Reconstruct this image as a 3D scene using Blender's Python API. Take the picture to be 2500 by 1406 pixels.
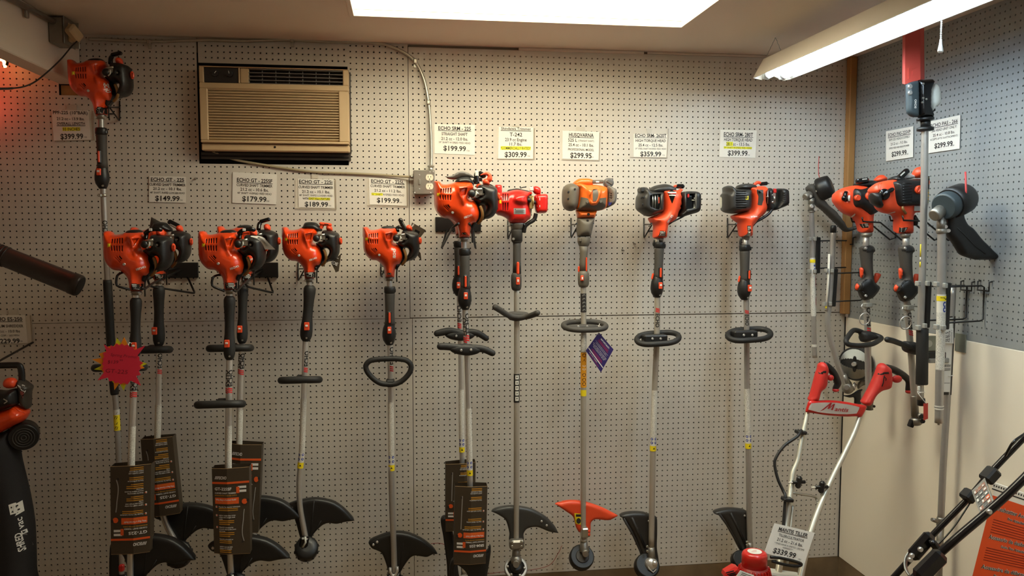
import bpy, bmesh, math, random
import numpy as np
from mathutils import Vector, Matrix, Euler
from mathutils.geometry import delaunay_2d_cdt

# ---------------------------------------------------------------- camera, world, lights, exposure
SC = bpy.context.scene
COL = SC.collection
for _o in list(bpy.data.objects):
    bpy.data.objects.remove(_o, do_unlink=True)
CAMP = np.array([-2.1386, -3.6819, 1.7657])
YAW, PITCH, ROLL, FPX = 0.1338, -0.0705, 0.0007, 1978.3
_f = np.array([math.sin(YAW)*math.cos(PITCH), math.cos(YAW)*math.cos(PITCH), math.sin(PITCH)])
_r = np.array([math.cos(YAW), -math.sin(YAW), 0.0])
_u = np.cross(_r, _f)
CR = math.cos(ROLL)*_r + math.sin(ROLL)*_u
CU = -math.sin(ROLL)*_r + math.cos(ROLL)*_u
CF = _f
cam = bpy.data.cameras.new('camera')
cam.sensor_width = 36.0
cam.lens = FPX*36.0/2500.0
cam.clip_start = 0.02
cam_ob = bpy.data.objects.new('camera', cam)
COL.objects.link(cam_ob)
cam_ob.matrix_world = Matrix(((CR[0], CU[0], -CF[0], CAMP[0]), (CR[1], CU[1], -CF[1], CAMP[1]), (CR[2], CU[2], -CF[2], CAMP[2]), (0, 0, 0, 1)))
SC.camera = cam_ob
SC.view_settings.view_transform = 'Standard'
SC.view_settings.look = 'None'
SC.view_settings.gamma = 1.0
SC.view_settings.use_curve_mapping = False
SC.view_settings.exposure = 0.1
world = bpy.data.worlds.new('world'); SC.world = world
world.use_nodes = True
world.node_tree.nodes['Background'].inputs[0].default_value = (1.0, 0.72, 0.48, 1)
world.node_tree.nodes['Background'].inputs[1].default_value = 0.11
PANEL_GLOW = (1.0, 0.95, 0.72), 12.6       # warm diffuser of the recessed ceiling light
TUBE_GLOW = (0.66, 0.85, 1.0), 25.6       # cool fluorescent tubes
NEON_GLOW = (1.0, 0.07, 0.04), 9.0
FILL_GLOW = (1.0, 0.70, 0.42), 2.4       # unseen fill panels added behind the camera

# ---------------------------------------------------------------- helpers
def ray(px, py):
    return CF + (px-1250.0)/FPX*CR + (703.0-py)/FPX*CU
def W(px, py, d=0.0):
    """point seen at pixel px,py that stands d metres out from the back wall"""
    v = ray(px, py); t = (-d-CAMP[1])/v[1]
    return CAMP+t*v
def V(px, py, X=0.0):
    """point seen at pixel px,py on the upright plane X (the right wall is X = 0)"""
    v = ray(px, py); t = (X-CAMP[0])/v[0]
    return CAMP+t*v
def H(px, py, z):
    v = ray(px, py); t = (z-CAMP[2])/v[2]
    return CAMP+t*v
def mpp(px, d):
    """metres per photo pixel near px at distance d from the wall"""
    return abs(W(px+1, 700, d)[0]-W(px, 700, d)[0])

def lin(c):
    return tuple(((v/255.0)/12.92 if v/255.0 <= .04045 else ((v/255.0+.055)/1.055)**2.4) for v in c)

MATS = {}
def mat(name, rgb, rough=.5, metal=0., var=.06, scale=40., bump=0., bscale=300., coat=0., spec=.5, emit=None, estr=0.):
    if name in MATS: return MATS[name]
    m = bpy.data.materials.new(name); m.use_nodes = True
    nt = m.node_tree; b = nt.nodes['Principled BSDF']
    c = lin(rgb)
    tc = nt.nodes.new('ShaderNodeTexCoord')
    if var > 0:
        n = nt.nodes.new('ShaderNodeTexNoise'); n.inputs['Scale'].default_value = scale; n.inputs['Detail'].default_value = 4
        nt.links.new(tc.outputs['Object'], n.inputs['Vector'])
        r = nt.nodes.new('ShaderNodeMix'); r.data_type = 'RGBA'
        r.inputs[6].default_value = tuple(max(0, v*(1-var)) for v in c)+(1,)
        r.inputs[7].default_value = tuple(min(1, v*(1+var)) for v in c)+(1,)
        nt.links.new(n.outputs['Fac'], r.inputs[0]); nt.links.new(r.outputs[2], b.inputs['Base Color'])
    else:
        b.inputs['Base Color'].default_value = c+(1,)
    b.inputs['Roughness'].default_value = rough
    b.inputs['Metallic'].default_value = metal
    b.inputs['Specular IOR Level'].default_value = spec
    b.inputs['Coat Weight'].default_value = coat
    b.inputs['Coat Roughness'].default_value = .15
    if bump > 0:
        n2 = nt.nodes.new('ShaderNodeTexNoise'); n2.inputs['Scale'].default_value = bscale; n2.inputs['Detail'].default_value = 3
        nt.links.new(tc.outputs['Object'], n2.inputs['Vector'])
        bp = nt.nodes.new('ShaderNodeBump'); bp.inputs['Strength'].default_value = bump; bp.inputs['Distance'].default_value = .002
        nt.links.new(n2.outputs['Fac'], bp.inputs['Height']); nt.links.new(bp.outputs['Normal'], b.inputs['Normal'])
    if emit:
        b.inputs['Emission Color'].default_value = tuple(emit)+(1,); b.inputs['Emission Strength'].default_value = estr
    MATS[name] = m
    return m

class MB:
    """collects geometry in world coordinates for one mesh"""
    def __init__(s): s.v = []; s.f = []; s.sm = []; s.mi = []
    def add(s, vs, fs, smooth=False, mi=0):
        k = len(s.v); s.v.extend([tuple(map(float, p)) for p in vs])
        for f in fs: s.f.append(tuple(i+k for i in f)); s.sm.append(smooth); s.mi.append(mi)
        return s
    def box(s, c, size, rot=None, ch=0.0, mi=0):
        hx, hy, hz = [q/2 for q in size]
        ch = min(ch, hx*.9, hy*.9, hz*.9)
        R = rot if rot is not None else Matrix.Identity(3)
        if ch <= 0:
            vs = [(x*hx, y*hy, z*hz) for x in (-1, 1) for y in (-1, 1) for z in (-1, 1)]
            fs = [(0, 1, 3, 2), (4, 6, 7, 5), (0, 4, 5, 1), (2, 3, 7, 6), (0, 2, 6, 4), (1, 5, 7, 3)]
        else:
            vs = []; idx = {}
            for sx in (-1, 1):
                for sy in (-1, 1):
                    for sz in (-1, 1):
                        for a in range(3):
                            p = [sx*(hx-ch), sy*(hy-ch), sz*(hz-ch)]
                            p[a] = (sx*hx, sy*hy, sz*hz)[a]
                            idx[(sx, sy, sz, a)] = len(vs); vs.append(tuple(p))
            I = idx; fs = []
            for a in range(3):
                b, c2 = [(1, 2), (2, 0), (0, 1)][a]
                for q in (-1, 1):
                    loop = []
                    for (m, n) in ((-1, -1), (1, -1), (1, 1), (-1, 1)):
                        k = [0, 0, 0]; k[a] = q; k[b] = m; k[c2] = n
                        loop.append(I[tuple(k)+(a,)])
                    fs.append(tuple(loop if q > 0 else loop[::-1]))
            for a in range(3):
                b, c2 = [(1, 2), (2, 0), (0, 1)][a]
                for m in (-1, 1):
                    for n in (-1, 1):
                        k1 = [0, 0, 0]; k1[a] = -1; k1[b] = m; k1[c2] = n
                        k2 = list(k1); k2[a] = 1
                        k1, k2 = tuple(k1), tuple(k2)
                        q = (I[k1+(b,)], I[k2+(b,)], I[k2+(c2,)], I[k1+(c2,)])
                        fs.append(q if m*n < 0 else q[::-1])
            for k in [(x, y, z) for x in (-1, 1) for y in (-1, 1) for z in (-1, 1)]:
                t = (I[k+(0,)], I[k+(1,)], I[k+(2,)])
                fs.append(t if k[0]*k[1]*k[2] > 0 else t[::-1])
        c = Vector(c)
        return s.add([R @ Vector(p)+c for p in vs], fs, False, mi)
    def bx(s, a, b, ch=0.0, mi=0):
        a = np.minimum(a, b)*1.0+0; 
        return s
    def tube(s, pts, r, seg=12, caps=True, closed=False, flat=1.0, up=None, mi=0, round_ends=0):
        P = [Vector(p) for p in pts]; n = len(P)
        rs = [r]*n if isinstance(r, (int, float)) else list(r)
        if round_ends and not closed:
            def endcap(p, q, rr):
                dd = (p-q).normalized(); out = []
                for k in range(1, round_ends+1):
                    an = math.pi/2*k/round_ends
                    out.append((p+dd*rr*math.sin(an), max(rr*math.cos(an), rr*.06)))
                return out
            e0 = endcap(P[0], P[1], rs[0]); e1 = endcap(P[-1], P[-2], rs[-1])
            P = [e[0] for e in reversed(e0)]+P+[e[0] for e in e1]
            rs = [e[1] for e in reversed(e0)]+rs+[e[1] for e in e1]; n = len(P)
        tg = []
        for i in range(n):
            a = P[i-1] if (i > 0 or closed) else P[i]
            b = P[(i+1) % n] if (i < n-1 or closed) else P[i]
            t = (b-a)
            tg.append(t.normalized() if t.length > 1e-9 else Vector((0, 0, 1)))
        ref = Vector(up) if up is not None else (Vector((0, 1, 0)) if abs(tg[0].y) < .9 else Vector((1, 0, 0)))
        vs = []
        nrm = (ref-tg[0]*ref.dot(tg[0])).normalized()
        for i in range(n):
            if up is not None:
                q = Vector(up)-tg[i]*Vector(up).dot(tg[i])
                if q.length > 1e-4: nrm = q.normalized()
            else:
                nrm = (nrm-tg[i]*nrm.dot(tg[i])); nrm = nrm.normalized() if nrm.length > 1e-6 else Vector((1, 0, 0))
            bi = tg[i].cross(nrm)
            for k in range(seg):
                an = 2*math.pi*k/seg
                vs.append(P[i]+(nrm*math.cos(an)*flat+bi*math.sin(an))*rs[i])
        fs = []
        m = n if closed else n-1
        for i in range(m):
            j = (i+1) % n
            for k in range(seg):
                k2 = (k+1) % seg
                fs.append((i*seg+k, i*seg+k2, j*seg+k2, j*seg+k))
        s.add(vs, fs, True, mi)
        if caps and not closed:
            k0 = len(s.v)-n*seg
            s.f.append(tuple(k0+k for k in range(seg))[::-1]); s.sm.append(False); s.mi.append(mi)
            s.f.append(tuple(k0+(n-1)*seg+k for k in range(seg))); s.sm.append(False); s.mi.append(mi)
        return s
    def cyl(s, a, b, r, r2=None, seg=16, mi=0):
        return s.tube([a, b], [r, r if r2 is None else r2], seg, mi=mi)
    def ball(s, c, r, seg=14, rings=9, sc=(1, 1, 1), mi=0):
        c = np.array(c); vs = []; fs = []
        for i in range(rings+1):
            th = math.pi*i/rings
            for k in range(seg):
                ph = 2*math.pi*k/seg
                vs.append(c+r*np.array([math.sin(th)*math.cos(ph)*sc[0], math.sin(th)*math.sin(ph)*sc[1], math.cos(th)*sc[2]]))
        for i in range(rings):
            for k in range(seg):
                fs.append((i*seg+k, (i+1)*seg+k, (i+1)*seg+(k+1) % seg, i*seg+(k+1) % seg))
        return s.add(vs, fs, True, mi)
    def hexa(s, fr, bk, mi=0):
        """solid from a front quad and a back quad (matching corner order)"""
        return s.add(list(fr)+list(bk), [(0, 1, 2, 3), (7, 6, 5, 4), (0, 4, 5, 1), (1, 5, 6, 2), (2, 6, 7, 3), (3, 7, 4, 0)], False, mi)
    def quad(s, a, b, c, d, mi=0): return s.add([a, b, c, d], [(0, 1, 2, 3)], False, mi)

KEY = random.Random(7)
def tidy(me):
    bm = bmesh.new(); bm.from_mesh(me)
    bmesh.ops.recalc_face_normals(bm, faces=bm.faces)
    bm.to_mesh(me); bm.free()
def make(name, mb, m, parent=None, loc=None, recalc=True, label=None):
    """link one mesh object; geometry comes in world coordinates"""
    if parent is not None:
        o3 = np.array(parent['_o']) if '_o' in parent else np.zeros(3)
    else:
        o3 = np.array(loc) if loc is not None else np.zeros(3)
    me = bpy.data.meshes.new(name)
    vv = np.array(mb.v, float).reshape(-1, 3)-o3
    me.from_pydata(vv.tolist(), [], mb.f)
    me.polygons.foreach_set('use_smooth', mb.sm)
    if any(mb.mi): me.polygons.foreach_set('material_index', mb.mi)
    if recalc: tidy(me)
    for q in (m if isinstance(m, (list, tuple)) else [m]): me.materials.append(q)
    me.update()
    o = bpy.data.objects.new(name, me); COL.objects.link(o)
    if parent is not None: o.parent = parent; o['_o'] = [0., 0., 0.]; o['_o'] = list(map(float, o3))
    else: o.location = o3; o['_o'] = list(map(float, o3))
    if label: o['label'] = label
    return o
def thing(name, label, cat, loc, group=None):
    e = bpy.data.objects.new(name, None); COL.objects.link(e)
    e.empty_display_size = .05
    e.location = loc; e['_o'] = list(map(float, loc))
    e['label'] = label; e['category'] = cat
    if group: e['group'] = group
    return e
def tag(o, label, cat, group=None):
    o['label'] = label; o['category'] = cat
    if group: o['group'] = group
    return o
def struct(o): o['kind'] = 'structure'; return o

# --- smooth outlines and inflated shells -----------------------------------------------------
def smooth_loop(pts, step, closed=True):
    """Catmull-Rom through pts; a third value marks a sharp corner"""
    P = [np.array(p[:2], float) for p in pts]; sharp = [len(p) > 2 and bool(p[2]) for p in pts]
    n = len(P); out = []
    for i in range(n if closed else n-1):
        p1, p2 = P[i], P[(i+1) % n]
        p0 = P[i-1] if (i > 0 or closed) else p1
        p3 = P[(i+2) % n] if (i+2 < n or closed) else p2
        L = np.linalg.norm(p2-p1); k = max(1, int(round(L/step)))
        m1 = (p2-p0)/2 if not sharp[i] else (p2-p1)
        m2 = (p3-p1)/2 if not sharp[(i+1) % n] else (p2-p1)
        # keep tangents from overshooting
        for m in (m1, m2):
            l = np.linalg.norm(m)
            if l > L > 0: m *= L/l
        for j in range(k):
            t = j/k
            out.append((2*t**3-3*t*t+1)*p1+(t**3-2*t*t+t)*m1+(-2*t**3+3*t*t)*p2+(t**3-t*t)*m2)
    if not closed: out.append(P[-1])
    return np.array(out)
def inside(poly, Q):
    x, y = Q[:, 0], Q[:, 1]; r = np.zeros(len(Q), bool)
    a = poly; b = np.roll(poly, -1, 0)
    for (x1, y1), (x2, y2) in zip(a, b):
        c = (y1 > y) != (y2 > y)
        if c.any():
            xx = (x2-x1)*(y-y1)/((y2-y1) if y2 != y1 else 1e-12)+x1
            r ^= c & (x < xx)
    return r
def dist(poly, Q):
    d = np.full(len(Q), 1e9)
    a = poly; b = np.roll(poly, -1, 0)
    for p, q in zip(a, b):
        v = q-p; L = (v*v).sum()+1e-15
        t = np.clip(((Q-p)@v)/L, 0, 1)
        dd = Q-(p+t[:, None]*v)
        d = np.minimum(d, np.sqrt((dd*dd).sum(1)))
    return d
def rad2(n): return None

class Shell:
    """closed solid over an outline: front swells by tf, back by tb, edge rounding radius R (metres).
    loop: outline (x,z) in metres on the upright plane y=-d;  bumps: (poly, height, blend); cuts: (poly, depth)"""
    def __init__(s, loop, d, tf, tb, R, step=.006, bumps=(), cuts=(), tilt=None):
        s.loop = loop; s.d = d; s.tf = tf; s.tb = tb; s.R = R; s.bumps = bumps; s.cuts = cuts; s.tilt = tilt
        lo, hi = loop.min(0), loop.max(0)
        g = max(step*1.25, math.sqrt((hi[0]-lo[0])*(hi[1]-lo[1])/1500.0))
        xs = np.arange(lo[0]+g*.5, hi[0], g); zs = np.arange(lo[1]+g*.5, hi[1], g)
        G = np.array([(x+(g*.25 if j % 2 else -g*.25), z) for j, z in enumerate(zs) for x in xs]) if len(xs) and len(zs) else np.zeros((0, 2))
        ring = []
        nx = np.roll(loop, -1, 0)-np.roll(loop, 1, 0)
        nl = np.linalg.norm(nx, axis=1)+1e-12
        nrm = np.stack([-nx[:, 1]/nl, nx[:, 0]/nl], 1)
        area = .5*np.sum(loop[:, 0]*np.roll(loop[:, 1], -1)-np.roll(loop[:, 0], -1)*loop[:, 1])
        if area < 0: nrm = -nrm
        for k, fr in enumerate((.06, .22, .5)):
            off = R*fr; q = loop+nrm*off
            if k == 1 and off < g*.4: continue
            if k == 2 and off < g*.9: continue
            keep = inside(loop, q)
            dq = dist(loop, q)
            keep &= dq > off*.85
            ring.append(q[keep])
        ringa = np.concatenate(ring) if ring else np.zeros((0, 2))
        if len(G):
            G = G[inside(loop, G)]
            if len(G):
                G = G[dist(loop, G) > max(R*.22, g*.5)]
        pts = [tuple(p) for p in loop]; n = len(pts)
        edges = [(i, (i+1) % n) for i in range(n)]
        def addloop(q):
            k = len(pts)
            for p in q: pts.append(tuple(p))
            m = len(q)
            edges.extend((k+i, k+(i+1) % m) for i in range(m))
        s.inner = []; s.ncut = len([c for c in cuts if len(c) < 3])
        for c in cuts:
            po = c[0]; cen = po.mean(0)
            e = min(.0012, .25*np.min(po.max(0)-po.min(0)))
            nx = np.roll(po, -1, 0)-np.roll(po, 1, 0); l = np.linalg.norm(nx, axis=1)+1e-12
            nn = np.stack([-nx[:, 1]/l, nx[:, 0]/l], 1)
            ar = .5*np.sum(po[:, 0]*np.roll(po[:, 1], -1)-np.roll(po[:, 0], -1)*po[:, 1])
            if ar < 0: nn = -nn
            pi = po+nn*e
            s.inner.append((pi+nn*-e*.3, c[1], pi))
            addloop(po); addloop(pi)
        free = np.concatenate([ringa, G]) if len(G) else ringa
        for c in cuts:
            if len(free): free = free[~((dist(c[0], free) < .0012))]
        for p in free: pts.append(tuple(p))
        res = delaunay_2d_cdt([Vector(p) for p in pts], edges, [], 1, 1e-7)
        q = np.array([(p.x, p.y) for p in res[0]]); tris = [tuple(t) for t in res[2]]
        db = dist(loop, q)
        s.q = q; s.tris = tris; s.onb = db < 1e-6
        s.hf = s._h(q, db)
        rr = np.clip(db/R, 0, 1); s.hb = tb*np.sqrt(np.maximum(0, 1-(1-rr)**2))
    def _h(s, q, db=None):
        if db is None: db = np.where(inside(s.loop, q), dist(s.loop, q), 0.)
        rr = np.clip(db/s.R, 0, 1)
        h = s.tf*np.sqrt(np.maximum(0, 1-(1-rr)**2))
        for po, hh, bl in s.bumps:
            w = np.where(inside(po, q), np.clip(dist(po, q)/bl, 0, 1), 0.)
            w = w*w*(3-2*w)
            h = h+hh*w
        for po, dep, _ in s.inner:
            h = h-np.where(inside(po, q), dep, 0.)
        return h
    def slide(s, q):
        """move points of the mid plane onto the front surface along the line of sight"""
        q = np.asarray(q, float); r = q.copy()
        for _ in range(4):
            h = s._h(r); t = (-(s.d+h)-CAMP[1])/(-s.d-CAMP[1])
            r = np.stack([CAMP[0]+t*(q[:, 0]-CAMP[0]), CAMP[2]+t*(q[:, 1]-CAMP[2])], 1)
        return r
    def hit(s, px, py, tr=None, lift=0.):
        if tr is not None: px, py = tr(px, py)
        w = W(px, py, s.d); r = s.slide([[w[0], w[2]]])[0]
        return np.array([r[0], s.y(r[0], r[1], lift), r[1]])
    def y(s, x, z, lift=0.):
        h = s._h(np.array([[x, z]]))[0]
        return -(s.d+h+lift)
    def put(s, mb, mi=0, cut_mi=None):
        n = len(s.q)
        fv = [(x, -(s.d+h), z) for (x, z), h in zip(s.q, s.hf)]
        bi = {}; bv = []
        for i in range(n):
            if s.onb[i]: bi[i] = i
            else: bi[i] = n+len(bv); bv.append((s.q[i][0], -s.d+s.hb[i], s.q[i][1]))
        k = len(mb.v); mb.v.extend(fv); mb.v.extend(bv)
        cen = np.array([s.q[list(t)].mean(0) for t in s.tris])
        cm = np.zeros(len(cen), bool)
        if cut_mi is not None:
            for po, dep, pi in s.inner[:s.ncut]: cm |= inside(pi, cen)
        for t, c in zip(s.tris, cm):
            mb.f.append(tuple(i+k for i in t)); mb.sm.append(True); mb.mi.append(cut_mi if c else mi)
            mb.f.append(tuple(bi[i]+k for i in t)[::-1]); mb.sm.append(True); mb.mi.append(mi)
        return mb

def XZ(pts, d, tr=None):
    """pixel outline -> (x,z) metres on the upright plane d; keeps corner marks"""
    out = []
    for p in pts:
        a, b = (p[0], p[1]) if tr is None else tr(p[0], p[1])
        w = W(a, b, d); out.append((w[0], w[2])+tuple(p[2:3]))
    return out
def shell(pts, d, tf, tb=None, R=None, tr=None, step=.006, bumps=(), cuts=(), smooth=True):
    q = XZ(pts, d, tr)
    lp = smooth_loop(q, step) if smooth else smooth_loop([p[:2]+(1,) for p in q], step)
    def pl(c):
        z = XZ(c, d, tr); return smooth_loop([p[:2]+(1,) for p in z], .05) if len(c) <= 8 else np.array([p[:2] for p in z])
    z = Shell.__new__(Shell); z.loop = lp; z.d = d; z.tf = tf; z.R = min(tf, .03) if R is None else R; z.bumps = (); z.inner = []
    B = [(z.slide(smooth_loop(XZ(b[0], d, tr), .01)), b[1], b[2]) for b in bumps]
    z.bumps = B
    C = [(z.slide(pl(c[0])),)+tuple(c[1:]) for c in cuts]
    return Shell(lp, d, tf, tf if tb is None else tb, min(tf, .03) if R is None else R, step, B, C)
def drape(mb, sh, pts, tr=None, lift=.0006, step=.012, mi=0, smooth=False, thick=0.):
    """thin film (print, sticker) lying on a shell"""
    z = XZ(pts, sh.d, tr)
    lp = smooth_loop(z if smooth else [p[:2]+(1,) for p in z], step)
    n = len(lp); lo, hi = lp.min(0), lp.max(0); g = max(step*.5, .003)
    G = np.array([(x, y) for x in np.arange(lo[0]+g/2, hi[0], g) for y in np.arange(lo[1]+g/2, hi[1], g)]).reshape(-1, 2)
    if len(G): G = G[inside(lp, G)]
    if len(G): G = G[dist(lp, G) > g*.3]
    r = delaunay_2d_cdt([Vector(p) for p in lp]+[Vector(p) for p in G], [(i, (i+1) % n) for i in range(n)], [], 1, 1e-7)
    q = sh.slide(np.array([(p.x, p.y) for p in r[0]]))
    h = sh._h(q)
    mb.add([(x, -(sh.d+hh+lift), zz) for (x, zz), hh in zip(q, h)], [tuple(t) for t in r[2]], True, mi)
    return mb
def screw_on(mb, sh, px, py, r, tr=None, mi=0, hgt=.003):
    return screw(mb, sh.hit(px, py, tr), r, hgt, mi)
def screw(mb, c, r, hgt=.003, mi=0, nrm=(0, -1, 0)):
    c = Vector(c); n = Vector(nrm)
    mb.tube([c+n*-.004, c+n*hgt*.6, c+n*hgt], [r, r, r*.75], 12, mi=mi)
    return mb

# --- lettering -------------------------------------------------------------------------------
_TX = {}
def glyphs(txt, bold=0.0, shear=0.0):
    k = (txt, bold, shear)
    if k in _TX: return _TX[k]
    cu = bpy.data.curves.new('lettering', 'FONT'); cu.body = txt; cu.size = 1.0; cu.resolution_u = 2
    cu.offset = bold; cu.shear = shear
    ob = bpy.data.objects.new('lettering', cu)
    me = ob.to_mesh()
    v = np.array([p.co[:2] for p in me.vertices]).reshape(-1, 2); f = [tuple(p.vertices) for p in me.polygons]
    ob.to_mesh_clear()
    bpy.data.objects.remove(ob); bpy.data.curves.remove(cu)
    if len(v):
        x0, x1 = v[:, 0].min(), v[:, 0].max()
    else: x0 = x1 = 0
    _TX[k] = (v, f, x0, x1)
    return _TX[k]
def letters(mb, fn, txt, cx, cy, h, bold=.012, width=None, align='c', shear=0., mi=0, shift=0):
    """set txt with cap height h centred at (cx,cy) in the flat frame that fn(u,v) maps to the world; width fits it"""
    v, f, x0, x1 = glyphs(txt, bold, shear)
    if not len(v): return mb
    s = h/.73
    sx = s if width is None else width/(x1-x0)
    w = (x1-x0)*sx
    ox = cx-w/2 if align == 'c' else (cx if align == 'l' else cx-w)
    P = [fn(ox+(p[0]-x0)*sx, cy-h/2+p[1]*s) for p in v]
    mb.add(P, f, False, mi)
    return mb
class Sheet:
    """flat quad frame: u right 0..1, v up 0..1 ; corners TL,TR,BR,BL in the world"""
    def __init__(s, tl, tr, br, bl, lift=.0008):
        s.c = [np.array(q, float) for q in (tl, tr, br, bl)]
        n = np.cross(s.c[1]-s.c[3], s.c[0]-s.c[2]); n = n/np.linalg.norm(n)
        mid = sum(s.c)/4
        if np.dot(n, CAMP-mid) < 0: n = -n
        s.n = n; s.lift = lift
        s.w = (np.linalg.norm(s.c[1]-s.c[0])+np.linalg.norm(s.c[2]-s.c[3]))/2
        s.h = (np.linalg.norm(s.c[3]-s.c[0])+np.linalg.norm(s.c[2]-s.c[1]))/2
    def at(s, u, v, lift=None):
        tl, tr, br, bl = s.c
        p = (tl*(1-u)+tr*u)*v+(bl*(1-u)+br*u)*(1-v)
        return p+s.n*(s.lift if lift is None else lift)
    def fn(s, flip=False):
        # metres frame, origin at the lower left corner
        if flip: return lambda x, y: s.at(1-x/s.w, 1-y/s.h)
        return lambda x, y: s.at(x/s.w, y/s.h)
    def slab(s, mb, th, mi=0):
        fr = [s.at(0, 1, 0), s.at(1, 1, 0), s.at(1, 0, 0), s.at(0, 0, 0)]
        return mb.hexa(fr, [p-s.n*th for p in fr], mi)
    def rect(s, mb, u0, v0, u1, v1, lift=None, mi=0, flip=False):
        if flip: u0, v0, u1, v1 = 1-u1, 1-v1, 1-u0, 1-v0
        return mb.quad(s.at(u0, v0, lift), s.at(u1, v0, lift), s.at(u1, v1, lift), s.at(u0, v1, lift), mi)
def bez(pts, n=8):
    """smooth open 3-D path through pts"""
    P = [np.array(p, float) for p in pts]; out = []
    for i in range(len(P)-1):
        p1, p2 = P[i], P[i+1]; p0 = P[i-1] if i else p1*2-p2; p3 = P[i+2] if i+2 < len(P) else p2*2-p1
        for j in range(n):
            t = j/n
            out.append(.5*((2*p1)+(-p0+p2)*t+(2*p0-5*p1+4*p2-p3)*t*t+(-p0+3*p1-3*p2+p3)*t**3))
    out.append(P[-1]); return out
def path(pp, d, n=8):
    """smooth path from (px,py[,depth]) pixels"""
    return bez([W(p[0], p[1], p[2] if len(p) > 2 else d) for p in pp], n)
# ---------------------------------------------------------------- materials
IN = .0254
ZF, ZB = 0.0, .15                       # floor, foot of the wall boards (top of the concrete kerb)
ZS, ZC = ZB+48*IN, ZB+96*IN             # seam between board rows, ceiling
M_board = mat('painted_pegboard', (205, 198, 186), .55, var=.035, scale=6, bump=.05, bscale=500)
M_board2 = mat('grey_painted_pegboard', (150, 153, 152), .5, var=.035, scale=6, bump=.05, bscale=500)
M_boarde = mat('board_edge', (150, 118, 84), .8)
M_dark = mat('wall_void', (26, 19, 14), .9, var=.2, scale=8)
M_stud = mat('furring_strip', (150, 135, 118), .8)
M_ceil = mat('ceiling_paint', (224, 210, 192), .8, var=.03, scale=3, bump=.1, bscale=60)
M_white = mat('white_wallboard', (243, 233, 214), .42, var=.04, scale=2.5)
M_conc = mat('stained_concrete', (122, 101, 72), .9, var=.45, scale=9, bump=.6, bscale=45)
M_wood = mat('pine_post', (176, 128, 74), .6, var=.22, scale=7)
M_black = mat('black_plastic', (27, 26, 25), .42, var=.12, scale=60, bump=.06)
M_rub = mat('black_rubber', (33, 31, 29), .6, var=.12, scale=50, bump=.1, bscale=700)
M_grip = mat('charcoal_grip', (66, 62, 57), .65, var=.1, scale=60, bump=.15, bscale=900)
M_gloss = mat('glossy_black', (16, 15, 15), .2, var=.05)
M_wire = mat('black_wire', (24, 21, 19), .4)
M_orange = mat('orange_casing', (226, 66, 16), .28, var=.05, scale=20, coat=.4)
M_orange2 = mat('orange_plastic', (234, 78, 40), .4, var=.05)
M_amber = mat('husky_orange_casing', (238, 108, 34), .32, var=.05, scale=20, coat=.3)
M_red = mat('red_casing', (204, 34, 26), .3, var=.05, scale=20, coat=.4)
M_chrome = mat('polished_tube', (214, 212, 208), .3, .72, var=.05, scale=30)
M_alu = mat('aluminium_tube', (178, 174, 168), .38, .6, var=.08, scale=30)
M_silverp = mat('silver_painted_tube', (178, 170, 156), .42, .35, var=.05)
M_steel = mat('zinc_steel', (190, 188, 178), .32, .9, var=.1, scale=30)
M_cast = mat('cast_metal', (150, 145, 136), .45, .8, var=.12, scale=50, bump=.15)
M_yellow = mat('yellow_sticker', (246, 220, 30), .5)
M_label = mat('white_label', (226, 222, 210), .5, var=.02)
M_paper = mat('white_card', (232, 228, 218), .6, var=.015)
M_ink = mat('black_ink', (40, 36, 34), .7, var=0)
M_hi = mat('yellow_marker', (240, 236, 40), .6, var=0)
M_wprint = mat('white_print', (232, 228, 220), .6, var=0)
M_oprint = mat('orange_print', (232, 92, 30), .6, var=0)
M_yprint = mat('amber_print', (214, 150, 40), .6, var=0)
M_redprint = mat('red_print', (214, 40, 40), .6, var=0)
M_bluep = mat('blue_print', (34, 62, 150), .6, var=0)
M_brown = mat('brown_carton', (66, 54, 38), .55, var=.06, scale=20)
M_kraft = mat('carton_edge', (168, 138, 96), .8, var=.1)
M_clear = mat('clear_plastic_sleeve', (214, 206, 190), .25, var=.02)
M_tan = mat('tan_plastic', (196, 168, 128), .5, var=.03)
M_brownp = mat('smoked_plastic', (58, 52, 46), .4, var=.1)
M_clip = mat('grey_clip', (160, 158, 150), .5, .2)
M_milk = mat('milky_plastic', (206, 206, 196), .45, var=.03)

def small_print(name, base, ink, rows=520., dens=.62):
    """flat label print too fine to read: broken dark lines across the label (procedural)"""
    m = bpy.data.materials.new(name); m.use_nodes = True; nt = m.node_tree; b = nt.nodes['Principled BSDF']
    tc = nt.nodes.new('ShaderNodeTexCoord'); mp = nt.nodes.new('ShaderNodeMapping')
    nt.links.new(tc.outputs['Object'], mp.inputs['Vector'])
    mp.inputs['Scale'].default_value = (420, 420, rows)
    n = nt.nodes.new('ShaderNodeTexNoise'); n.inputs['Scale'].default_value = 1.0; n.inputs['Detail'].default_value = 1
    nt.links.new(mp.outputs['Vector'], n.inputs['Vector'])
    cr = nt.nodes.new('ShaderNodeValToRGB'); cr.color_ramp.elements[0].position = dens-.09; cr.color_ramp.elements[1].position = dens
    cr.color_ramp.elements[0].color = lin(base)+(1,); cr.color_ramp.elements[1].color = lin(ink)+(1,)
    nt.links.new(n.outputs['Fac'], cr.inputs['Fac']); nt.links.new(cr.outputs['Color'], b.inputs['Base Color'])
    b.inputs['Roughness'].default_value = .5
    return m
M_fine = small_print('fine_printed_label', (226, 222, 210), (158, 154, 145), 900., .60)

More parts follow.
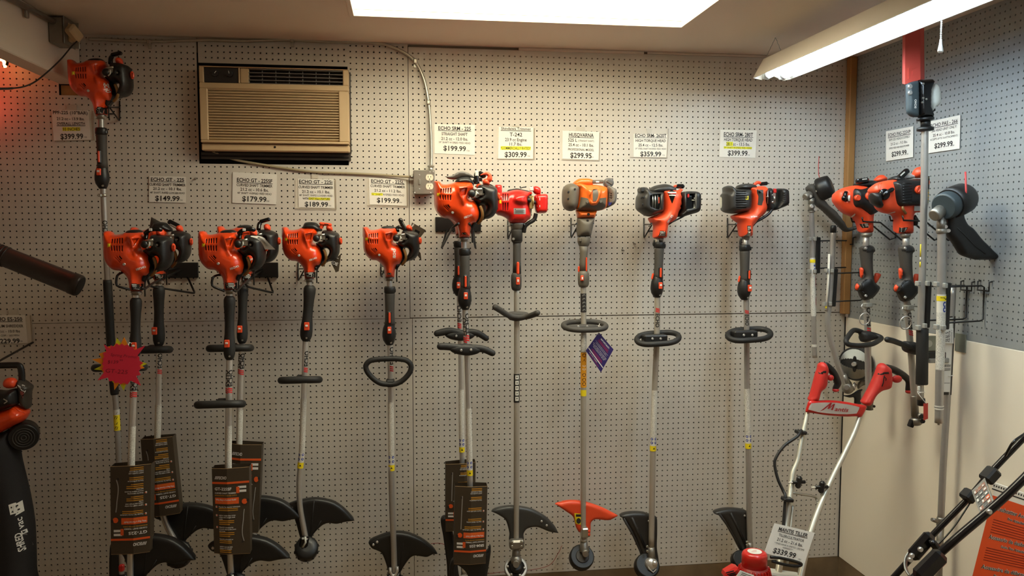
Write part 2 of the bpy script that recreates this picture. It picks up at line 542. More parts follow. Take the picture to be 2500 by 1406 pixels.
# ---------------------------------------------------------------- the room
def pegboard(name, parent, a0, a1, z0, z1, hole, fn, holes_out=(), th=.005, r=.0036, m=None):
    """a hardboard panel with real holes one inch apart; fn(a, z, depth) -> world"""
    ha, hz = hole
    na0 = math.floor((a0-ha)/IN+.5); na1 = math.ceil((a1-ha)/IN-.5)
    nz0 = math.floor((z0-hz)/IN+.5); nz1 = math.ceil((z1-hz)/IN-.5)
    A = ha+(np.arange(na0, na1+2)-.5)*IN; Z = hz+(np.arange(nz0, nz1+2)-.5)*IN
    ca = (A[:-1]+A[1:])/2; cz = (Z[:-1]+Z[1:])/2
    A = np.clip(A, a0, a1); Z = np.clip(Z, z0, z1)
    nx, nz = len(ca), len(cz)
    vid = {}; V_ = []; F = []
    cor = -np.ones((nx+1, nz+1), int); hm = -np.ones((nx, nz+1), int); vm = -np.ones((nx+1, nz), int)
    def new(a, z, dep=0.):
        V_.append((a, z, dep)); return len(V_)-1
    ang = [2*math.pi*k/8 for k in range(8)]
    oc = [(r*math.cos(t), r*math.sin(t)) for t in ang]
    def gc(i, j):
        if cor[i, j] < 0: cor[i, j] = new(A[i], Z[j])
        return cor[i, j]
    mA = np.clip(ca, A[:-1]+1e-5, A[1:]-1e-5); mZ = np.clip(cz, Z[:-1]+1e-5, Z[1:]-1e-5)
    for i in range(nx):
        for j in range(nz):
            c0, c1 = ca[i], cz[j]
            if any(h[0] < c0 < h[1] and h[2] < c1 < h[3] for h in holes_out): continue
            e = vm[i+1, j] if vm[i+1, j] >= 0 else new(A[i+1], mZ[j]); vm[i+1, j] = e
            w = vm[i, j] if vm[i, j] >= 0 else new(A[i], mZ[j]); vm[i, j] = w
            nn = hm[i, j+1] if hm[i, j+1] >= 0 else new(mA[i], Z[j+1]); hm[i, j+1] = nn
            ss = hm[i, j] if hm[i, j] >= 0 else new(mA[i], Z[j]); hm[i, j] = ss
            o = (e, gc(i+1, j+1), nn, gc(i, j+1), w, gc(i, j), ss, gc(i+1, j))
            if c0-a0 < r*1.8 or a1-c0 < r*1.8 or c1-z0 < r*1.8 or z1-c1 < r*1.8:
                F.append(o); continue
            b = len(V_)
            V_.extend((c0+p, c1+q, 0.) for p, q in oc); V_.extend((c0+p, c1+q, th) for p, q in oc)
            for k in range(8):
                k2 = (k+1) % 8
                F.append((o[k], o[k2], b+k2, b+k)); F.append((b+k, b+k2, b+8+k2, b+8+k))
    P = np.array(V_)
    me = bpy.data.meshes.new(name)
    me.from_pydata(fn(P).tolist(), [], F)
    me.materials.append(m or M_board); me.update()
    o = bpy.data.objects.new(name, me); COL.objects.link(o)
    if parent: o.parent = parent
    return o

wall_back = bpy.data.objects.new('wall_back', None); COL.objects.link(wall_back); struct(wall_back); wall_back['_o'] = [0, 0, 0]
def fb(y0):
    return lambda P: np.stack([P[:, 0], y0+P[:, 2], P[:, 1]], 1)
xs_u, xs_l = W(999, 500)[0], W(1008.5, 1000)[0]
XL = -4.9
acx0, acx1, acz0 = W(486, 300)[0], W(857, 300)[0], W(600, 392)[2]
bmx0, bmx1 = -3.562, -3.478
zbm = 2.378
h = lambda px, py: (W(px, py)[0], W(px, py)[2])
pegboard('pegboard_panel', wall_back, XL, xs_u-.0012, ZS+.001, ZC, h(381.4, 141.4), fb(0.),
         [(acx0-.01, acx1-.004, acz0-.01, ZC+1), (W(149, 212)[0], W(198, 212)[0], W(170, 229)[2], W(170, 205)[2])])
pegboard('pegboard_panel', wall_back, acx0+.003, acx1-.006, W(600, 156)[2], ZC, h(501.7, 140.3), fb(.001))
pegboard('pegboard_panel', wall_back, xs_u+.0012, -.001, ZS+.004, ZC-.012, h(1011.8, 702.6), fb(-.002))
pegboard('pegboard_panel', wall_back, XL, xs_l-.0012, ZB, ZS-.001, h(86.3, 800.7), fb(0.))
pegboard('pegboard_panel', wall_back, xs_l+.0012, -.001, ZB, ZS-.0005, h(1014.9, 797.5), fb(0.))
b = MB()
b.box(((XL-.0)/2, .040, (ZB+ZC)/2), (-XL, .012, ZC-ZB))
make('wall_backing', b, M_dark, wall_back)
for (x0, x1, z0, z1) in ((xs_u, 0, ZC-.075, ZC), (XL, acx0, ZC-.06, ZC), (xs_l-.02, 0, ZB, ZB+.085), (XL, xs_l-.03, ZB, ZB+.06), (XL, 0, ZS-.03, ZS+.03)):
    b = MB(); b.box(((x0+x1)/2, .0125, (z0+z1)/2), (abs(x1-x0)-.004, .012, z1-z0))
    make('furring_strip', b, M_stud, wall_back)
# drywall-edged trim under the ceiling
b = MB(); b.box((W(1420, 120)[0], -.006, ZC-.007), (abs(W(1575, 120)[0]-W(1270, 120)[0]), .010, .012), ch=.001); o = make('trim_1', b, M_ceil); struct(o)
b = MB(); b.box(((W(1580, 120)[0]-.02)/2, -.004, ZC-.006), (abs(W(1580, 120)[0]+.02), .006, .010), ch=.001); o = make('trim_2', b, M_ceil); struct(o)

# right wall: pegboard above, white board below
wall_right = bpy.data.objects.new('wall_right', None); COL.objects.link(wall_right); struct(wall_right); wall_right['_o'] = [0, 0, 0]
zr = V(2400, 838)[2]
pr = V(2437, 734)
def fr_(P): return np.stack([P[:, 2], P[:, 0], P[:, 1]], 1)
hr = V(2240+1297/7.03, 680+285/7.03)
pegboard('pegboard_panel', wall_right, -1.75, -.022, zr, ZC, (hr[1], hr[2]), fr_, m=M_board2)
b = MB(); b.box((.040, -1.0, (zr+ZC)/2), (.012, 2.0, ZC-zr)); make('wall_backing', b, M_dark, wall_right)
b = MB(); b.box((.0125, -.9, zr+.03), (.012, 1.7, .05)); make('furring_strip', b, M_stud, wall_right)
b = MB(); b.box((.010, -1.6, (ZB+zr)/2-.0005), (.024, 3.19, zr-ZB-.001), ch=.002); make('white_board', b, M_white, wall_right)
b = MB(); b.box((.012, -3.0, (zr+ZC)/2), (.02, 2.48, ZC-zr)); make('grey_board', b, M_board2, wall_right)
# corner post, narrow pine strip standing in the corner
wx = .0
pz = V(2060, 766, -.02)
b = MB(); b.box((-.019, -.0235, (pz[2]+ZC)/2), (.034, .038, ZC-pz[2]-.002), ch=.003); o = make('trim_3', b, M_wood); struct(o)
b = MB(); b.box((-.004, -.004, (ZB+zr)/2), (.004, .004, zr-ZB)); o = make('trim_4', b, M_dark); struct(o)
# concrete kerb under both walls and the floor
b = MB(); b.box((XL/2+.03, .035, ZB/2-.002), (-XL+.06, .07, ZB)); make('concrete_kerb', b, M_conc, wall_back)
b = MB(); b.box((.035, -2.05, ZB/2-.002), (.07, 4.1, ZB)); make('concrete_kerb', b, M_conc, wall_right)
b = MB(); b.box((XL/2, -2.6, -.02), (-XL+.6, 5.4, .04)); struct(make('floor', b, M_conc))
# left wall far outside the picture, ceiling with the recess of the light, beam on the left
b = MB(); b.box((XL-.02, -2.5, ZC/2), (.04, 5.2, ZC)); struct(make('wall_left', b, M_ceil))
lx0, lx1, ly0, ly1 = -2.316, -1.018, -1.09, -.468
b = MB()
X0, X1, Y0, Y1 = XL-.1, .1, -5.2, .1
for (x0, x1, y0, y1) in ((X0, lx0, Y0, Y1), (lx1, X1, Y0, Y1), (lx0, lx1, ly1, Y1), (lx0, lx1, Y0, ly0)):
    b.box(((x0+x1)/2, (y0+y1)/2, ZC+.01), (x1-x0, y1-y0, .02))
struct(make('ceiling', b, M_ceil))
b = MB(); b.box(((bmx0+bmx1)/2, -2.5, (zbm+ZC)/2-.001), (bmx1-bmx0, 4.99, ZC-zbm-.002), ch=.004); struct(make('trim_5', b, M_ceil))
# the wooden ledger the beam rests on, seen in the notch under it
b = MB(); q0, q1 = W(150, 228), W(196, 211); b.box(((q0[0]+q1[0])/2, .02, (q0[2]+q1[2])/2), (q1[0]-q0[0]+.01, .02, q1[2]-q0[2]+.01)); make('ledger_block', b, M_wood, wall_back)

# recessed ceiling light: white well, glowing diffuser, thin frame
t = thing('light_panel', 'large bright rectangular light recessed in the ceiling, washed out white', 'light', ((lx0+lx1)/2, (ly0+ly1)/2, ZC))
hz_ = .13
M_well = mat('white_well', (238, 232, 222), .7, var=0)
b = MB()
for (x0, x1, y0, y1) in ((lx0-.012, lx0, ly0, ly1), (lx1, lx1+.012, ly0, ly1), (lx0-.012, lx1+.012, ly1, ly1+.012), (lx0-.012, lx1+.012, ly0-.012, ly0)):
    b.box(((x0+x1)/2, (y0+y1)/2, ZC+.022+hz_/2), (x1-x0, y1-y0, hz_))
make('well', b, M_well, t)
M_glow = mat('warm_diffuser', (255, 250, 240), .6, var=0, emit=PANEL_GLOW[0], estr=PANEL_GLOW[1])
b = MB(); b.box(((lx0+lx1)/2, (ly0+ly1)/2, ZC+.022+hz_), (lx1-lx0, ly1-ly0, .01)); make('diffuser', b, M_glow, t)
b = MB(); f = .018
for (x0, x1, y0, y1) in ((lx0-f, lx0, ly0-f, ly1+f), (lx1, lx1+f, ly0-f, ly1+f), (lx0, lx1, ly1, ly1+f), (lx0, lx1, ly0-f, ly0)):
    b.box(((x0+x1)/2, (y0+y1)/2, ZC-.002), (x1-x0, y1-y0, .005), ch=.001)
make('frame', b, M_ceil, t)
# two glowing panels added behind the camera as warm ambient fill
M_glow2 = mat('fill_diffuser', (255, 246, 230), .6, var=0, emit=FILL_GLOW[0], estr=FILL_GLOW[1])
for i, (x, y) in enumerate(((-3.3, -4.3), (-1.2, -4.3))):
    b = MB(); b.box((x, y, ZC-.02), (1.2, .5, .04), ch=.004)
    o = make('light_panel', b, M_glow2, loc=(x, y, ZC-.02))
    tag(o, ('added fill light panel behind the photographer, the left of two', 'added fill light panel behind the photographer, the right of two')[i], 'light', 'added fill panels')

# fluorescent shop light hung under the ceiling
def shop_light():
    zt = 2.43
    far = H(1886, 186, zt); x = far[0]; y0 = far[1]; L = 2.45
    t = thing('shop_light', 'long white twin tube fluorescent shop light hanging near the right wall', 'light', (x, y0, zt+.09))
    M_hous = mat('white_enamel', (214, 204, 190), .4, var=.02)
    b = MB()
    # housing spine (hat section) and reflector wings
    prof = [(-.088, -.022), (-.058, .032), (-.042, .060), (.042, .060), (.058, .032), (.088, -.022), (.083, -.022), (.05, .024), (.014, .036), (0, .022), (-.014, .036), (-.05, .024), (-.083, -.022)]
    n = len(prof); vs = []
    for yy in (y0, y0-L):
        vs += [(x+p[0], yy, zt+.012+p[1]) for p in prof]
    fs = [(i, (i+1) % n, n+(i+1) % n, n+i) for i in range(n)]
    b.add(vs, fs)
    make('reflector', b, M_hous, t)
    for yy in (y0, y0-L):
        b = MB(); pr_ = [(-.088, -.022), (-.058, .032), (-.042, .060), (.042, .060), (.058, .032), (.088, -.022), (.05, -.030), (.0, -.010), (-.05, -.030)]
        fr = [(x+p[0], yy+.002, zt+.012+p[1]) for p in pr_]; bk = [(x+p[0], yy-.002, zt+.012+p[1]) for p in pr_]
        m = len(pr_); b.add(fr+bk, [tuple(range(m)), tuple(range(m, 2*m))[::-1]]+[(i, (i+1) % m, m+(i+1) % m, m+i) for i in range(m)])
        make('end_plate', b, M_hous, t)
    M_tube = mat('fluorescent_tube', (255, 255, 255), .4, var=0, emit=TUBE_GLOW[0], estr=TUBE_GLOW[1])
    for sx in (-.036, .036):
        b = MB(); b.cyl((x+sx, y0-.045, zt), (x+sx, y0-L+.045, zt), .0165, seg=14); tb = make('fluorescent_tube', b, M_tube, t)
        b = MB()
        for yy, s in ((y0-.028, 1), (y0-L+.028, -1)):
            b.cyl((x+sx, yy, zt), (x+sx, yy-s*.018, zt), .0168, seg=14)
        make('end_cap', b, M_alu, tb)
        for yy in (y0-.016, y0-L+.016):
            b = MB(); b.box((x+sx, yy, zt+.008), (.026, .014, .05), ch=.002); make('lamp_holder', b, M_milk, t)
    for yy in (y0-.02, y0-L+.25):
        b = MB()
        zz = zt+.075
        hx = x-.0
        for sx in (-.04, .04):
            k = 9
            for i in range(k):
                a = Vector((x+sx*(1-i/k), yy, zz+(ZC-zz)*i/k)); c = Vector((x+sx*(1-(i+1)/k), yy, zz+(ZC-zz)*(i+1)/k))
                b.tube([a, (a+c)/2+Vector((0, .002*(-1)**i, 0)), c], .0013, 5)
        make('hanging_chain', b, M_steel, t)
    # pull chain hanging from the spine near the right edge
    py = V(2302, 60, x+.06)
    p0 = np.array([x+.055, py[1], zt+.01])
    zend = V(2302, 97, x+.055)[2]
    b = MB(); z = zt+.0; i = 0
    while z > zend:
        b.ball((p0[0], p0[1], z), .0029, 7, 5, (1, 1, .8)); z -= .0052
    make('pull_chain', b, M_chrome, t)
    b = MB(); b.tube([(p0[0], p0[1], zend+.004), (p0[0], p0[1], zend-.012), (p0[0], p0[1], zend-.032), (p0[0], p0[1], zend-.036)], [.003, .0046, .0085, .007], 14); make('pull_knob', b, M_chrome, t)
    return t, x, y0, zt
SHOPL, slx, sly, slz = shop_light()
# ---------------------------------------------------------------- window air conditioner
def air_conditioner():
    dp = .075
    C = [W(488, 160, dp), W(850, 160, dp), W(853, 371, dp), W(490, 368, dp)]
    x0, x1 = C[3][0], C[1][0]; z1 = C[0][2]; z0 = C[2][2]
    t = thing('window_air_conditioner', 'tan window air conditioner with louvred front set into the pegboard wall', 'air conditioner', ((x0+x1)/2, -dp/2, z0))
    Z = lambda py: W(670, py, dp)[2]
    Xp = lambda px: W(px, 260, dp)[0]
    # bezel: a frame of bars so the openings are real
    b = MB()
    zt0, zt1 = Z(205), Z(167)          # upper strip opening
    zg0, zg1 = Z(344), Z(219)          # grille opening
    gx0, gx1 = Xp(507), Xp(827)
    y0, y1 = -dp, -.01
    def bar(a0, a1, c0, c1, ya=y0, yb=y1, ch=.003): b.box(((a0+a1)/2, (ya+yb)/2, (c0+c1)/2), (a1-a0, abs(yb-ya), c1-c0), ch=ch)
    bar(x0, x1, zt1, z1)
    bar(x0, Xp(499), zt0, zt1); bar(Xp(838), x1, zt0, zt1); bar(Xp(583), Xp(587), zt0, zt1)
    bar(x0, x1, zg1, zt0)
    bar(x0, gx0, zg0, zg1); bar(gx1, x1, zg0, zg1)
    bar(x0, x1, Z(350), zg0)
    make('bezel', b, M_tan, t)
    b = MB(); b.box(((x0+x1)/2, -.03, (z0+Z(351))/2), (x1-x0, .06, Z(351)-z0), ch=.004)
    lip = make('lower_panel', b, M_tan, t)
    b = MB(); s = W(671, 359, .061); screw(b, (s[0], -.0595, s[2]), .005); make('screw', b, M_dark, lip)
    b = MB(); s = W(671, 359, .061); b.cyl((s[0], -.0605, s[2]), (s[0], -.062, s[2]), .0022, seg=8); make('screw_slot', b, M_gloss, lip)
    M_coil = mat('evaporator_void', (36, 27, 20), .9, var=.3, scale=120)
    b = MB(); b.box(((gx0+gx1)/2, -.02, (zg0+zg1)/2), (gx1-gx0+.004, .01, zg1-zg0+.004)); make('grille_back', b, M_coil, t)
    n = 19; pitch = (zg1-zg0)/n
    rot = Euler((math.radians(-32), 0, 0)).to_matrix()
    for i in range(n):
        z = zg1-(i+.5)*pitch
        b = MB(); b.box(((gx0+gx1)/2, -dp+.012, z), (gx1-gx0, .016, .0052), rot=rot, ch=.001)
        make('louvre', b, M_tan, t)
    for fx in (585, 667, 748):
        xx = Xp(fx); b = MB(); b.box((xx, -dp+.024, (zg0+zg1)/2), (.006, .012, zg1-zg0)); make('grille_rib', b, M_tan, t)
    M_panel = mat('control_panel_black', (42, 40, 40), .35)
    b = MB(); b.box(((Xp(499)+Xp(583))/2, -dp+.014, (zt0+zt1)/2), (Xp(583)-Xp(499), .012, zt1-zt0-.002), ch=.002); cp = make('control_panel', b, M_panel, t)
    for fx, an in ((526, .7), (562, -.2)):
        c = np.array([Xp(fx), -dp+.004, Z(183)])
        b = MB(); b.cyl(c+np.array([0, .006, 0]), c-np.array([0, .010, 0]), .014, .012, 16); kb = make('control_knob', b, M_panel, cp)
        b = MB(); b.box(c+np.array([math.sin(an)*.006, -.0105, math.cos(an)*.006]), (.002, .001, .011), rot=Euler((0, an, 0)).to_matrix()); make('pointer', b, M_wprint, kb)
    # outlet vent: dark box with a fixed grid, tan end with pull tab
    vx0, vx1 = Xp(589), Xp(838)
    b = MB(); b.box(((vx0+vx1)/2, -.015, (zt0+zt1)/2), (vx1-vx0+.004, .008, zt1-zt0+.004)); make('vent_back', b, M_coil, t)
    b = MB(); b.box((Xp(598), -dp+.02, (zt0+zt1)/2), (Xp(608)-Xp(588), .03, zt1-zt0-.004), ch=.002); make('vent_tab', b, M_tan, t)
    M_grid = mat('vent_grey', (112, 106, 100), .5)
    for k, py in enumerate((169, 178, 187, 196, 204)):
        b = MB(); b.box(((Xp(608)+vx1)/2, -dp+.012, Z(py)), (vx1-Xp(608), .016, .0028)); make('vent_blade', b, M_grid, t)
    for k in range(1, 8):
        xx = Xp(608)+(vx1-Xp(608))*k/7.0-.002
        b = MB(); b.box((xx, -dp+.022, (zt0+zt1)/2), (.0028, .012, zt1-zt0)); make('vent_divider', b, M_grid, t)
    # dark sleeve showing beneath and beside
    b = MB()
    zlo = W(670, 391)[2]
    b.box(((acx0+acx1)/2+.003, -.004, (z0+zlo)/2), (acx1-acx0-.01, .02, z0-zlo-.002))
    b.box((acx1-.006, -.004, (z0+z1)/2), (.014, .02, z1-z0))
    sl = make('sleeve', b, M_brownp, t)
    b = MB(); b.box(((acx0+acx1)/2, -.014, zlo+.014), (acx1-acx0-.02, .006, .006)); b.box(((acx0+acx1)/2, -.014, zlo+.03), (acx1-acx0-.02, .006, .004)); make('sleeve_flange', b, M_dark, sl)
    # cord drooping across to the outlet
    b = MB(); b.tube(path([(509, 362, .03), (530, 374, .012), (575, 390, .009), (640, 402, .008), (705, 412, .008), (770, 420, .008), (850, 423, .008), (930, 427, .010), (985, 431, .016), (1008, 432, .026)], .01, 6), .0052, 8, flat=.6)
    make('power_cord', b, mat('beige_cord', (160, 146, 116), .5), t)
    return t
air_conditioner()

# ---------------------------------------------------------------- surface outlet box and armoured conduit
def outlet_box():
    dp = .058
    c = [(1008, 417), (1060, 414), (1063, 473), (1010, 476)]
    P = [W(x, y, dp) for x, y in c]
    x0, x1 = (P[0][0]+P[3][0])/2, (P[1][0]+P[2][0])/2; z1, z0 = (P[0][2]+P[1][2])/2, (P[2][2]+P[3][2])/2
    cx, cz = (x0+x1)/2, (z0+z1)/2
    t = thing('outlet_box', 'square grey steel outlet box with two sockets at the end of the conduit', 'outlet', (cx, -.03, z0))
    b = MB(); b.box((cx, -.028, cz), (x1-x0-.008, .05, z1-z0-.008), ch=.006); make('box', b, M_steel, t)
    b = MB(); b.box((cx, -dp+.002, cz), (x1-x0, .007, z1-z0), ch=.003); cov = make('cover', b, M_steel, t)
    Sx = lambda u: x0+(x1-x0)*u
    Sz = lambda v: z0+(z1-z0)*v
    yy = -dp-.0015
    for v in (.70, .33):
        b = MB()
        lp = [(Sx(.755)+.0165*math.cos(a), Sz(v)+max(-.0135, min(.0135, .0172*math.sin(a)))) for a in np.linspace(0, 2*math.pi, 29)[:-1]]
        n = len(lp)
        b.add([(x, yy-.003, z) for x, z in lp]+[(x, yy+.003, z) for x, z in lp], [tuple(range(n)), tuple(range(n, 2*n))[::-1]]+[(i, (i+1) % n, n+(i+1) % n, n+i) for i in range(n)])
        so = make('socket', b, mat('ivory_plastic', (226, 214, 190), .35), t)
        for dx, hh in ((-.0055, .008), (.0055, .0065)):
            b = MB(); b.box((Sx(.755)+dx, yy-.003, Sz(v)+.003), (.0016, .001, hh)); make('slot', b, M_gloss, so)
        b = MB(); b.cyl((Sx(.755), yy-.0022, Sz(v)-.0075), (Sx(.755), yy-.0036, Sz(v)-.0075), .0024, seg=8); make('slot', b, M_gloss, so)
    for u, v in ((.28, .80), (.28, .22), (.78, .93), (.80, .06), (.77, .515), (.06, .06), (.93, .94)):
        b = MB(); screw(b, (Sx(u), yy, Sz(v)), .0034, .0014); make('screw', b, M_chrome, cov)
    b = MB(); b.box((Sx(.28), yy-.002, Sz(.52)), (.009, .006, .024), ch=.001); make('switch_cover', b, M_steel, cov)
    b = MB(); b.cyl((x0-.016, -.026, Sz(.74)), (x0+.005, -.026, Sz(.74)), .008, seg=12); make('cord_clamp', b, M_steel, t)
    # connector for the conduit
    k = W(1052, 412, .026); b = MB(); b.cyl((k[0], -.026, z1-.004), (k[0], -.026, z1+.016), .0105, seg=12); b.box((k[0], -.026, z1+.02), (.03, .02, .008), ch=.002); make('conduit_clamp', b, M_steel, t)
    # flexible armoured conduit
    pts = path([(1052, 405, .026), (1052.5, 370, .02), (1050, 300, .016), (1045, 245, .015), (1036, 198, .015), (1020, 160, .015), (1000, 137, .016), (970, 120, .016), (935, 107, .016), (895, 103, .016), (850, 102.5, .016), (790, 101.5, .016), (710, 97, .016), (640, 99, .016), (580, 100, .016), (520, 98, .016), (460, 98.5, .016), (400, 101, .016), (330, 100, .016), (270, 97.5, .02), (215, 95, .04)], .016, 24)
    # resample evenly and give it ribs
    P = np.array(pts); sg = np.r_[0, np.cumsum(np.linalg.norm(np.diff(P, axis=0), axis=1))]
    s = np.arange(0, sg[-1], .0038); Q = np.stack([np.interp(s, sg, P[:, k]) for k in range(3)], 1)
    b = MB(); b.tube(Q, [.0078 if i % 2 else .0062 for i in range(len(Q))], 8)
    make('armoured_conduit', b, M_steel, t)
    for px, py, d in ((713, 99, .016), (364, 103, .016), (1014, 150, .016), (1046, 250, .016)):
        w = W(px, py, d); b = MB(); b.box((w[0], -.016, w[2]), (.016, .024, .020), ch=.003); b.box((w[0], -.004, w[2]-.016), (.014, .003, .018), ch=.001)
        make('strap', b, M_steel, t)
    return t
outlet_box()

# junction box under the ceiling on the beam, with a plugged-in adapter and black cord
def junction_box():
    d = .40
    pb = W(152, 66, d)
    X = bmx1; 
    q = V(150, 72, X+.03)
    cy = q[1]; cz = min(q[2], ZC-.055)
    t = thing('junction_box', 'dull metal junction box high in the left corner under the ceiling', 'junction box', (X+.03, cy, cz-.05))
    b = MB(); b.box((X+.0285, cy, cz), (.055, .10, .10), ch=.005); make('box', b, M_cast, t)
    b = MB(); b.box((X+.058, cy, cz), (.004, .108, .106), ch=.0015); cv = make('cover', b, M_cast, t)
    b = MB(); b.box((X+.062, cy, cz), (.006, .034, .07), ch=.002); make('socket', b, M_tan, cv)
    b = MB(); b.box((X+.068, cy+.048, cz), (.018, .006, .1), ch=.001); make('flange', b, M_steel, cv)
    # conduit along the beam toward the viewer
    b = MB(); b.tube([(X+.02, cy-.05, cz+.03), (X+.016, cy-.4, cz+.022), (X+.016, cy-1.2, cz+.022), (X+.016, cy-2.6, cz+.022)], .011, 10); make('conduit', b, M_cast, t)
    g = V(66, 20, X+.016); b = MB(); b.box((X+.014, g[1], cz+.012), (.012, .02, .045), ch=.003); make('strap', b, M_cast, t)
    # adapter
    a0, a1 = V(172, 70, X+.085), V(190, 92, X+.10)
    t2 = thing('power_adapter', 'beige plug-in adapter with a long black cord hanging from the ceiling box', 'adapter', (X+.085, cy, cz))
    v = Vector(a1-a0); L = v.length+.02; v.normalize()
    b = MB()
    Rm = v.to_track_quat('Z', 'X').to_matrix()
    b.box(Vector((a0+a1)/2), (.042, .034, L), rot=Rm, ch=.007); make('body', b, M_tan, t2)
    e = a1+np.array(v)*.008
    ce = V(0, 216, bmx1+.06); 
    pts = [e, V(176, 112, X+.10), V(150, 143, X+.10), V(120, 172, X+.10), V(88, 198, X+.09), V(60, 211, X+.08), V(30, 215.5, X+.07), V(0, 216.5, X+.06), V(-60, 216, X+.05)]
    b = MB(); b.tube(bez(pts, 8), [.0028]*(8*6)+[.004]*(8*2+1), 7); make('cord', b, M_black, t2)
    return t
junction_box()

# neon sign beyond the beam, only its end in the picture
def neon():
    d = .10
    c = W(-60, 150, d)
    t = thing('neon_sign', 'glowing red neon sign half out of the picture under the left beam', 'neon sign', (c[0], -d, c[2]))
    M_neon = mat('red_neon', (255, 90, 60), .3, var=0, emit=NEON_GLOW[0], estr=NEON_GLOW[1])
    M_hot = mat('neon_core', (255, 210, 120), .3, var=0, emit=(1, .45, .12), estr=20)
    b = MB(); b.tube(path([(2, 146, d), (7, 147, d), (10, 152, d), (11, 158, d), (13, 164, d)], d, 5), [.004, .005, .0055, .0055]+[.006]*17, 8); make('neon_end', b, M_hot, t)
    b = MB(); b.tube(path([(2, 145, d), (-30, 140, d), (-90, 142, d), (-150, 150, d), (-165, 200, d), (-140, 245, d), (-70, 252, d), (-25, 245, d), (-22, 235, d)], d, 6), .0075, 8); make('neon_tube', b, M_neon, t)
    b = MB(); b.tube(path([(16, 160, d+.002), (18, 152, d), (18, 146, d-.02), (18, 140, .0)], d, 4), .0055, 8); make('electrode', b, M_black, t)
    b = MB(); w0, w1 = W(-150, 200, .05), W(-30, 200, .05); b.box(((w0[0]+w1[0])/2, -.05, w0[2]), (abs(w1[0]-w0[0]), .012, .02), ch=.003)
    for q in (w0, w1): b.box((q[0], -.05, q[2]), (.02, .1, .02), ch=.002)
    make('frame', b, M_black, t)
neon()

# ---------------------------------------------------------------- price signs
def sign(name, label, quad, lines, plane=('back', .004), group='price cards', slv=None, fade=None, inkm=None, th=.0012, loc=None, tab=None, cat='price sign', holder=None):
    pf = (lambda p: W(p[0], p[1], plane[1])) if plane[0] == 'back' else ((lambda p: V(p[0], p[1], -plane[1])) if plane[0] == 'right' else plane[1])
    P = [pf(p) for p in quad]
    s = Sheet(*P)
    t = thing(name, label, cat, s.at(.5, 0), group)
    b = MB(); s.slab(b, th); make('card', b, M_paper, t)
    f = s.fn(); b = MB(); hb = MB(); anyh = False
    for L in lines:
        txt, v, hh, wd = L[:4]; o = L[4] if len(L) > 4 else {}
        cx = o.get('cx', .5)
        if o.get('hl'):
            u0, u1 = o['hl']; s.rect(hb, u0, v-hh*.62, u1, v+hh*.62, .0006); anyh = True
        letters(b, f, txt, cx*s.w, v*s.h, hh*s.h, o.get('bold', .012), wd*s.w if wd else None)
        if o.get('ul'):
            s.rect(b, cx-wd/2-.01, v-hh*.5-.035, cx+wd/2+.01, v-hh*.5-.018)
    make('printed_text', b, inkm or M_ink, t)
    if anyh: make('highlight', hb, M_hi, t)
    if slv:
        Q = Sheet(*[pf(p) for p in slv]); Q.lift = -.002
        b = MB(); Q2 = Sheet(*[q-Q.n*.0022 for q in Q.c]); Q2.slab(b, .0012)
        make('plastic_sleeve', b, M_clear, t)
        if holder is None:
            b = MB(); Q2.rect(b, .0, -.008, 1., .012, .0035); Q2.rect(b, .97, 0, 1., 1, .003); make('sleeve_rim', b, mat('sleeve_rim', (168, 156, 138), .3), t)
    if tab:
        b = MB(); z = Sheet(*[pf(p) for p in tab]); z.slab(b, .001); make('hanging_tab', b, mat('tape_tab', (196, 188, 172), .3), t)
    return t
UL = {'ul': 1, 'bold': .02}
BD = {'bold': .02}
TX = ('+TAX', .115, .055, .09, {'cx': .88, 'bold': .0})
def tx(v=.11, cx=.87): return ('+TAX', v, .05, .085, {'cx': cx, 'bold': .0})
sign('price_sign', 'faded pink-lit price card for the 10 inch bar pole pruner, $399.99', [(126, 268), (216, 270), (221, 341), (131, 343)],
     [('PPF-225 (10"BAR)', .92, .115, .94), ('21.2 cc - 13.9 lbs.', .715, .10, .75), ('OVERALL LENGTH', .555, .10, .76, {'ul': 1}), ('93 INCHES', .37, .10, .46, {'hl': (.26, .74)}), ('$399.99', .13, .185, .62, BD), tx(.09)],
     slv=[(133, 270), (228, 271), (231, 342), (134, 345)], tab=[(163, 255), (187, 255), (187, 269), (163, 269)])
sign('price_sign', 'white price card above the double hook of black and orange trimmers, $149.99', [(364, 429.5), (454, 431.5), (454, 495), (363.5, 493)],
     [('ECHO GT - 225', .88, .135, .90, UL), ('CURVED SHAFT TRIMMER', .685, .105, .98), ('21.2 cc - 10.1 lbs.', .525, .11, .78), ('48" SHAFT, RAPID LOADER HEAD', .37, .075, .94, {'bold': .0}), ('$149.99', .16, .20, .66, BD), tx(.10)])
sign('price_sign', 'white price card hung just below the air conditioner cord, $179.99', [(568, 420), (676, 425.5), (674.5, 499), (567, 495)],
     [('ECHO GT - 225SF', .765, .125, .80, UL), ('CURVED SHAFT TRIMMER', .60, .095, .81), ('21.2 cc - 10.6 lbs.', .46, .10, .64), ('48" SHAFT W/SPEED FEED HEAD', .335, .065, .78, {'bold': .0}), ('$179.99', .155, .175, .55, BD), tx(.10, .80)])
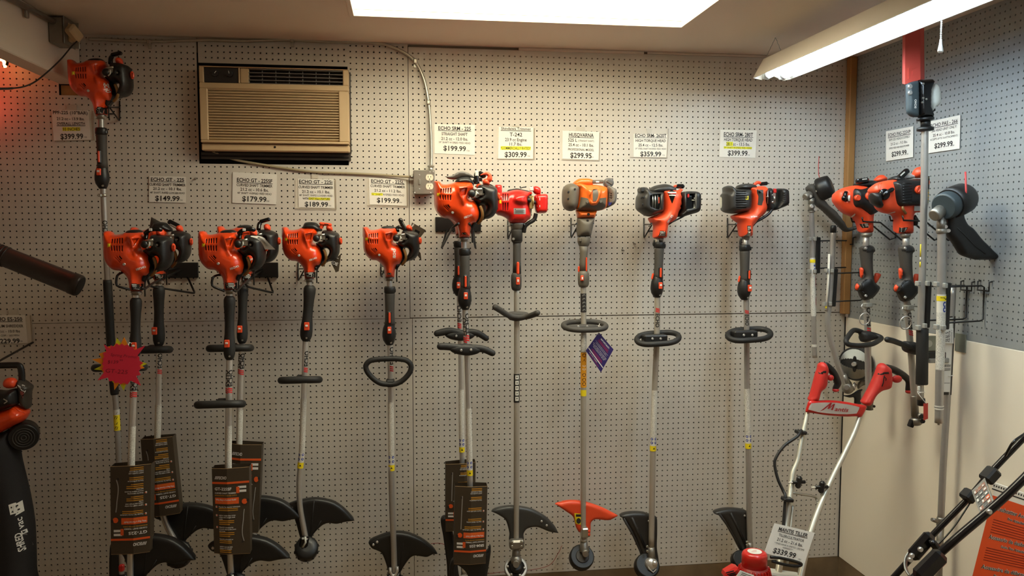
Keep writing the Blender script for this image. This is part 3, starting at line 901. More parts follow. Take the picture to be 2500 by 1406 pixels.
sign('price_sign', 'white price card with yellow marked start feature line, $189.99', [(727, 436), (814, 438), (816.5, 508), (729, 506)],
     [('ECHO GT - 225i', .905, .12, .93, UL), ('CURVED SHAFT TRIMMER', .715, .095, .97), ('21.2 cc - 10.1 lbs.', .56, .10, .78), ('48" SHAFT, RAPID LOADER HEAD,', .43, .065, .95, {'bold': .0}), ('WITH EASY iStart FEATURE', .315, .07, .76, {'hl': (.29, .89)}), ('$189.99', .125, .17, .65, BD), tx(.08)],
     slv=[(721, 437), (820, 438), (822, 511), (720, 509)], tab=[(760, 425), (777, 425), (777, 436), (760, 436)])
sign('price_sign', 'white price card left of the steel outlet box, $199.99', [(900.5, 434.5), (992, 438.5), (993.5, 502.5), (902, 499)],
     [('ECHO GT - 225L', .90, .13, .88, UL), ('CURVED SHAFT TRIMMER', .715, .10, .92), ('21.2 cc - 11.2 lbs.', .55, .105, .72), ('55" SHAFT W/SPEED FEED HEAD', .40, .075, .86, {'bold': .0, 'hl': (.06, .36)}), ('$199.99', .185, .185, .60, BD), tx(.12, .83)],
     slv=[(898, 436), (995, 439), (996, 504), (896, 502)])
sign('price_sign', 'price card with a pale ghosted top edge above the paired straight trimmers, $199.99', [(1060, 302.5), (1159.5, 305), (1159, 378.5), (1061, 374.5)],
     [('ECHO SRM - 225', .87, .125, .80, UL), ('STRAIGHT SHAFT', .68, .105, .64), ('21.2 cc - 12.0 lbs.', .52, .105, .66), ('59" SHAFT W/SPEED FEED HEAD', .39, .065, .78, {'bold': .0}), ('$199.99', .20, .17, .56, BD), tx(.135, .83)])
sign('price_sign', 'price card marked commercially rated above the red trimmer, $309.99', [(1217.5, 309.5), (1302, 311.5), (1301.5, 387.5), (1216, 387)],
     [('Shindaiwa Trimmer', .955, .085, .86, {'ul': 1}), ('T-242', .77, .125, .36), ('23.9 cc Engine', .605, .105, .62), ('11.7 lbs.', .465, .10, .36), ('*COMMERCIALLY RATED*', .335, .09, .86, {'hl': (.07, .93)}), ('$309.99', .135, .17, .63, BD), tx(.085)],
     slv=[(1214, 311), (1306, 313), (1305, 389), (1213, 388)], tab=[(1251, 306), (1268, 307), (1268, 311), (1251, 311)])
sign('price_sign', 'price card for the grey and orange professional trimmer, $299.95', [(1373.5, 319), (1465, 322), (1463, 390.5), (1373, 387.5)],
     [('HUSQVARNA', .87, .135, .66, UL), ('525 L', .68, .12, .24, {'cx': .27}), ('(STRAIGHT SHAFT)', .665, .065, .42, {'cx': .63, 'bold': .0}), ('25.4 cc - 10.1 lbs.', .515, .11, .68), ('PROFESSIONAL MODEL', .35, .085, .70, {'bold': .006}), ('$299.95', .145, .19, .58, BD), tx(.095, .80)],
     slv=[(1372, 320), (1466, 323), (1464, 392.5), (1371, 390)], tab=[(1407, 309), (1428, 310), (1428, 321), (1407, 320)])
sign('price_sign', 'price card above the black faced high torque trimmer, $359.99', [(1547, 326.5), (1630, 327), (1630.5, 384), (1546.5, 383)],
     [('ECHO SRM- 2620T', .93, .15, .92, UL), ('HIGH TORQUE HEAD', .71, .12, .88), ('25.4 cc - 12.5 lbs.', .52, .125, .72), ('59" STEEL SHAFT W/SPEED FEED HEAD', .36, .07, .90, {'bold': .0}), ('$359.99', .14, .21, .61, BD), tx(.09)],
     slv=[(1541, 315), (1633, 314), (1629.5, 385.5), (1538, 384)], tab=[(1577, 314), (1594, 314), (1590, 326), (1582, 326)])
sign('price_sign', 'price card with green marked 28.1 displacement, $399.99', [(1758.5, 316.5), (1847.5, 318.5), (1844, 385.5), (1756.5, 383.5)],
     [('ECHO SRM- 280T', .84, .15, .80, UL), ('HIGH TORQUE HEAD', .65, .12, .78), ('28.1 cc - 13.5 lbs.', .49, .12, .65, {'hl': (.18, .36)}), ('59" SHAFT W/SPEED FEED HEAD', .355, .065, .76, {'bold': .0, 'hl': (.11, .89)}), ('$399.99', .165, .19, .55, BD), tx(.10, .80)])
sign('price_sign', 'slanting price card on the right wall nearer the corner, $299.99', [(2163, 320.5), (2229.5, 308), (2229, 383.5), (2163, 393.5)],
     [('ECHO PAS-225VP', .85, .12, .82, {'ul': 1, 'bold': .012}), ('SRM 225 HEAD/COMBO', .69, .08, .76, {'bold': .0}), ('21.2 cc - 9.3 lbs.', .54, .09, .62, {'bold': .004}), ('SPEED FEED 400 HEAD/POWER', .405, .06, .74, {'bold': .0}), ('$299.99', .20, .165, .55, BD), tx(.13, .80)], plane=('right', .005))
sign('price_sign', 'price card on the right wall half behind the pole saw shaft, $299.99', [(2268, 297), (2344.5, 280.5), (2342.5, 363), (2266, 374)],
     [('ECHO PAS - 266', .85, .12, .86, {'ul': 1, 'bold': .012}), ('266 HEAD UNIT ONLY!', .685, .085, .80, {'bold': .0}), ('25.4 cc - 10.8 lbs.', .535, .09, .70, {'bold': .004}), ('ACCEPTS UP TO 16 ATTACHMENTS', .41, .06, .88, {'bold': .0}), ('$299.99', .20, .16, .58, BD), tx(.13, .80)], plane=('right', .005))
sign('price_sign', 'price card cut by the left picture edge beneath the dark blower tube, $229.99', [(-34, 769), (61, 769), (68, 838), (-28, 840)],
     [('ECHO ES-250', .86, .14, .80, {'ul': 1, 'bold': .02, 'cx': .52}), ('VACUUM SHREDDER', .62, .10, .86), ('25.2cc - 10.0 lbs', .44, .10, .66, {'bold': .004}), ('391 CFM - 165 MPH', .29, .07, .60, {'bold': .0}), ('$229.99', .10, .165, .60, BD), tx(.08, .83)],
     slv=[(-36, 772), (76, 770), (81, 838), (-28, 842)], tab=[(20, 756), (42, 754), (44, 769), (22, 769)])
# ---------------------------------------------------------------- engine heads
def put(name, sh, m, root, cutm=None, label=None):
    b = MB(); sh.put(b, 0, 1 if cutm else None)
    return make(name, b, [m, cutm] if cutm else m, root, label=label)
def oval(cx, cy, rx, ry, n=14, rot=0.):
    c, s = math.cos(rot), math.sin(rot)
    return [(cx+rx*math.cos(a)*c-ry*math.sin(a)*s, cy+rx*math.cos(a)*s+ry*math.sin(a)*c) for a in [2*math.pi*i/n for i in range(n)]]
def rect(x0, y0, x1, y1): return [(x0, y0), (x1, y0), (x1, y1), (x0, y1)]
def sl(x0, y0, x1, y1, sk=0): return [(x0+sk, y0), (x1+sk, y0), (x1, y1), (x0, y1)]
def wline(pp, d, tr, n=5):
    """3-D path from local pixels (u,v[,dd]) where dd moves the point forward of the plane d"""
    out = []
    for p in pp:
        a, c = tr(p[0], p[1]); out.append(W(a, c, d+(p[2] if len(p) > 2 else 0)))
    return bez(out, n)
def onshell(fn_sh, tr, cx, cy, ang, lift=.0012):
    """frame for lettering draped on a shell: metres along (x,y) from the pixel (cx,cy), turned by ang"""
    w = fn_sh.hit(cx, cy, tr); ca, sa = math.cos(ang), math.sin(ang)
    def f(x, y):
        X = w[0]+x*ca-y*sa; Z = w[2]+x*sa+y*ca
        return (X, fn_sh.y(X, Z, lift), Z)
    return f

def engine_225(root, nx, ny, k, d, logo='diag', cap='low', starter='black', lean=0., tagfix=None, neck='print', k2=1.0, frontal=0.):
    s = k/7.81
    def tr(u, v):
        du = (u-630)+(v-1225)*lean
        if u > 850: du *= 1+frontal
        return (nx+du*s, ny+(v-1225)*s)
    m = k*mpp(nx, d)/7.81           # metres per crop pixel
    T = lambda px: px*m
    # black body parts behind
    if cap == 'low':
        c = shell([(462, 330), (470, 282), (510, 255), (600, 243), (690, 248), (745, 280), (760, 330), (600, 345)], d-T(20), T(180), T(200), T(110), tr)
    elif cap == 'flap':
        c = shell([(470, 320), (500, 240), (560, 205), (680, 190), (760, 235), (780, 330), (620, 345)], d-T(20), T(190), T(200), T(120), tr)
    else:
        c = shell([(486, 330), (490, 270, 1), (510, 255), (545, 190), (640, 172), (760, 185), (812, 235), (870, 300), (868, 345), (700, 350)], d-T(20), T(190), T(210), T(120), tr)
    put('top_cover', c, M_black, root)
    if cap == 'flap':
        f = shell([(300, 190), (420, 175), (520, 120), (600, 108), (700, 128), (790, 185), (800, 215), (690, 205), (560, 215), (470, 245), (350, 225), (335, 205)], d+T(40), T(14), T(14), T(14), tr)
        put('heat_shield_flap', f, M_brownp, root)
    if cap == 'wedge':
        f = shell([(455, 300, 1), (490, 80, 1), (760, 225, 1), (790, 330, 1)], d-T(90), T(14), T(14), T(10), tr, smooth=False)
        put('loose_shroud', f, M_brownp, root)
    # dark crankcase and hose at the lower right
    c = shell([(760, 560), (860, 640), (905, 700), (930, 800), (925, 880), (880, 955), (800, 1030), (760, 1085), (735, 1060), (745, 960), (770, 760)], d-T(30), T(190), T(260), T(90), tr)
    put('crankcase', c, M_black, root)
    b = MB(); b.tube(wline([(905, 690, T(180)), (935, 770, T(190)), (945, 860, T(170)), (920, 930, T(120)), (870, 985, T(60))], d, tr), T(26), 9)
    make('fuel_line', b, mat('fuel_hose', (150, 112, 62), .4), root)
    b = MB(); b.tube(wline([(830, 980, T(60)), (780, 1060, T(70)), (768, 1170, T(60)), (772, 1310, T(20))], d, tr), T(13), 8)
    make('throttle_cable', b, M_black, root)
    # orange casing
    slots = []
    for u in (236, 279, 319, 360, 402):
        sk = (402-u)*.06
        slots.append((sl(u-13, 378+(402-u)*.10, u+13, 468, sk), T(30))); slots.append((sl(u-13, 502, u+13, 590-(402-u)*.05, -sk), T(30)))
    for i, (a, c_) in enumerate((((352, 668), (395, 720)), ((318, 676), (385, 745)), ((285, 684), (372, 770)))):
        (u0, v0), (u1, v1) = a, c_
        nx_, ny_ = (v1-v0), -(u1-u0); l = math.hypot(nx_, ny_); ww = (14, 9, 7)[i]; nx_, ny_ = nx_/l*ww, ny_/l*ww
        slots.append(([(u0+nx_, v0+ny_), (u1+nx_, v1+ny_), (u1-nx_, v1-ny_), (u0-nx_, v0-ny_)], T(22)))
    slots.append(([(548, 392), (686, 380), (664, 505), (568, 520)], T(55), 1))
    pod = [(462, 330), (480, 312), (600, 300), (715, 316), (722, 420), (700, 560), (650, 678), (600, 690), (565, 650), (500, 470)]
    body = [(128, 268, 1), (205, 266), (262, 316), (330, 322), (430, 302), (470, 283), (600, 273), (742, 284), (775, 325), (790, 390), (728, 470), (706, 555), (780, 585), (852, 655), (890, 745), (905, 830), (880, 920), (826, 985), (765, 1010), (742, 1090), (727, 1225, 1), (545, 1225, 1), (527, 1085), (500, 1005), (400, 912), (285, 892), (200, 822), (150, 742), (127, 640), (124, 450)]
    o = shell(body, d, T(300), T(300), T(210), tr, step=.005, bumps=[(pod, T(75), T(70))], cuts=slots)
    put('engine_casing', o, M_orange, root, M_dark)
    # upright fin of the starter side
    fn = shell([(118, 450, 1), (120, 272, 1), (150, 268), (205, 268), (240, 300), (215, 420), (160, 480)], d-T(60), T(150), T(240), T(60), tr)
    put('cooling_fin', fn, M_orange, root)
    b = MB(); drape(b, o, rect(172, 468, 222, 530), tr, T(3)); make('warning_sticker', b, M_yellow, root)
    b = MB(); screw_on(b, o, 437, 800, T(24), tr, hgt=T(14)); make('screw', b, M_chrome, root)
    b = MB()
    if logo == 'up': letters(b, onshell(o, tr, 722, 760, math.pi/2), 'ECHO', 0, 0, T(52), .03, T(150)); f = onshell(o, tr, 722, 760, math.pi/2)
    elif logo == 'down': letters(b, onshell(o, tr, 770, 760, -math.pi/2+.25), 'ECHO', 0, 0, T(62), .03, T(150)); f = onshell(o, tr, 770, 760, -math.pi/2+.25)
    else: f = onshell(o, tr, 700, 862, .36); letters(b, f, 'ECHO', T(15), 0, T(34), .03, T(112))
    for i in range(3):
        w_ = T(7); x = -T(74 if logo == 'diag' else 100)+i*T(13); hh = T(17 if logo == 'diag' else 27)
        b.add([f(x, -hh), f(x+w_, -hh), f(x+w_+T(5), hh), f(x+T(5), hh)], [(0, 1, 2, 3)])
    make('logo_lettering', b, M_wprint, root)
    if neck == 'print':
        b = MB(); drape(b, o, rect(552, 1108, 748, 1212), tr, T(4), .008); nl = make('warning_label', b, M_dark, root)
        b = MB()
        for i, (a, e) in enumerate(((563, 738), (572, 728), (580, 722), (585, 716))):
            drape(b, o, rect(a, 1120+i*23, e, 1129+i*23), tr, T(9), .01)
        make('label_print', b, M_wprint, nl)
    elif neck == 'stamp':
        b = MB(); drape(b, o, rect(594, 1140, 664, 1175), tr, T(4), .01); nl = make('name_plate', b, M_dark, root)
        b = MB(); drape(b, o, rect(604, 1150, 654, 1165), tr, T(8), .01); make('label_print', b, M_wprint, nl)
    else:
        b = MB(); drape(b, o, rect(540, 985, 740, 1050), tr, T(4), .01); nl = make('warning_label', b, M_dark, root)
        b = MB()
        for i in range(3): drape(b, o, rect(552, 995+i*17, 728, 1001+i*17), tr, T(8), .012)
        make('label_print', b, M_wprint, nl)
    # collar, bolts, first bit of shaft
    c0 = W(*tr(632, 1222), d); c1 = W(*tr(634, 1292), d)
    b = MB(); b.tube([c0, c0*.55+c1*.45, c1], [T(88), T(80), T(70)], 18); b.box((c0*.5+c1*.5)+np.array([0, -T(10), -T(5)]), (T(190), T(60), T(42)), ch=T(12)); col = make('clamp_collar', b, M_cast, root)
    for u in (552, 706):
        w = W(*tr(u, 1268), d); b = MB(); b.cyl((w[0], -d-T(20), w[2]), (w[0], -d-T(60), w[2]), T(25), T(22), 12); make('bolt', b, M_chrome, col)
    # air cleaner and tank
    tank = [(880, 338), (965, 326), (1090, 346), (1180, 392), (1198, 470), (1205, 640), (1190, 760), (1130, 860), (1050, 905), (990, 912), (950, 935), (938, 880), (998, 760), (1002, 700), (955, 664), (880, 678), (845, 648), (795, 600), (800, 540), (880, 520), (900, 440), (858, 420)]
    a = shell(tank, d+T(20), T(270), T(300), T(130), tr, step=.005, cuts=[(oval(962, 482, 36, 46), T(50))])
    tk = put('air_cleaner_cover', a, M_black, root, M_dark)
    b = MB(); w = a.hit(958, 490, tr); y = w[1]; b.cyl((w[0], y+T(10), w[2]), (w[0], y-T(14), w[2]), T(17), seg=10); make('screw', b, M_steel, tk)
    # purge bulb, carburettor bits
    w = W(*tr(762, 480), d+T(250)); b = MB(); b.ball(w, T(66), 14, 10, (1, .8, 1)); make('primer_bulb', b, M_black, root)
    b = MB(); w = W(*tr(870, 455), d+T(170)); b.box(w, (T(150), T(160), T(120)), ch=T(14)); b.cyl(w+np.array([-T(70), -T(80), T(30)]), w+np.array([T(60), -T(90), T(50)]), T(22), seg=9); b.ball(w+np.array([-T(20), -T(90), -T(30)]), T(26), 9, 6); make('carburettor', b, M_steel, root)
    b = MB(); b.tube(wline([(800, 540, T(250)), (835, 500, T(270)), (842, 440, T(270))], d, tr), T(14), 7); make('fuel_clip', b, M_milk, root)
    # starter handle, choke knob, red side knob
    if starter == 'black':
        b = MB(); b.tube(wline([(842, 135, T(60)), (862, 190, T(70)), (895, 250, T(80)), (925, 312, T(90))], d, tr, 4), [T(44)]*3+[T(42)]*10, 10, flat=.8, round_ends=3); sh_ = make('starter_grip', b, M_gloss, root)
        b = MB(); b.tube(wline([(790, 340, T(100)), (770, 290, T(60)), (830, 270, T(60)), (900, 300, T(70))], d, tr), T(34), 9); make('starter_guide', b, M_gloss, root)
    elif starter == 'flat':
        b = MB(); b.tube(wline([(780, 300, T(150)), (850, 250, T(170)), (960, 235, T(170)), (1010, 245, T(150))], d, tr, 4), T(36), 10, flat=.8, round_ends=3); make('starter_grip', b, M_gloss, root)
        b = MB(); b.tube(wline([(780, 400, T(150)), (790, 330, T(120)), (800, 290, T(130))], d, tr), T(36), 9); make('starter_guide', b, M_gloss, root)
        b = MB(); w = W(*tr(855, 245), d+T(205)); b.box(w, (T(50), T(20), T(45)), ch=T(5)); make('grip_label', b, M_wprint, root)
    elif starter == 'tilt':
        b = MB(); w = W(*tr(900, 205), d); b.box(w, (T(230), T(90), T(90)), rot=Euler((0, .5, 0)).to_matrix(), ch=T(24)); make('starter_grip', b, M_gloss, root)
        b = MB(); w = W(*tr(905, 255), d+T(30)); b.box(w, (T(180), T(60), T(36)), rot=Euler((0, .5, 0)).to_matrix(), ch=T(12)); make('starter_guide', b, M_steel, root)
    elif starter == 'up':
        b = MB(); w = W(*tr(965, 165), d); b.box(w, (T(200), T(90), T(70)), rot=Euler((0, -.28, 0)).to_matrix(), ch=T(22)); make('starter_grip', b, M_gloss, root)
        b = MB(); b.tube(wline([(850, 330, T(60)), (860, 250, T(20)), (880, 210, 0)], d, tr), T(40), 9); make('starter_guide', b, M_gloss, root)
    elif starter == 'orange':
        b = MB(); w = W(*tr(935, 215), d+T(30)); b.box(w, (T(235), T(110), T(62)), rot=Euler((0, .12, 0)).to_matrix(), ch=T(22)); g = make('starter_grip', b, M_orange2, root)
        b = MB(); w = W(*tr(950, 214), d+T(86)); b.box(w, (T(80), T(6), T(16)), rot=Euler((0, .12, 0)).to_matrix(), ch=T(3)); make('grip_slot', b, M_dark, g)
        b = MB(); b.tube(wline([(870, 235, T(30)), (850, 270, T(30)), (852, 300, T(30))], d, tr), T(40), 9); make('starter_guide', b, M_orange2, root)
    elif starter == 'cap':
        b = MB(); w = W(*tr(930, 160), d); b.box(w, (T(150), T(100), T(90)), rot=Euler((0, .5, 0)).to_matrix(), ch=T(28)); make('starter_grip', b, M_gloss, root)
        b = MB(); b.tube(wline([(850, 310, T(60)), (840, 200, T(40)), (850, 135, T(30))], d, tr), T(46), 9); make('starter_guide', b, M_gloss, root)
        b = MB(); w = W(*tr(848, 140), d+T(70)); b.box(w, (T(60), T(20), T(90)), ch=T(8)); make('grip_label', b, M_milk, root)
    kn = shell([(944, 262), (985, 225), (1040, 240), (1065, 290), (1060, 340), (1000, 345), (955, 325)], d-T(10), T(120), T(120), T(60), tr, cuts=())
    put('fuel_cap', kn, M_orange2, root)
    if starter == 'cap':
        kn = shell([(900, 170), (1000, 110), (1080, 140), (1110, 210), (1090, 280), (980, 290), (930, 250), (1000, 240), (1030, 180), (990, 160)], d+T(40), T(60), T(60), T(40), tr)
        put('choke_lever', kn, M_orange2, root)
    b = MB(); w = W(*tr(1214, 530), d+T(70)); b.ball(w, T(70), 14, 10, (.5, .9, 1.0)); rb = make('cover_knob', b, M_orange2, root)
    b = MB(); w = W(*tr(1228, 530), d+T(120)); b.box(w, (T(34), T(30), T(90)), ch=T(10)); make('knob_rib', b, M_orange2, rb)
    return tr, T

def grip_barrel(root, x0, y0, x1, y1, w, d, switch=.8, switch_side=.05):
    """smooth moulded rear grip on a curved-shaft trimmer"""
    m = mpp((x0+x1)/2, d)
    prof = [(0, .55), (.02, .82), (.06, 1.0), (.13, 1.0), (.25, .88), (.42, .80), (.58, .82), (.70, .95), (.82, 1.02), (.90, .98), (.96, .80), (1.0, .5)]
    a, c = W(x0, y0, d), W(x1, y1, d)
    b = MB(); b.tube([a+(c-a)*t for t, r in prof], [w/2*m*r for t, r in prof], 16)
    g = make('rear_grip', b, M_rub, root)
    p = a+(c-a)*switch
    b = MB(); b.box(p+np.array([switch_side*w*m, -w/2*m-.002, 0]), (w*m*.42, .014, w*m*.66), ch=.002); s = make('stop_switch', b, M_orange2, root)
    b = MB(); b.box(p+np.array([switch_side*w*m, -w/2*m-.009, w*m*.06]), (w*m*.22, .004, w*m*.16), ch=.001); make('switch_mark', b, M_wprint, s)
    b = MB(); q = a+(c-a)*.93; b.cyl(q+np.array([w*m*.1, -w*m*.36, 0]), q+np.array([w*m*.1, -w*m*.46, 0]), .004, seg=8); make('screw', b, M_steel, root)
    return g
def grip_control(root, x0, y0, x1, y1, w, d, trig=(.50, .70), sw=.78, side=0., grey=True, lever=None, bulge=1.0):
    """control grip: clamp, ribbed rubber tube, orange lock-out strip, dark switch housing"""
    m = mpp((x0+x1)/2, d); a, c = W(x0, y0, d), W(x1, y1, d)
    at = lambda t, dx=0., dy=0.: a+(c-a)*t+np.array([dx*w*m, dy*w*m, 0])
    b = MB(); b.tube([at(t) for t in (0, .02, .10, .13)], [w*m*.50, w*m*.58, w*m*.58, w*m*.46], 16); cl = make('grip_clamp', b, M_black, root)
    b = MB(); b.box(at(.07, .45, -.1), (w*m*.35, w*m*.5, w*m*.4), ch=.003); make('clamp_lug', b, M_black, cl)
    b = MB(); b.tube([at(t) for t in (.11, .14, .30, .45, .58, .66)], [w*m*r for r in (.50, .52, .49, .47, .50, .54)], 16); make('rubber_sleeve', b, M_grip if grey else M_rub, root)
    b = MB()
    T_ = [(.60, .46), (.66, .54), (.72, .64*bulge), (.78, .70*bulge), (.85, .71*bulge), (.91, .62*bulge), (.96, .48), (1.0, .34)]
    b.tube([at(t, -.08*(bulge if .66 < t < .95 else .4)) for t, r in T_], [w*m*r for t, r in T_], 18)
    make('switch_housing', b, M_black, root)
    if trig:
        t0, t1 = trig; b = MB(); mid = at((t0+t1)/2, side, -.50); L = np.linalg.norm(at(t1)-at(t0)); b.box(mid, (w*m*.28, .014, L), ch=.004); make('trigger_lock', b, M_orange2, root)
        b = MB(); b.box(at((t0+t1)/2, side, -.46), (w*m*.42, .012, L*1.12), ch=.004); make('trigger_bezel', b, M_black, root)
    p = at(sw, side-.02, -.66*bulge)
    b = MB(); b.box(p, (w*m*.40, .014, w*m*.70), ch=.002); s = make('stop_switch', b, M_orange2, root)
    b = MB(); b.box(p+np.array([0, -.0075, w*m*.07]), (w*m*.22, .002, w*m*.2)); make('switch_mark', b, M_wprint, s)
    if lever:
        b = MB(); b.box(at(.62, -.62, 0.), (w*m*.2, .012, w*m*.7), rot=Euler((0, .2, 0)).to_matrix(), ch=.004); make('throttle_trigger', b, M_orange2, root)
    b = MB(); q = at(.95, .12, -.40); b.cyl(q, q+np.array([0, -.004, 0]), .0045, seg=8); make('screw', b, M_steel, root)

def shaft(root, pts, r, m, d, n=10, name='shaft'):
    b = MB(); b.tube(path(pts, d, n), r, 18); return make(name, b, m, root)
def sleeve_at(root, name, pts, y0, y1, r, m, d):
    """label wrapped round the shaft between image rows y0 and y1 (pts: two or more axis pixels)"""
    ys = [p[1] for p in pts]; xs = [p[0] for p in pts]
    yy = np.linspace(y0, y1, 6); b = MB(); b.tube([W(np.interp(y, ys, xs), y, d) for y in yy], r, 18, caps=False)
    return make(name, b, m, root, recalc=True)
def axis_at(pts, y, d):
    ys = [p[1] for p in pts]; xs = [p[0] for p in pts]; return W(np.interp(y, ys, xs), y, d)
def shaft_text(root, txt, pts, ya, yb, r, d, mt, h=.017, phi=0., slashes=None, up=False, name='shaft_lettering', bold=.03):
    """lettering running along the shaft, wrapped round its front; reads downward unless up"""
    A, B = axis_at(pts, ya, d), axis_at(pts, yb, d); L = np.linalg.norm(B-A)
    def wrap(s_, q):      # s_ metres from A along the shaft, q metres around
        t = s_/L; P = A+(B-A)*t; an = phi+q/r
        return P+np.array([math.sin(an)*(r+.0008), -math.cos(an)*(r+.0008), 0])
    v, f, x0, x1 = glyphs(txt, bold, .0)
    bm = bmesh.new(); vs = [bm.verts.new((p[0], p[1], 0)) for p in v]
    for q in f:
        try: bm.faces.new([vs[i] for i in q])
        except ValueError: pass
    bmesh.ops.triangulate(bm, faces=bm.faces)
    bmesh.ops.subdivide_edges(bm, edges=[e for e in bm.edges if abs(e.verts[0].co.y-e.verts[1].co.y) > .18], cuts=2)
    bmesh.ops.triangulate(bm, faces=bm.faces)
    bm.verts.index_update()
    b = MB(); sc = h/.73
    Lt = L*(.72 if slashes else 1.0); sx = Lt/(x1-x0)
    P = []
    for q in bm.verts:
        u = (q.co.x-x0)*sx; w_ = q.co.y*sc-h/2
        if up: P.append(wrap(L-u-(L-Lt), -w_))
        else: P.append(wrap(u+(L-Lt), w_))
    fs = [tuple(x.index for x in q.verts) for q in bm.faces]; bm.free()
    b.add(P, fs)
    o = make(name, b, mt, root, recalc=False)
    if slashes:
        b = MB(); g = (L-Lt)/4.2
        for i in range(3):
            u = i*g*1.2; 
            def Q(s_, w_): return wrap(L-s_, -w_) if up else wrap(s_, w_)
            b.add([Q(u-h*.0+ (h*.25)*(j/4.0-.5), h*(j/4.0-.5)) for j in range(5)]+[Q(u+g*.75+(h*.25)*(j/4.0-.5), h*(j/4.0-.5)) for j in range(5)], [(j, j+1, j+6, j+5) for j in range(4)])
        if up:
            pass
        make('logo_slashes', b, M_redprint, root, recalc=False)
    return o
def icons(root, pts, y0, y1, r, d, dark=M_bluep):
    """safety pictograms at the lower end of the shaft label: two blue discs, a yellow caution band"""
    L = axis_at(pts, y1, d)-axis_at(pts, y0, d); h_ = y1-y0
    sleeve_at(root, 'caution_band', pts, y0+h_*.62, y1, r+.0012, M_yellow, d)
    for i, (yy, an) in enumerate(((y0+h_*.12, .55), (y0+h_*.40, .55), (y0+h_*.12, -.75), (y0+h_*.40, -.75))):
        c = axis_at(pts, yy, d); b = MB(); R = r*.42; vs = []
        for k in range(12):
            t = 2*math.pi*k/12; q = an+R*math.cos(t)/r
            vs.append(c+np.array([math.sin(q)*(r+.0016), -math.cos(q)*(r+.0016), R*1.15*math.sin(t)]))
        b.add(vs, [tuple(range(12))]); p = make('pictogram', b, dark, root)
        vs2 = []
        for k in range(8):
            t = 2*math.pi*k/8; q = an+R*.4*math.cos(t)/r
            vs2.append(c+np.array([math.sin(q)*(r+.0021), -math.cos(q)*(r+.0021), R*.5*math.sin(t)]))
        b = MB(); b.add(vs2, [tuple(range(8))]); make('pictogram_mark', b, M_wprint, p)
    c = axis_at(pts, y0+h_*.80, d); b = MB()
    b.add([c+np.array([math.sin(a)*(r+.0019), -math.cos(a)*(r+.0019), z]) for a, z in ((-.35, -.004), (.35, -.004), (0., .005))], [(0, 1, 2)]); make('caution_mark', b, M_ink, root)
def guard(root, pts, d, m, tr=None, tf=.010, tb=.035, R=.012, bolts=(), bolt_r=.006, rim=None, name='debris_shield'):
    g = shell(pts, d, tf, tb, R, tr); o = put(name, g, m, root)
    for p in bolts:
        b = MB(); screw_on(b, g, p[0], p[1], bolt_r, tr, hgt=.004); make('bolt', b, M_chrome, root)
    return g
def bar_loop(root, cx, cy, rx, d, r=.0150, dep=.09, m=None, back=.02, droop=.0, name='front_handle'):
    """D loop handle lying level, so the picture shows its front bar edge on"""
    m_ = mpp(cx, d); c = W(cx, cy, d); R = rx*m_-r*.9; droop = (dep/2)*(CAMP[2]-c[2])/3.2; c[2] += droop*.3
    P = []
    for t in np.linspace(0, 2*math.pi, 33)[:-1]:
        ex = math.copysign(abs(math.cos(t))**.55, math.cos(t)); ey = math.copysign(abs(math.sin(t))**.75, math.sin(t))
        P.append((c[0]+R*ex, -d-(dep/2-back)-dep/2*ey, c[2]+droop*ey))
    b = MB(); b.tube(P, r, 12, closed=True, up=(0, 0, 1)); o = make(name, b, m or M_rub, root)
    b = MB(); b.box((c[0], -d+back*.6, c[2]), (.045, .04, .028), ch=.006); make('handle_clamp', b, m or M_rub, root)
    return o
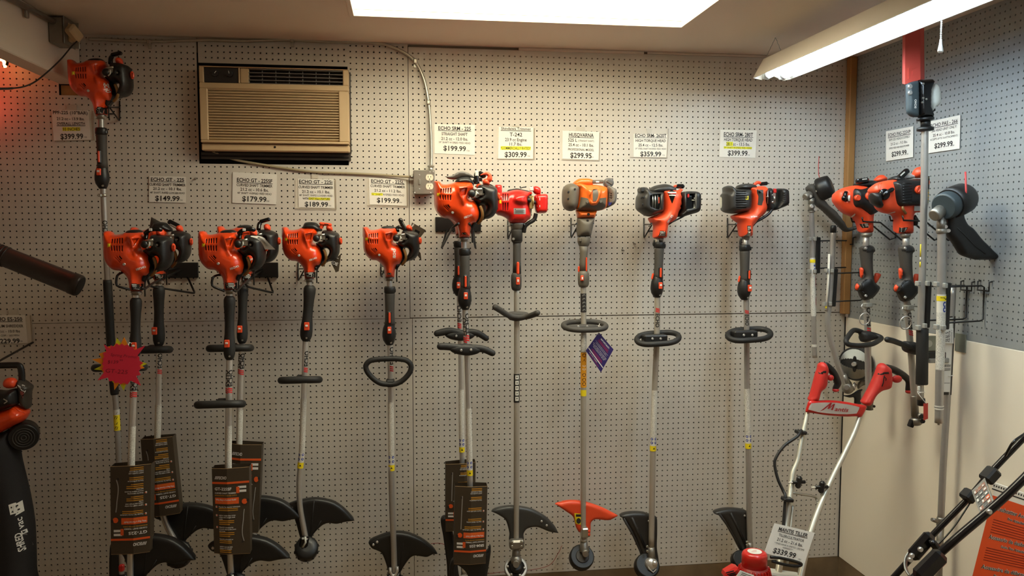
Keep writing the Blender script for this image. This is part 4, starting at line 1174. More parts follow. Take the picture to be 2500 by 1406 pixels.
# ---------------------------------------------------------------- trimmers hanging on the back wall
GT = 'orange string trimmers on the back wall'
def crop(ox, oy, s): return lambda u, v: (ox+u/s, oy+v/s)
G_I = [(540, 1075), (560, 1060), (620, 1040), (700, 1030), (780, 1045), (830, 1075), (870, 1115), (887, 1137, 1), (840, 1143), (800, 1152), (760, 1148), (730, 1160), (690, 1200), (665, 1245), (630, 1235), (603, 1150), (588, 1115), (555, 1100)]
def curved_bottom(root, tr, d, bx=655, by=1270, br=57):
    """fan shaped guard, bracket and spool at the foot of a curved-shaft trimmer; tr maps reference pixels"""
    g = guard(root, G_I, d-.02, M_black, tr, tf=.012, tb=.05, R=.014, bolts=((562, 1087), (582, 1076)), bolt_r=.006)
    b = MB()
    for ln in (((690, 1045), (672, 1210)), ((725, 1140), (690, 1200))):
        b.tube([(W(*tr(u, v), d)[0], g.y(W(*tr(u, v), d)[0], W(*tr(u, v), d)[2], .0005), W(*tr(u, v), d)[2]) for u, v in (ln[0], ((ln[0][0]+ln[1][0])/2, (ln[0][1]+ln[1][1])/2), ln[1])], .0022, 6)
    make('shield_rib', b, M_rub, root)
    c = W(*tr(bx, by), d); m = abs(W(*tr(bx+1, by), d)[0]-c[0])
    b = MB(); ax = Vector((.12, -.75, .60)).normalized(); C = Vector(c)+Vector((0, -.01, 0))
    b.tube([C-ax*.030, C-ax*.024, C+ax*.018, C+ax*.026, C+ax*.028], [br*m*.86, br*m, br*m, br*m*.85, br*m*.4], 26)
    sp = make('line_spool', b, M_black, root)
    b = MB()
    for k in range(10):
        an = 2*math.pi*k/10; q = ax.orthogonal().normalized(); q = Matrix.Rotation(an, 3, ax) @ q
        b.box(C+q*br*m*.98, (.010, .010, .012), ch=.002)
    make('spool_lugs', b, M_rub, sp)['kind'] = 'stuff'
    b = MB(); w = W(*tr(645, 1235), d); b.box(w+np.array([0, -.02, 0]), (.036, .03, .05), rot=Euler((0, .2, 0)).to_matrix(), ch=.006); make('shield_bracket', b, M_gloss, root)
    b = MB(); b.tube([W(*tr(652, 1200), d)+np.array([0, -.036, 0]), W(*tr(655, 1225), d)+np.array([0, -.04, 0]), W(*tr(640, 1250), d)+np.array([0, -.038, 0])], .0045, 8); make('line_clip', b, M_milk, root)

def gt_trimmer(label, nx, ny, k, d, head, grip, bar, axis, r, label_y, icon_y, letter, foot=None, name='string_trimmer', chrome=None):
    top = W(axis[0][0], axis[0][1], d)
    t = thing(name, label, 'trimmer', W(axis[-1][0], axis[-1][1], d), GT)
    engine_225(t, nx, ny, k, d, **head)
    m = mpp(axis[0][0], d)
    shaft(t, axis, r*m, M_chrome, d)
    g = grip
    if g[0] == 'b': grip_barrel(t, *g[1:6], d, **(g[6] if len(g) > 6 else {}))
    else: grip_control(t, *g[1:6], d, **(g[6] if len(g) > 6 else {}))
    if bar: bar_loop(t, *bar, d, **{}) if len(bar) == 3 else None
    if label_y: sleeve_at(t, 'shaft_label', axis, label_y[0], label_y[1], r*m+.0009, M_fine, d)
    if icon_y:
        sleeve_at(t, 'pictogram_band', axis, icon_y[0], icon_y[1], r*m+.0008, M_label, d); icons(t, axis, icon_y[0], icon_y[1], r*m, d)
    for L in (letter if isinstance(letter, list) else [letter]):
        if L: shaft_text(t, 'ECHO', axis, L[0], L[1], r*m, d, M_ink, h=min(.022, r*m*1.7), phi=L[2], slashes=True, up=True)
    if foot: curved_bottom(t, foot, d)
    return t

# double hook on the left: front and rear trimmer
gt_trimmer('front string trimmer on the left double hook, behind the pink starburst tag', 332.5, 709.9, 1.19, .45,
    dict(logo='diag', cap='low', starter='flat', frontal=.02), ('b', 332, 726, 330, 872, 29, dict(switch=.80)), (298, 896, 66),
    [(332, 700), (331, 860), (325, 980), (321, 1100), (319, 1250), (318, 1400), (318, 1470)], 8.2, (1040, 1150), None, [(912, 968, .75), (912, 968, -.95)],
    foot=lambda u, v: (306+(u-600)*.60, 1424+(v-1240)*.56))
gt_trimmer('rear string trimmer on the left double hook with a loose dark shroud on top', 388, 683.6, 1.05, .22,
    dict(logo='diag', cap='wedge', starter='tilt'), ('b', 388, 697, 388, 846, 29, dict(switch=.73, switch_side=-.22)), (372, 853, 53),
    [(388, 680), (388, 850), (387, 980), (384, 1080), (388, 1200), (402, 1270), (432, 1330)], 7.4, (987, 1090), None, [(862, 912, .7)],
    foot=lambda u, v: (437+(u-655)*.575, 1350+(v-1270)*.50))
gt_trimmer('front string trimmer on the second double hook with a folded white paper tag', 561.5, 707, 1.165, .43,
    dict(logo='diag', cap='low', starter='flat', frontal=.02), ('b', 560.5, 722, 560, 879, 29, dict(switch=.73, switch_side=-.10)), (541, 985.5, 62),
    [(561, 700), (560, 880), (558.5, 980), (557.5, 1100), (558, 1250), (562, 1350), (566, 1440)], 7.8, (1038, 1150), None, [(902, 958, .75), (902, 958, -.95)],
    foot=lambda u, v: (574+(u-655)*.58, 1424+(v-1260)*.50))
gt_trimmer('rear string trimmer on the second double hook, starter grip raised', 600.7, 684, 1.075, .22,
    dict(logo='diag', cap='low', starter='up'), ('b', 593, 696, 591, 839, 27, dict(switch=.74, switch_side=-.12)), (565, 849, 57),
    [(597, 680), (591, 838), (587, 930), (584, 1090), (590, 1200), (612, 1290), (640, 1330)], 7.2, (1000, 1090), None, [(862, 914, .6), (862, 910, -1.0)],
    foot=lambda u, v: (612+(u-655)*.545, 1330+(v-1270)*.49))
gt_trimmer('single string trimmer with tall black top cover and orange starter grip', 755.1, 679.4, 1.02, .20,
    dict(logo='diag', cap='tall', starter='orange'), ('b', 757, 696, 746, 833, 30, dict(switch=.72)), (735, 926.5, 54),
    [(757, 676), (746, 832), (743, 930), (740, 1020), (737.5, 1100), (732, 1150), (730, 1190), (733, 1240), (742, 1290), (747, 1318)], 7.0, (973, 1104), (1104, 1142), [(856, 908, .7)],
    foot=crop(420, 700, 1.9917))
# loop handled trimmer
t = gt_trimmer('single string trimmer with upright D loop handle and brown tag behind', 950.7, 676.9, 1.0, .20,
    dict(logo='up', cap='low', starter='black', neck='stamp'), ('c', 951.5, 699, 952, 842, 24, dict(trig=(.43, .62), sw=.735, side=-.02)), None,
    [(951, 672), (952, 842), (953.5, 940), (955, 1060), (956, 1140)], 7.2, (981, 1112), (1110, 1148), [(846, 906, .72)])
d = .20
b = MB(); m = mpp(950, d); b.tube(path([(955, 1138), (957, 1230), (961, 1330), (963, 1400), (964, 1420)], d), 7.6*m, 18); make('lower_tube', b, M_alu, t)
P = [(948, 876), (925, 877), (903, 881), (893, 893), (897, 908), (912, 925), (930, 936), (948, 938), (966, 937), (985, 927), (1001, 908), (1003, 891), (993, 880), (972, 876)]
b = MB(); b.tube([W(p[0], p[1], d+.035) for p in [tuple(q) for q in smooth_loop(P, 6)]], 6.6*m, 12, closed=True); make('loop_handle', b, M_rub, t)
b = MB(); w = W(953, 934, d+.012); b.box(w, (.036, .06, .030), ch=.006); make('handle_clamp', b, M_rub, t)
g = guard(t, [(543, 850), (600, 800), (680, 765), (780, 728), (880, 700), (1000, 680), (1150, 690), (1290, 730), (1420, 790), (1540, 870), (1640, 960), (1697, 1040, 1), (1620, 1040), (1520, 1085), (1420, 1075), (1320, 1062), (1250, 1090), (1190, 1160), (1130, 1250), (1080, 1330), (980, 1390), (880, 1340), (845, 1230), (800, 1100), (750, 1010), (680, 975), (600, 940)], d-.02, M_black, crop(820, 1200, 6.825), tf=.012, tb=.05, R=.014, bolts=((688, 838), (624, 884)), bolt_r=.0055)
b = MB(); tr = crop(820, 1200, 6.825)
b.tube([g.hit(u, v, tr) for u, v in ((1150, 700), (1120, 900), (1090, 1100), (1072, 1240))], .0022, 6); make('shield_rib', b, M_rub, t)
b = MB(); b.tube([W(*tr(u, v), d+.02) for u, v in ((905, 1270), (905, 1340), (930, 1390), (960, 1402), (1000, 1385), (1025, 1330), (1022, 1250))], .0062, 9); make('shield_clip', b, M_chrome, t)
b = MB(); c = Vector(W(965, 1432, d)); ax = Vector((.1, -.75, .62)).normalized(); b.tube([c-ax*.03, c+ax*.02, c+ax*.026], [.052, .052, .04], 24); make('line_spool', b, M_black, t)
b = MB(); b.box(W(962, 1404, d), (.06, .05, .03), ch=.008); make('shield_bracket', b, M_gloss, t)

# paired straight shaft trimmers
def wing_handle(root, pts, rad, d, plate, bolts, m_=None):
    m = mpp(pts[0][0], d)
    b = MB(); b.tube(path([(p[0], p[1], d+(p[2] if len(p) > 2 else .02)) for p in pts], d, 5), np.interp(np.linspace(0, 1, (len(pts)-1)*5+1), np.linspace(0, 1, len(rad)), rad)*m, 12, round_ends=3, flat=.8)
    make('wing_handle', b, m_ or M_rub, root)
    s = shell(plate, d+.012, .022, .03, .016); put('handle_clamp', s, m_ or M_rub, root)
    for p in bolts:
        b = MB(); screw_on(b, s, p[0], p[1], .0052, hgt=.003); make('bolt', b, M_chrome, root)
ax1 = [(1120, 590), (1122, 760), (1125.5, 900), (1128, 1130), (1130, 1300), (1132, 1400)]
t = gt_trimmer('rear straight shaft trimmer mostly hidden behind the glowing orange one', 1123, 573, .98, .20,
    dict(logo='diag', cap='low', starter='up', neck='stamp'), ('c', 1120, 588, 1121, 722, 22, dict(trig=(.45, .62), sw=.80, side=-.1)), None, ax1, 6.4, (951, 1074), (1070, 1103), [(745, 800, -.35)])
wing_handle(t, [(1067, 814), (1080, 811), (1100, 808), (1128, 814), (1150, 811), (1168, 814), (1187, 826)], [8, 9, 8.5, 9, 8.5, 8, 7], .20, [(1086, 818), (1100, 808), (1126, 805), (1150, 808), (1160, 818), (1148, 828), (1126, 832), (1100, 828)], ((1114, 820), (1140, 819)))
ax2 = [(1133, 575), (1135.5, 750), (1140, 860), (1144, 1000), (1147, 1160), (1150, 1260), (1154, 1400), (1155, 1440)]
t = gt_trimmer('front straight shaft trimmer with brightly lit orange casing beside the outlet box', 1132.8, 580, 1.125, .40,
    dict(logo='diag', cap='flap', starter='cap', neck='stamp'), ('c', 1134, 606, 1137, 756, 24, dict(trig=(.44, .63), sw=.765, side=.0)), None, ax2, 7.0, (996, 1130), (1124, 1160), [(764, 832, .62), (775, 835, -.75)])
wing_handle(t, [(1075, 846), (1090, 846), (1110, 848), (1138, 852), (1160, 850), (1182, 853), (1202, 862)], [8.5, 9, 9, 10, 9, 8.5, 8], .40, [(1095, 850), (1108, 842), (1138, 839), (1166, 844), (1176, 853), (1166, 863), (1140, 868), (1108, 862)], ((1126, 855), (1150, 854)))
# lower ends of that pair: two dark shields and heads almost hidden by the cartons
for (d, pts, hc) in ((.20, [(1076, 1268), (1092, 1262), (1104, 1290), (1112, 1340), (1120, 1400), (1124, 1430), (1096, 1430), (1090, 1370), (1082, 1310)], (1112, 1440)), (.40, [(1188, 1348), (1197, 1330), (1198, 1350), (1190, 1400), (1184, 1440), (1150, 1440), (1140, 1400), (1110, 1380), (1110, 1440), (1100, 1440), (1102, 1370), (1150, 1360)], (1160, 1450))):
    b = MB(); g = Shell(smooth_loop(XZ(pts, d), .006), d, .012, .05, .014); g.put(b)
    root = [o for o in COL.objects if o.get('label', '').startswith('rear straight' if d < .3 else 'front straight')][0]
    make('debris_shield', b, M_black, root)
    b = MB(); c = Vector(W(hc[0], hc[1], d)); axv = Vector((.1, -.75, .62)).normalized(); b.tube([c-axv*.03, c+axv*.02, c+axv*.026], [.05, .05, .04], 22); make('line_spool', b, M_black, root)

def frame_of(ox, oy, s, nx, d):
    tr = crop(ox, oy, s); m = mpp(nx, d)/s
    return tr, (lambda q: q*m)

# red trimmer
def red_trimmer():
    d = .19; t = thing('string_trimmer', 'red straight shaft trimmer with red tank and grey U handle', 'trimmer', W(1262, 1390, d), 'straight shaft trimmers right of the outlet box')
    tr, T = frame_of(1195, 430, 8.79, 1262, d)
    b = MB(); b.tube(wline([(1000, 800, T(60)), (960, 930, T(60)), (840, 1010, T(60)), (765, 1080, T(60)), (735, 1210, T(40))], d, tr), T(45), 9); make('cable_boot', b, M_black, t)
    c = shell([(380, 320), (500, 275), (600, 262), (700, 285), (820, 310), (900, 360), (880, 900), (700, 950), (400, 900)], d-.02, T(160), T(230), T(100), tr); put('crankcase', c, M_black, t)
    tb = shell([(118, 420, 1), (120, 195), (140, 182), (245, 186), (265, 210), (268, 420, 1)], d-T(40), T(120), T(160), T(40), tr); put('cooling_fin', tb, M_red, t)
    slots = []
    for u in (295, 342, 395): slots += [(sl(u-14, 375, u+14, 522), T(40)), (sl(u-14, 566, u+14, 735), T(40))]
    for u in (140, 178): slots.append((sl(u-7, 420, u+7, 720), T(30)))
    pod = [(500, 540), (530, 430), (660, 380), (850, 360), (900, 380), (850, 590), (620, 600)]
    o = shell([(112, 350, 1), (212, 345), (370, 332), (470, 305), (620, 290), (820, 330), (900, 345), (908, 385), (835, 420), (805, 480), (850, 610), (872, 690), (882, 870), (820, 950), (745, 1015), (620, 1035), (430, 1005), (375, 920), (280, 865), (150, 820), (108, 740), (106, 450)], d, T(280), T(280), T(190), tr, step=.005, bumps=[(pod, T(80), T(60))], cuts=slots); put('engine_casing', o, M_red, t, M_dark)
    b = MB(); drape(b, o, rect(520, 688, 776, 816), tr, T(4)); pl = make('rating_plate', b, M_alu, t)
    b = MB(); drape(b, o, rect(545, 700, 562, 722), tr, T(8))
    for i in range(6): drape(b, o, rect(545+8*(i % 2), 732+i*13, 750-20*(i % 3), 737+i*13), tr, T(8), .02)
    make('plate_print', b, M_ink, pl)
    b = MB(); drape(b, o, rect(214, 510, 256, 586), tr, T(4)); make('warning_sticker', b, M_yellow, t)
    k = shell([(960, 430), (1020, 392), (1190, 376), (1236, 405), (1245, 560), (1236, 740), (1200, 790), (1090, 802), (1010, 790), (985, 740), (962, 560)], d+T(10), T(230), T(250), T(70), tr, cuts=[(oval(1020, 618, 18, 20), T(30)), (oval(1020, 700, 12, 14), T(30)), (oval(1022, 440, 12, 30), T(30))]); kk = put('air_cleaner_cover', k, M_red, t, M_dark)
    b = MB(); drape(b, k, rect(1072, 465, 1086, 520), tr, T(4)); drape(b, k, rect(1072, 620, 1086, 665), tr, T(4)); make('cover_mark', b, M_milk, kk)
    b = MB(); 
    kn = shell([(930, 245), (1000, 212), (1080, 250), (1102, 310), (1085, 385), (960, 375)], d-T(10), T(110), T(110), T(50), tr); put('fuel_cap', kn, M_red, t)
    b = MB(); w = W(*tr(900, 280), d+T(60)); b.box(w, (T(90), T(80), T(90)), ch=T(20)); make('starter_grip', b, M_milk, t)
    b = MB(); b.tube(wline([(660, 260, 0), (720, 240, 0), (785, 232, -T(50))], d, tr), [T(12)]*10+[T(3)], 6); make('cable_tie', b, M_black, t)
    b = MB(); b.ball(W(*tr(850, 515), d+T(240)), T(52), 12, 8); make('primer_bulb', b, M_black, t)
    b = MB(); b.ball(W(*tr(960, 560), d+T(180)), T(45), 12, 8); make('carburettor_knob', b, M_black, t)
    b = MB(); w = W(*tr(895, 560), d+T(190)); b.box(w, (T(90), T(100), T(270)), ch=T(12)); b.cyl(w+np.array([T(30), -T(60), T(110)]), w+np.array([T(34), -T(60), -T(80)]), T(18), seg=8); make('carburettor', b, mat('brass_plated', (196, 170, 110), .35, .8), t)
    # bell housing, collar, grip
    Q = lambda u, v: W(*tr(u, v), d)
    b = MB(); b.tube([Q(590, 1000), Q(592, 1040), Q(590, 1085), Q(588, 1145)], [T(165), T(165), T(140), T(125)], 20); make('clutch_housing', b, M_cast, t)
    b = MB(); b.tube([Q(588, 1140), Q(588, 1180), Q(588, 1400)], [T(122), T(120), T(118)], 18); b.tube([W(1262, 588, d), W(1262, 593, d)], [T(118), T(90)], 18); make('drive_collar', b, M_grip, t)
    b = MB(); w = Q(500, 1345); b.cyl((w[0], -d-T(90), w[2]), (w[0], -d-T(125), w[2]), T(26), seg=10); make('bolt', b, M_steel, t)
    m = mpp(1262, d)
    Pz = lambda y: W(1262, y, d)
    b = MB(); b.tube([Pz(y) for y in (590, 600, 640, 668)], [10*m, 9.6*m, 9.6*m, 10.5*m], 16); make('rubber_sleeve', b, M_grip, t)
    b = MB(); b.box(W(1263, 654, d)+np.array([0, -9.6*m, 0]), (6.4*m, .012, 30*m), ch=.004); make('trigger_lock', b, M_orange2, t)
    b = MB(); b.tube([W(1260.5, y, d) for y in (666, 672, 685, 700, 706, 709)], [10*m, 12.5*m, 13*m, 12.5*m, 11*m, 8*m], 16); make('switch_housing', b, M_grip, t)
    b = MB(); b.box(W(1262.5, 685, d)+np.array([0, -13*m, 0]), (9*m, .012, 18*m), ch=.002); s = make('stop_switch', b, M_orange2, t)
    b = MB(); b.box(W(1262.5, 684, d)+np.array([0, -13*m-.007, 0]), (4*m, .003, 6*m)); make('switch_mark', b, M_wprint, s)
    ax = [(1261.5, 700), (1261.5, 900), (1261, 1100), (1260, 1345)]
    shaft(t, ax, 6.8*m, M_silverp, d)
    b = MB(); b.tube(path([(1209, 750, d+.10), (1222, 758, d+.07), (1240, 769, d+.03), (1262, 774, d+.022), (1285, 773, d+.03), (1300, 769, d+.06), (1312, 764, d+.10)], d, 5), [7*m]*31, 12, round_ends=3); make('u_handle', b, M_grip, t)
    s = shell([(1236, 764), (1262, 760), (1290, 764), (1286, 778), (1262, 784), (1242, 779)], d+.014, .016, .03, .014); put('handle_clamp', s, M_grip, t)
    sleeve_at(t, 'pictogram_band', ax, 912, 982, 6.8*m+.0008, M_ink, d)
    for i in range(5):
        y = 915+i*13; yy = np.array([y, y+10]); b = MB()
        vs = [[axis_at(ax, q, d)+np.array([math.sin(a)*(6.8*m+.0015), -math.cos(a)*(6.8*m+.0015), 0]) for a in (-.6, -.2, .2, .6)] for q in yy]
        b.add(vs[0]+vs[1], [(j, j+1, j+5, j+4) for j in range(3)]); p = make('pictogram', b, M_label, t)
        b = MB(); c = axis_at(ax, y+5, d); rr = 6.8*m+.0019
        pts_ = [(-.25, -.003), (.0, .0035), (.3, -.002)] if i % 2 else [(-.3, .003), (.25, .003), (.0, -.0035)]
        b.add([c+np.array([math.sin(a)*rr, -math.cos(a)*rr, z]) for a, z in pts_], [(0, 1, 2)]); make('pictogram_mark', b, M_ink, p)
    cr = crop(1180, 700, 1.9923)
    g = guard(t, [(38, 1092, 1), (60, 1080), (100, 1070), (150, 1067), (230, 1080), (300, 1115), (345, 1160), (365, 1197, 1), (320, 1190), (262, 1168), (215, 1175), (196, 1200), (193, 1240), (130, 1240), (127, 1200), (108, 1135), (72, 1108)], d-.01, mat('charcoal_shield', (58, 57, 54), .4, var=.08), cr, tf=.012, tb=.04, R=.014, bolts=((283, 1140), (308, 1160)), bolt_r=.005)
    b = MB(); b.box(W(*cr(162, 1250), d+.016), (.066, .04, .042), ch=.008); br = make('shield_bracket', b, M_cast, t)
    for u, v in ((140, 1240), (185, 1240), (140, 1262), (185, 1262)):
        w = W(*cr(u, v), d+.036); b = MB(); screw(b, w, .0055, .004); make('bolt', b, M_steel, br)
    b = MB(); Q = lambda u, v, dd=0: W(*cr(u, v), d+dd); b.tube([Q(160, 1268), Q(160, 1300), Q(160, 1325, .005)], [.017, .019, .021], 16); b.ball(Q(160, 1330, .01), .025, 14, 9); b.cyl(Q(160, 1342, .02), Q(160, 1352, .05), .014, seg=14); make('gearbox', b, M_cast, t)
    ax_ = Vector((0, -.78, .62)).normalized(); c = Vector(Q(158, 1368))
    b = MB(); n = 40; R1 = 58*mpp(1260, d)/1.9923
    b.tube([c-ax_*.012, c-ax_*.006, c+ax_*.004, c+ax_*.008], [R1*.93, R1, R1, R1*.92], 36); dk = make('blade_disc', b, M_alu, t)
    b = MB(); b.tube([c+ax_*.006, c+ax_*.010], [R1*.80, R1*.72], 32); make('disc_well', b, M_dark, dk)
    b = MB()
    for k in range(6):
        q = Matrix.Rotation(2*math.pi*k/6, 3, ax_) @ ax_.orthogonal().normalized(); b.box(c+q*R1*.72+ax_*.012, (.010, .010, .010), ch=.002)
    make('disc_spokes', b, M_alu, dk)['kind'] = 'stuff'
    b = MB(); b.tube([c+ax_*.008, c+ax_*.022, c+ax_*.026], [R1*.55, R1*.5, R1*.3], 24); make('hub', b, M_black, dk)
red_trimmer()

def grey_orange_trimmer():
    d = .19; t = thing('string_trimmer', 'grey and orange trimmer with orange guard and purple hang tag', 'trimmer', W(1421, 1380, d), 'straight shaft trimmers right of the outlet box')
    tr, T = frame_of(1360, 420, 7.81, 1420, d); Q = lambda u, v, dd=0: W(*tr(u, v), d+dd)
    M_g = mat('warm_grey_casing', (98, 90, 78), .5, var=.05)
    o2 = shell([(300, 230), (330, 180), (400, 132), (470, 120), (600, 120), (660, 138), (690, 168), (660, 260), (340, 270)], d-T(40), T(120), T(200), T(80), tr); put('top_casing', o2, M_amber, t)
    slot = [([(612, 500), (660, 380), (690, 330), (770, 320), (800, 370), (795, 480), (745, 585), (670, 585)], T(30))]
    o = shell([(330, 240), (430, 215), (560, 238), (720, 240), (880, 268), (940, 300), (955, 380), (955, 500), (930, 680), (860, 725), (700, 750), (480, 745), (365, 735), (360, 660), (385, 520), (395, 320)], d, T(300), T(300), T(200), tr, step=.005, bumps=[([(540, 320), (700, 300), (860, 320), (800, 560), (740, 640), (640, 630), (590, 520)], T(60), T(50))], cuts=slot); put('engine_casing', o, M_amber, t, M_amber)
    b = MB(); drape(b, o, [(447, 480), (520, 488), (590, 505), (618, 600), (645, 635), (700, 640), (755, 625), (795, 560), (815, 500), (935, 486), (922, 660), (860, 720), (700, 744), (480, 740), (378, 725), (372, 690), (415, 665), (432, 560)], tr, .0022, .01); lo = make('lower_cover', b, M_g, t)
    for u in (572, 828):
        b = MB(); screw_on(b, o, u, 575 if u < 600 else 568, T(26), tr, hgt=T(28)); make('screw', b, M_g, lo)
    b = MB(); drape(b, o, [(676, 335), (755, 325), (790, 375), (785, 480), (740, 560), (682, 558)], tr, .0015, .008); make('grey_insert', b, M_g, t)
    nk = shell([(350, 735, 1), (760, 735, 1), (735, 800), (715, 880, 1), (385, 885, 1), (375, 800)], d, T(200), T(220), T(130), tr); put('orange_neck', nk, M_amber, t)
    b = MB(); screw_on(b, nk, 600, 806, T(26), tr); make('screw', b, M_dark, t)
    lc = shell([(105, 380), (125, 300), (180, 240), (290, 215), (390, 270), (412, 335), (398, 540), (375, 655), (310, 735), (220, 742), (145, 695), (105, 590)], d+T(10), T(280), T(280), T(130), tr); l_ = put('starter_cover', lc, M_g, t)
    for p in ((340, 325), (220, 380), (215, 510)):
        b = MB(); screw_on(b, lc, p[0], p[1], T(20), tr); make('screw', b, M_black, l_)
    b = MB(); 
    rc = shell([(945, 275), (1060, 298), (1108, 330), (1120, 400), (1120, 500), (1090, 600), (1010, 660), (935, 692), (925, 660), (952, 500)], d+T(10), T(270), T(280), T(120), tr, cuts=[(rect(975, 404+i*41, 1055, 430+i*41), T(30)) for i in range(3)]); r_ = put('air_cleaner_cover', rc, mat('mid_grey_casing', (110, 104, 96), .5), t, M_dark)
    b = MB(); drape(b, rc, [(950, 572), (1042, 572), (1020, 625), (945, 650)], tr, .001); make('blue_sticker', b, mat('blue_sticker', (52, 70, 160), .4), r_)
    b = MB(); b.box(Q(772, 185, T(30)), (T(215), T(90), T(64)), rot=Euler((0, -.03, 0)).to_matrix(), ch=T(16)); sg = make('starter_grip', b, M_g, t)
    b = MB(); b.box(Q(772, 186, T(78)), (T(60), T(6), T(24))); make('grip_slot', b, M_wprint, sg)
    b = MB(); c = Q(980, 205, 0); b.tube([c+np.array([0, T(90), 0]), c, c+np.array([0, -T(60), 0]), c+np.array([0, -T(70), 0])], [T(86), T(90), T(86), T(60)], 22); fc = make('fuel_cap', b, mat('smoke_grey', (96, 92, 90), .3), t)
    b = MB(); b.box(c+np.array([0, -T(75), 0]), (T(120), T(24), T(30)), rot=Euler((0, .5, 0)).to_matrix(), ch=T(6)); b.box(Q(1020, 140), (T(90), T(60), T(40)), ch=T(8)); make('cap_grip', b, M_g, fc)
    # neck
    n = shell([(383, 872, 1), (716, 862, 1), (690, 1000), (638, 1228, 1), (388, 1234, 1), (372, 1080)], d, T(190), T(190), T(140), tr); nn = put('clutch_housing', n, M_g, t)
    b = MB(); screw_on(b, n, 582, 930, T(24), tr); make('screw', b, M_dark, nn)
    b = MB(); b.tube([Q(512, 1240), Q(512, 1245), Q(510, 1340), Q(505, 1400), Q(500, 1440)], [T(118), T(122), T(118), T(95), T(66)], 18); b.box(Q(440, 1290, T(90)), (T(60), T(50), T(70)), ch=T(14)); make('drive_collar', b, M_g, t)
    m = mpp(1422, d); L = lambda x, y: W(x, y, d)
    b = MB(); b.tube([L(1425, 600), L(1425, 615), L(1424, 640), L(1424, 664)], [11*m, 9.4*m, 9.2*m, 10.4*m], 16); make('rubber_sleeve', b, M_g, t)
    b = MB(); b.box(L(1429.5, 645)+np.array([0, -8.6*m, 0]), (3.2*m, .012, 34*m), ch=.003); make('trigger_lock', b, M_orange2, t)
    b = MB(); b.box(L(1414, 657)+np.array([-.002, 0, 0]), (4*m, .016, 14*m), ch=.003); make('throttle_trigger', b, M_orange2, t)
    b = MB(); b.tube([L(1424.5, y) for y in (661, 668, 680, 694, 699, 701)], [10.5*m, 13.5*m, 14*m, 13*m, 11*m, 8*m], 16); make('switch_housing', b, M_g, t)
    b = MB(); b.box(L(1418, 678)+np.array([0, -13.2*m, 0]), (7*m, .012, 13*m), ch=.002); s = make('stop_switch', b, M_orange2, t)
    b = MB(); b.box(L(1418, 678)+np.array([0, -13.2*m-.007, 0]), (3*m, .003, 6*m)); make('switch_mark', b, M_wprint, s)
    ax = [(1424, 695), (1425, 800), (1424.5, 960), (1424, 1160), (1424, 1340)]
    shaft(t, ax, 6.6*m, M_silverp, d)
    r = 6.6*m
    # dark pictogram ladder, white and orange warning ladders
    sleeve_at(t, 'pictogram_ladder', ax, 716, 762, r+.0008, M_ink, d)
    for i in range(5):
        c = axis_at(ax, 720.5+i*9, d); b = MB(); b.add([c+np.array([math.sin(a)*(r+.0014), -math.cos(a)*(r+.0014), z]) for a, z in ((-.5, -.004), (.5, -.002), (.2, .005), (-.4, .003))], [(0, 1, 2, 3)]); make('pictogram', b, M_clip, t)
    sleeve_at(t, 'white_warning_label', ax, 817, 858, r+.0008, M_fine, d)
    sleeve_at(t, 'orange_warning_label', ax, 860, 945, r+.0009, mat('warning_orange', (240, 164, 30), .5), d)
    sleeve_at(t, 'yellow_warning_label', ax, 951, 966, r+.0009, M_yellow, d)
    for i, y in enumerate((866, 880, 892, 900, 914, 926, 936)):
        c = axis_at(ax, y, d); b = MB(); rr = r+.0016; n = 10 if i not in (1,) else 3
        b.add([c+np.array([math.sin(.62*math.cos(k*2*math.pi/n+1.57))*rr, -math.cos(.62*math.cos(k*2*math.pi/n+1.57))*rr, (.0085 if i not in (2, 3) else .004)*math.sin(k*2*math.pi/n+1.57)]) for k in range(n)], [tuple(range(n))])
        p = make('pictogram', b, M_ink if i not in (2, 3) else M_label, t)
        rr += .0005
        if i not in (2, 3):
            b = MB(); b.add([c+np.array([math.sin(.34*math.cos(k*2*math.pi/n+1.57))*rr, -math.cos(.34*math.cos(k*2*math.pi/n+1.57))*rr, .0048*math.sin(k*2*math.pi/n+1.57)]) for k in range(n)], [tuple(range(n))]); make('pictogram_mark', b, MATS['warning_orange'], p)
    # flat ring handle
    c = W(1425, 794, d); R = 51*m
    P = [(c[0]+R*math.copysign(abs(math.cos(a))**.7, math.cos(a)), -d-.02-.055*math.sin(a), c[2]-.012*math.sin(a)) for a in np.linspace(0, 2*math.pi, 37)[:-1]]
    b = MB(); b.tube(P, 6.6*m, 12, closed=True, up=(0, 0, 1)); make('ring_handle', b, M_grip, t)
    s = shell([(1385, 796), (1400, 792), (1450, 792), (1462, 798), (1440, 805), (1400, 804)], d+.02, .018, .03, .01); put('handle_clamp', s, M_grip, t)
    for p in ((1434, 797), (1412, 797)):
        b = MB(); screw_on(b, s, p[0], p[1], .005); make('bolt', b, M_chrome, t)
    cr = crop(1180, 700, 1.9923)
    g = guard(t, [(348, 1056, 1), (390, 1046), (430, 1040), (500, 1048), (580, 1075), (655, 1113, 1), (610, 1134), (546, 1130), (524, 1145), (516, 1205), (470, 1195), (452, 1172), (437, 1120), (402, 1092)], d-.01, M_orange2, cr, tf=.012, tb=.04, R=.012)
    b = MB(); drape(b, g, [(443, 1100), (478, 1104), (480, 1158), (446, 1152)], cr, .001); st = make('warning_sticker', b, M_yellow, t)
    b = MB(); drape(b, g, oval(463, 1138, 11, 14), cr, .0016); drape(b, g, rect(450, 1106, 474, 1118), cr, .0016); make('sticker_print', b, M_ink, st)
    Q2 = lambda u, v, dd=0: W(*cr(u, v), d+dd)
    b = MB(); b.box(Q2(492, 1192, .014), (.032, .04, .045), ch=.005); b.cyl(Q2(488, 1225), Q2(488, 1240), .0165, seg=16); br = make('shield_bracket', b, M_steel, t)
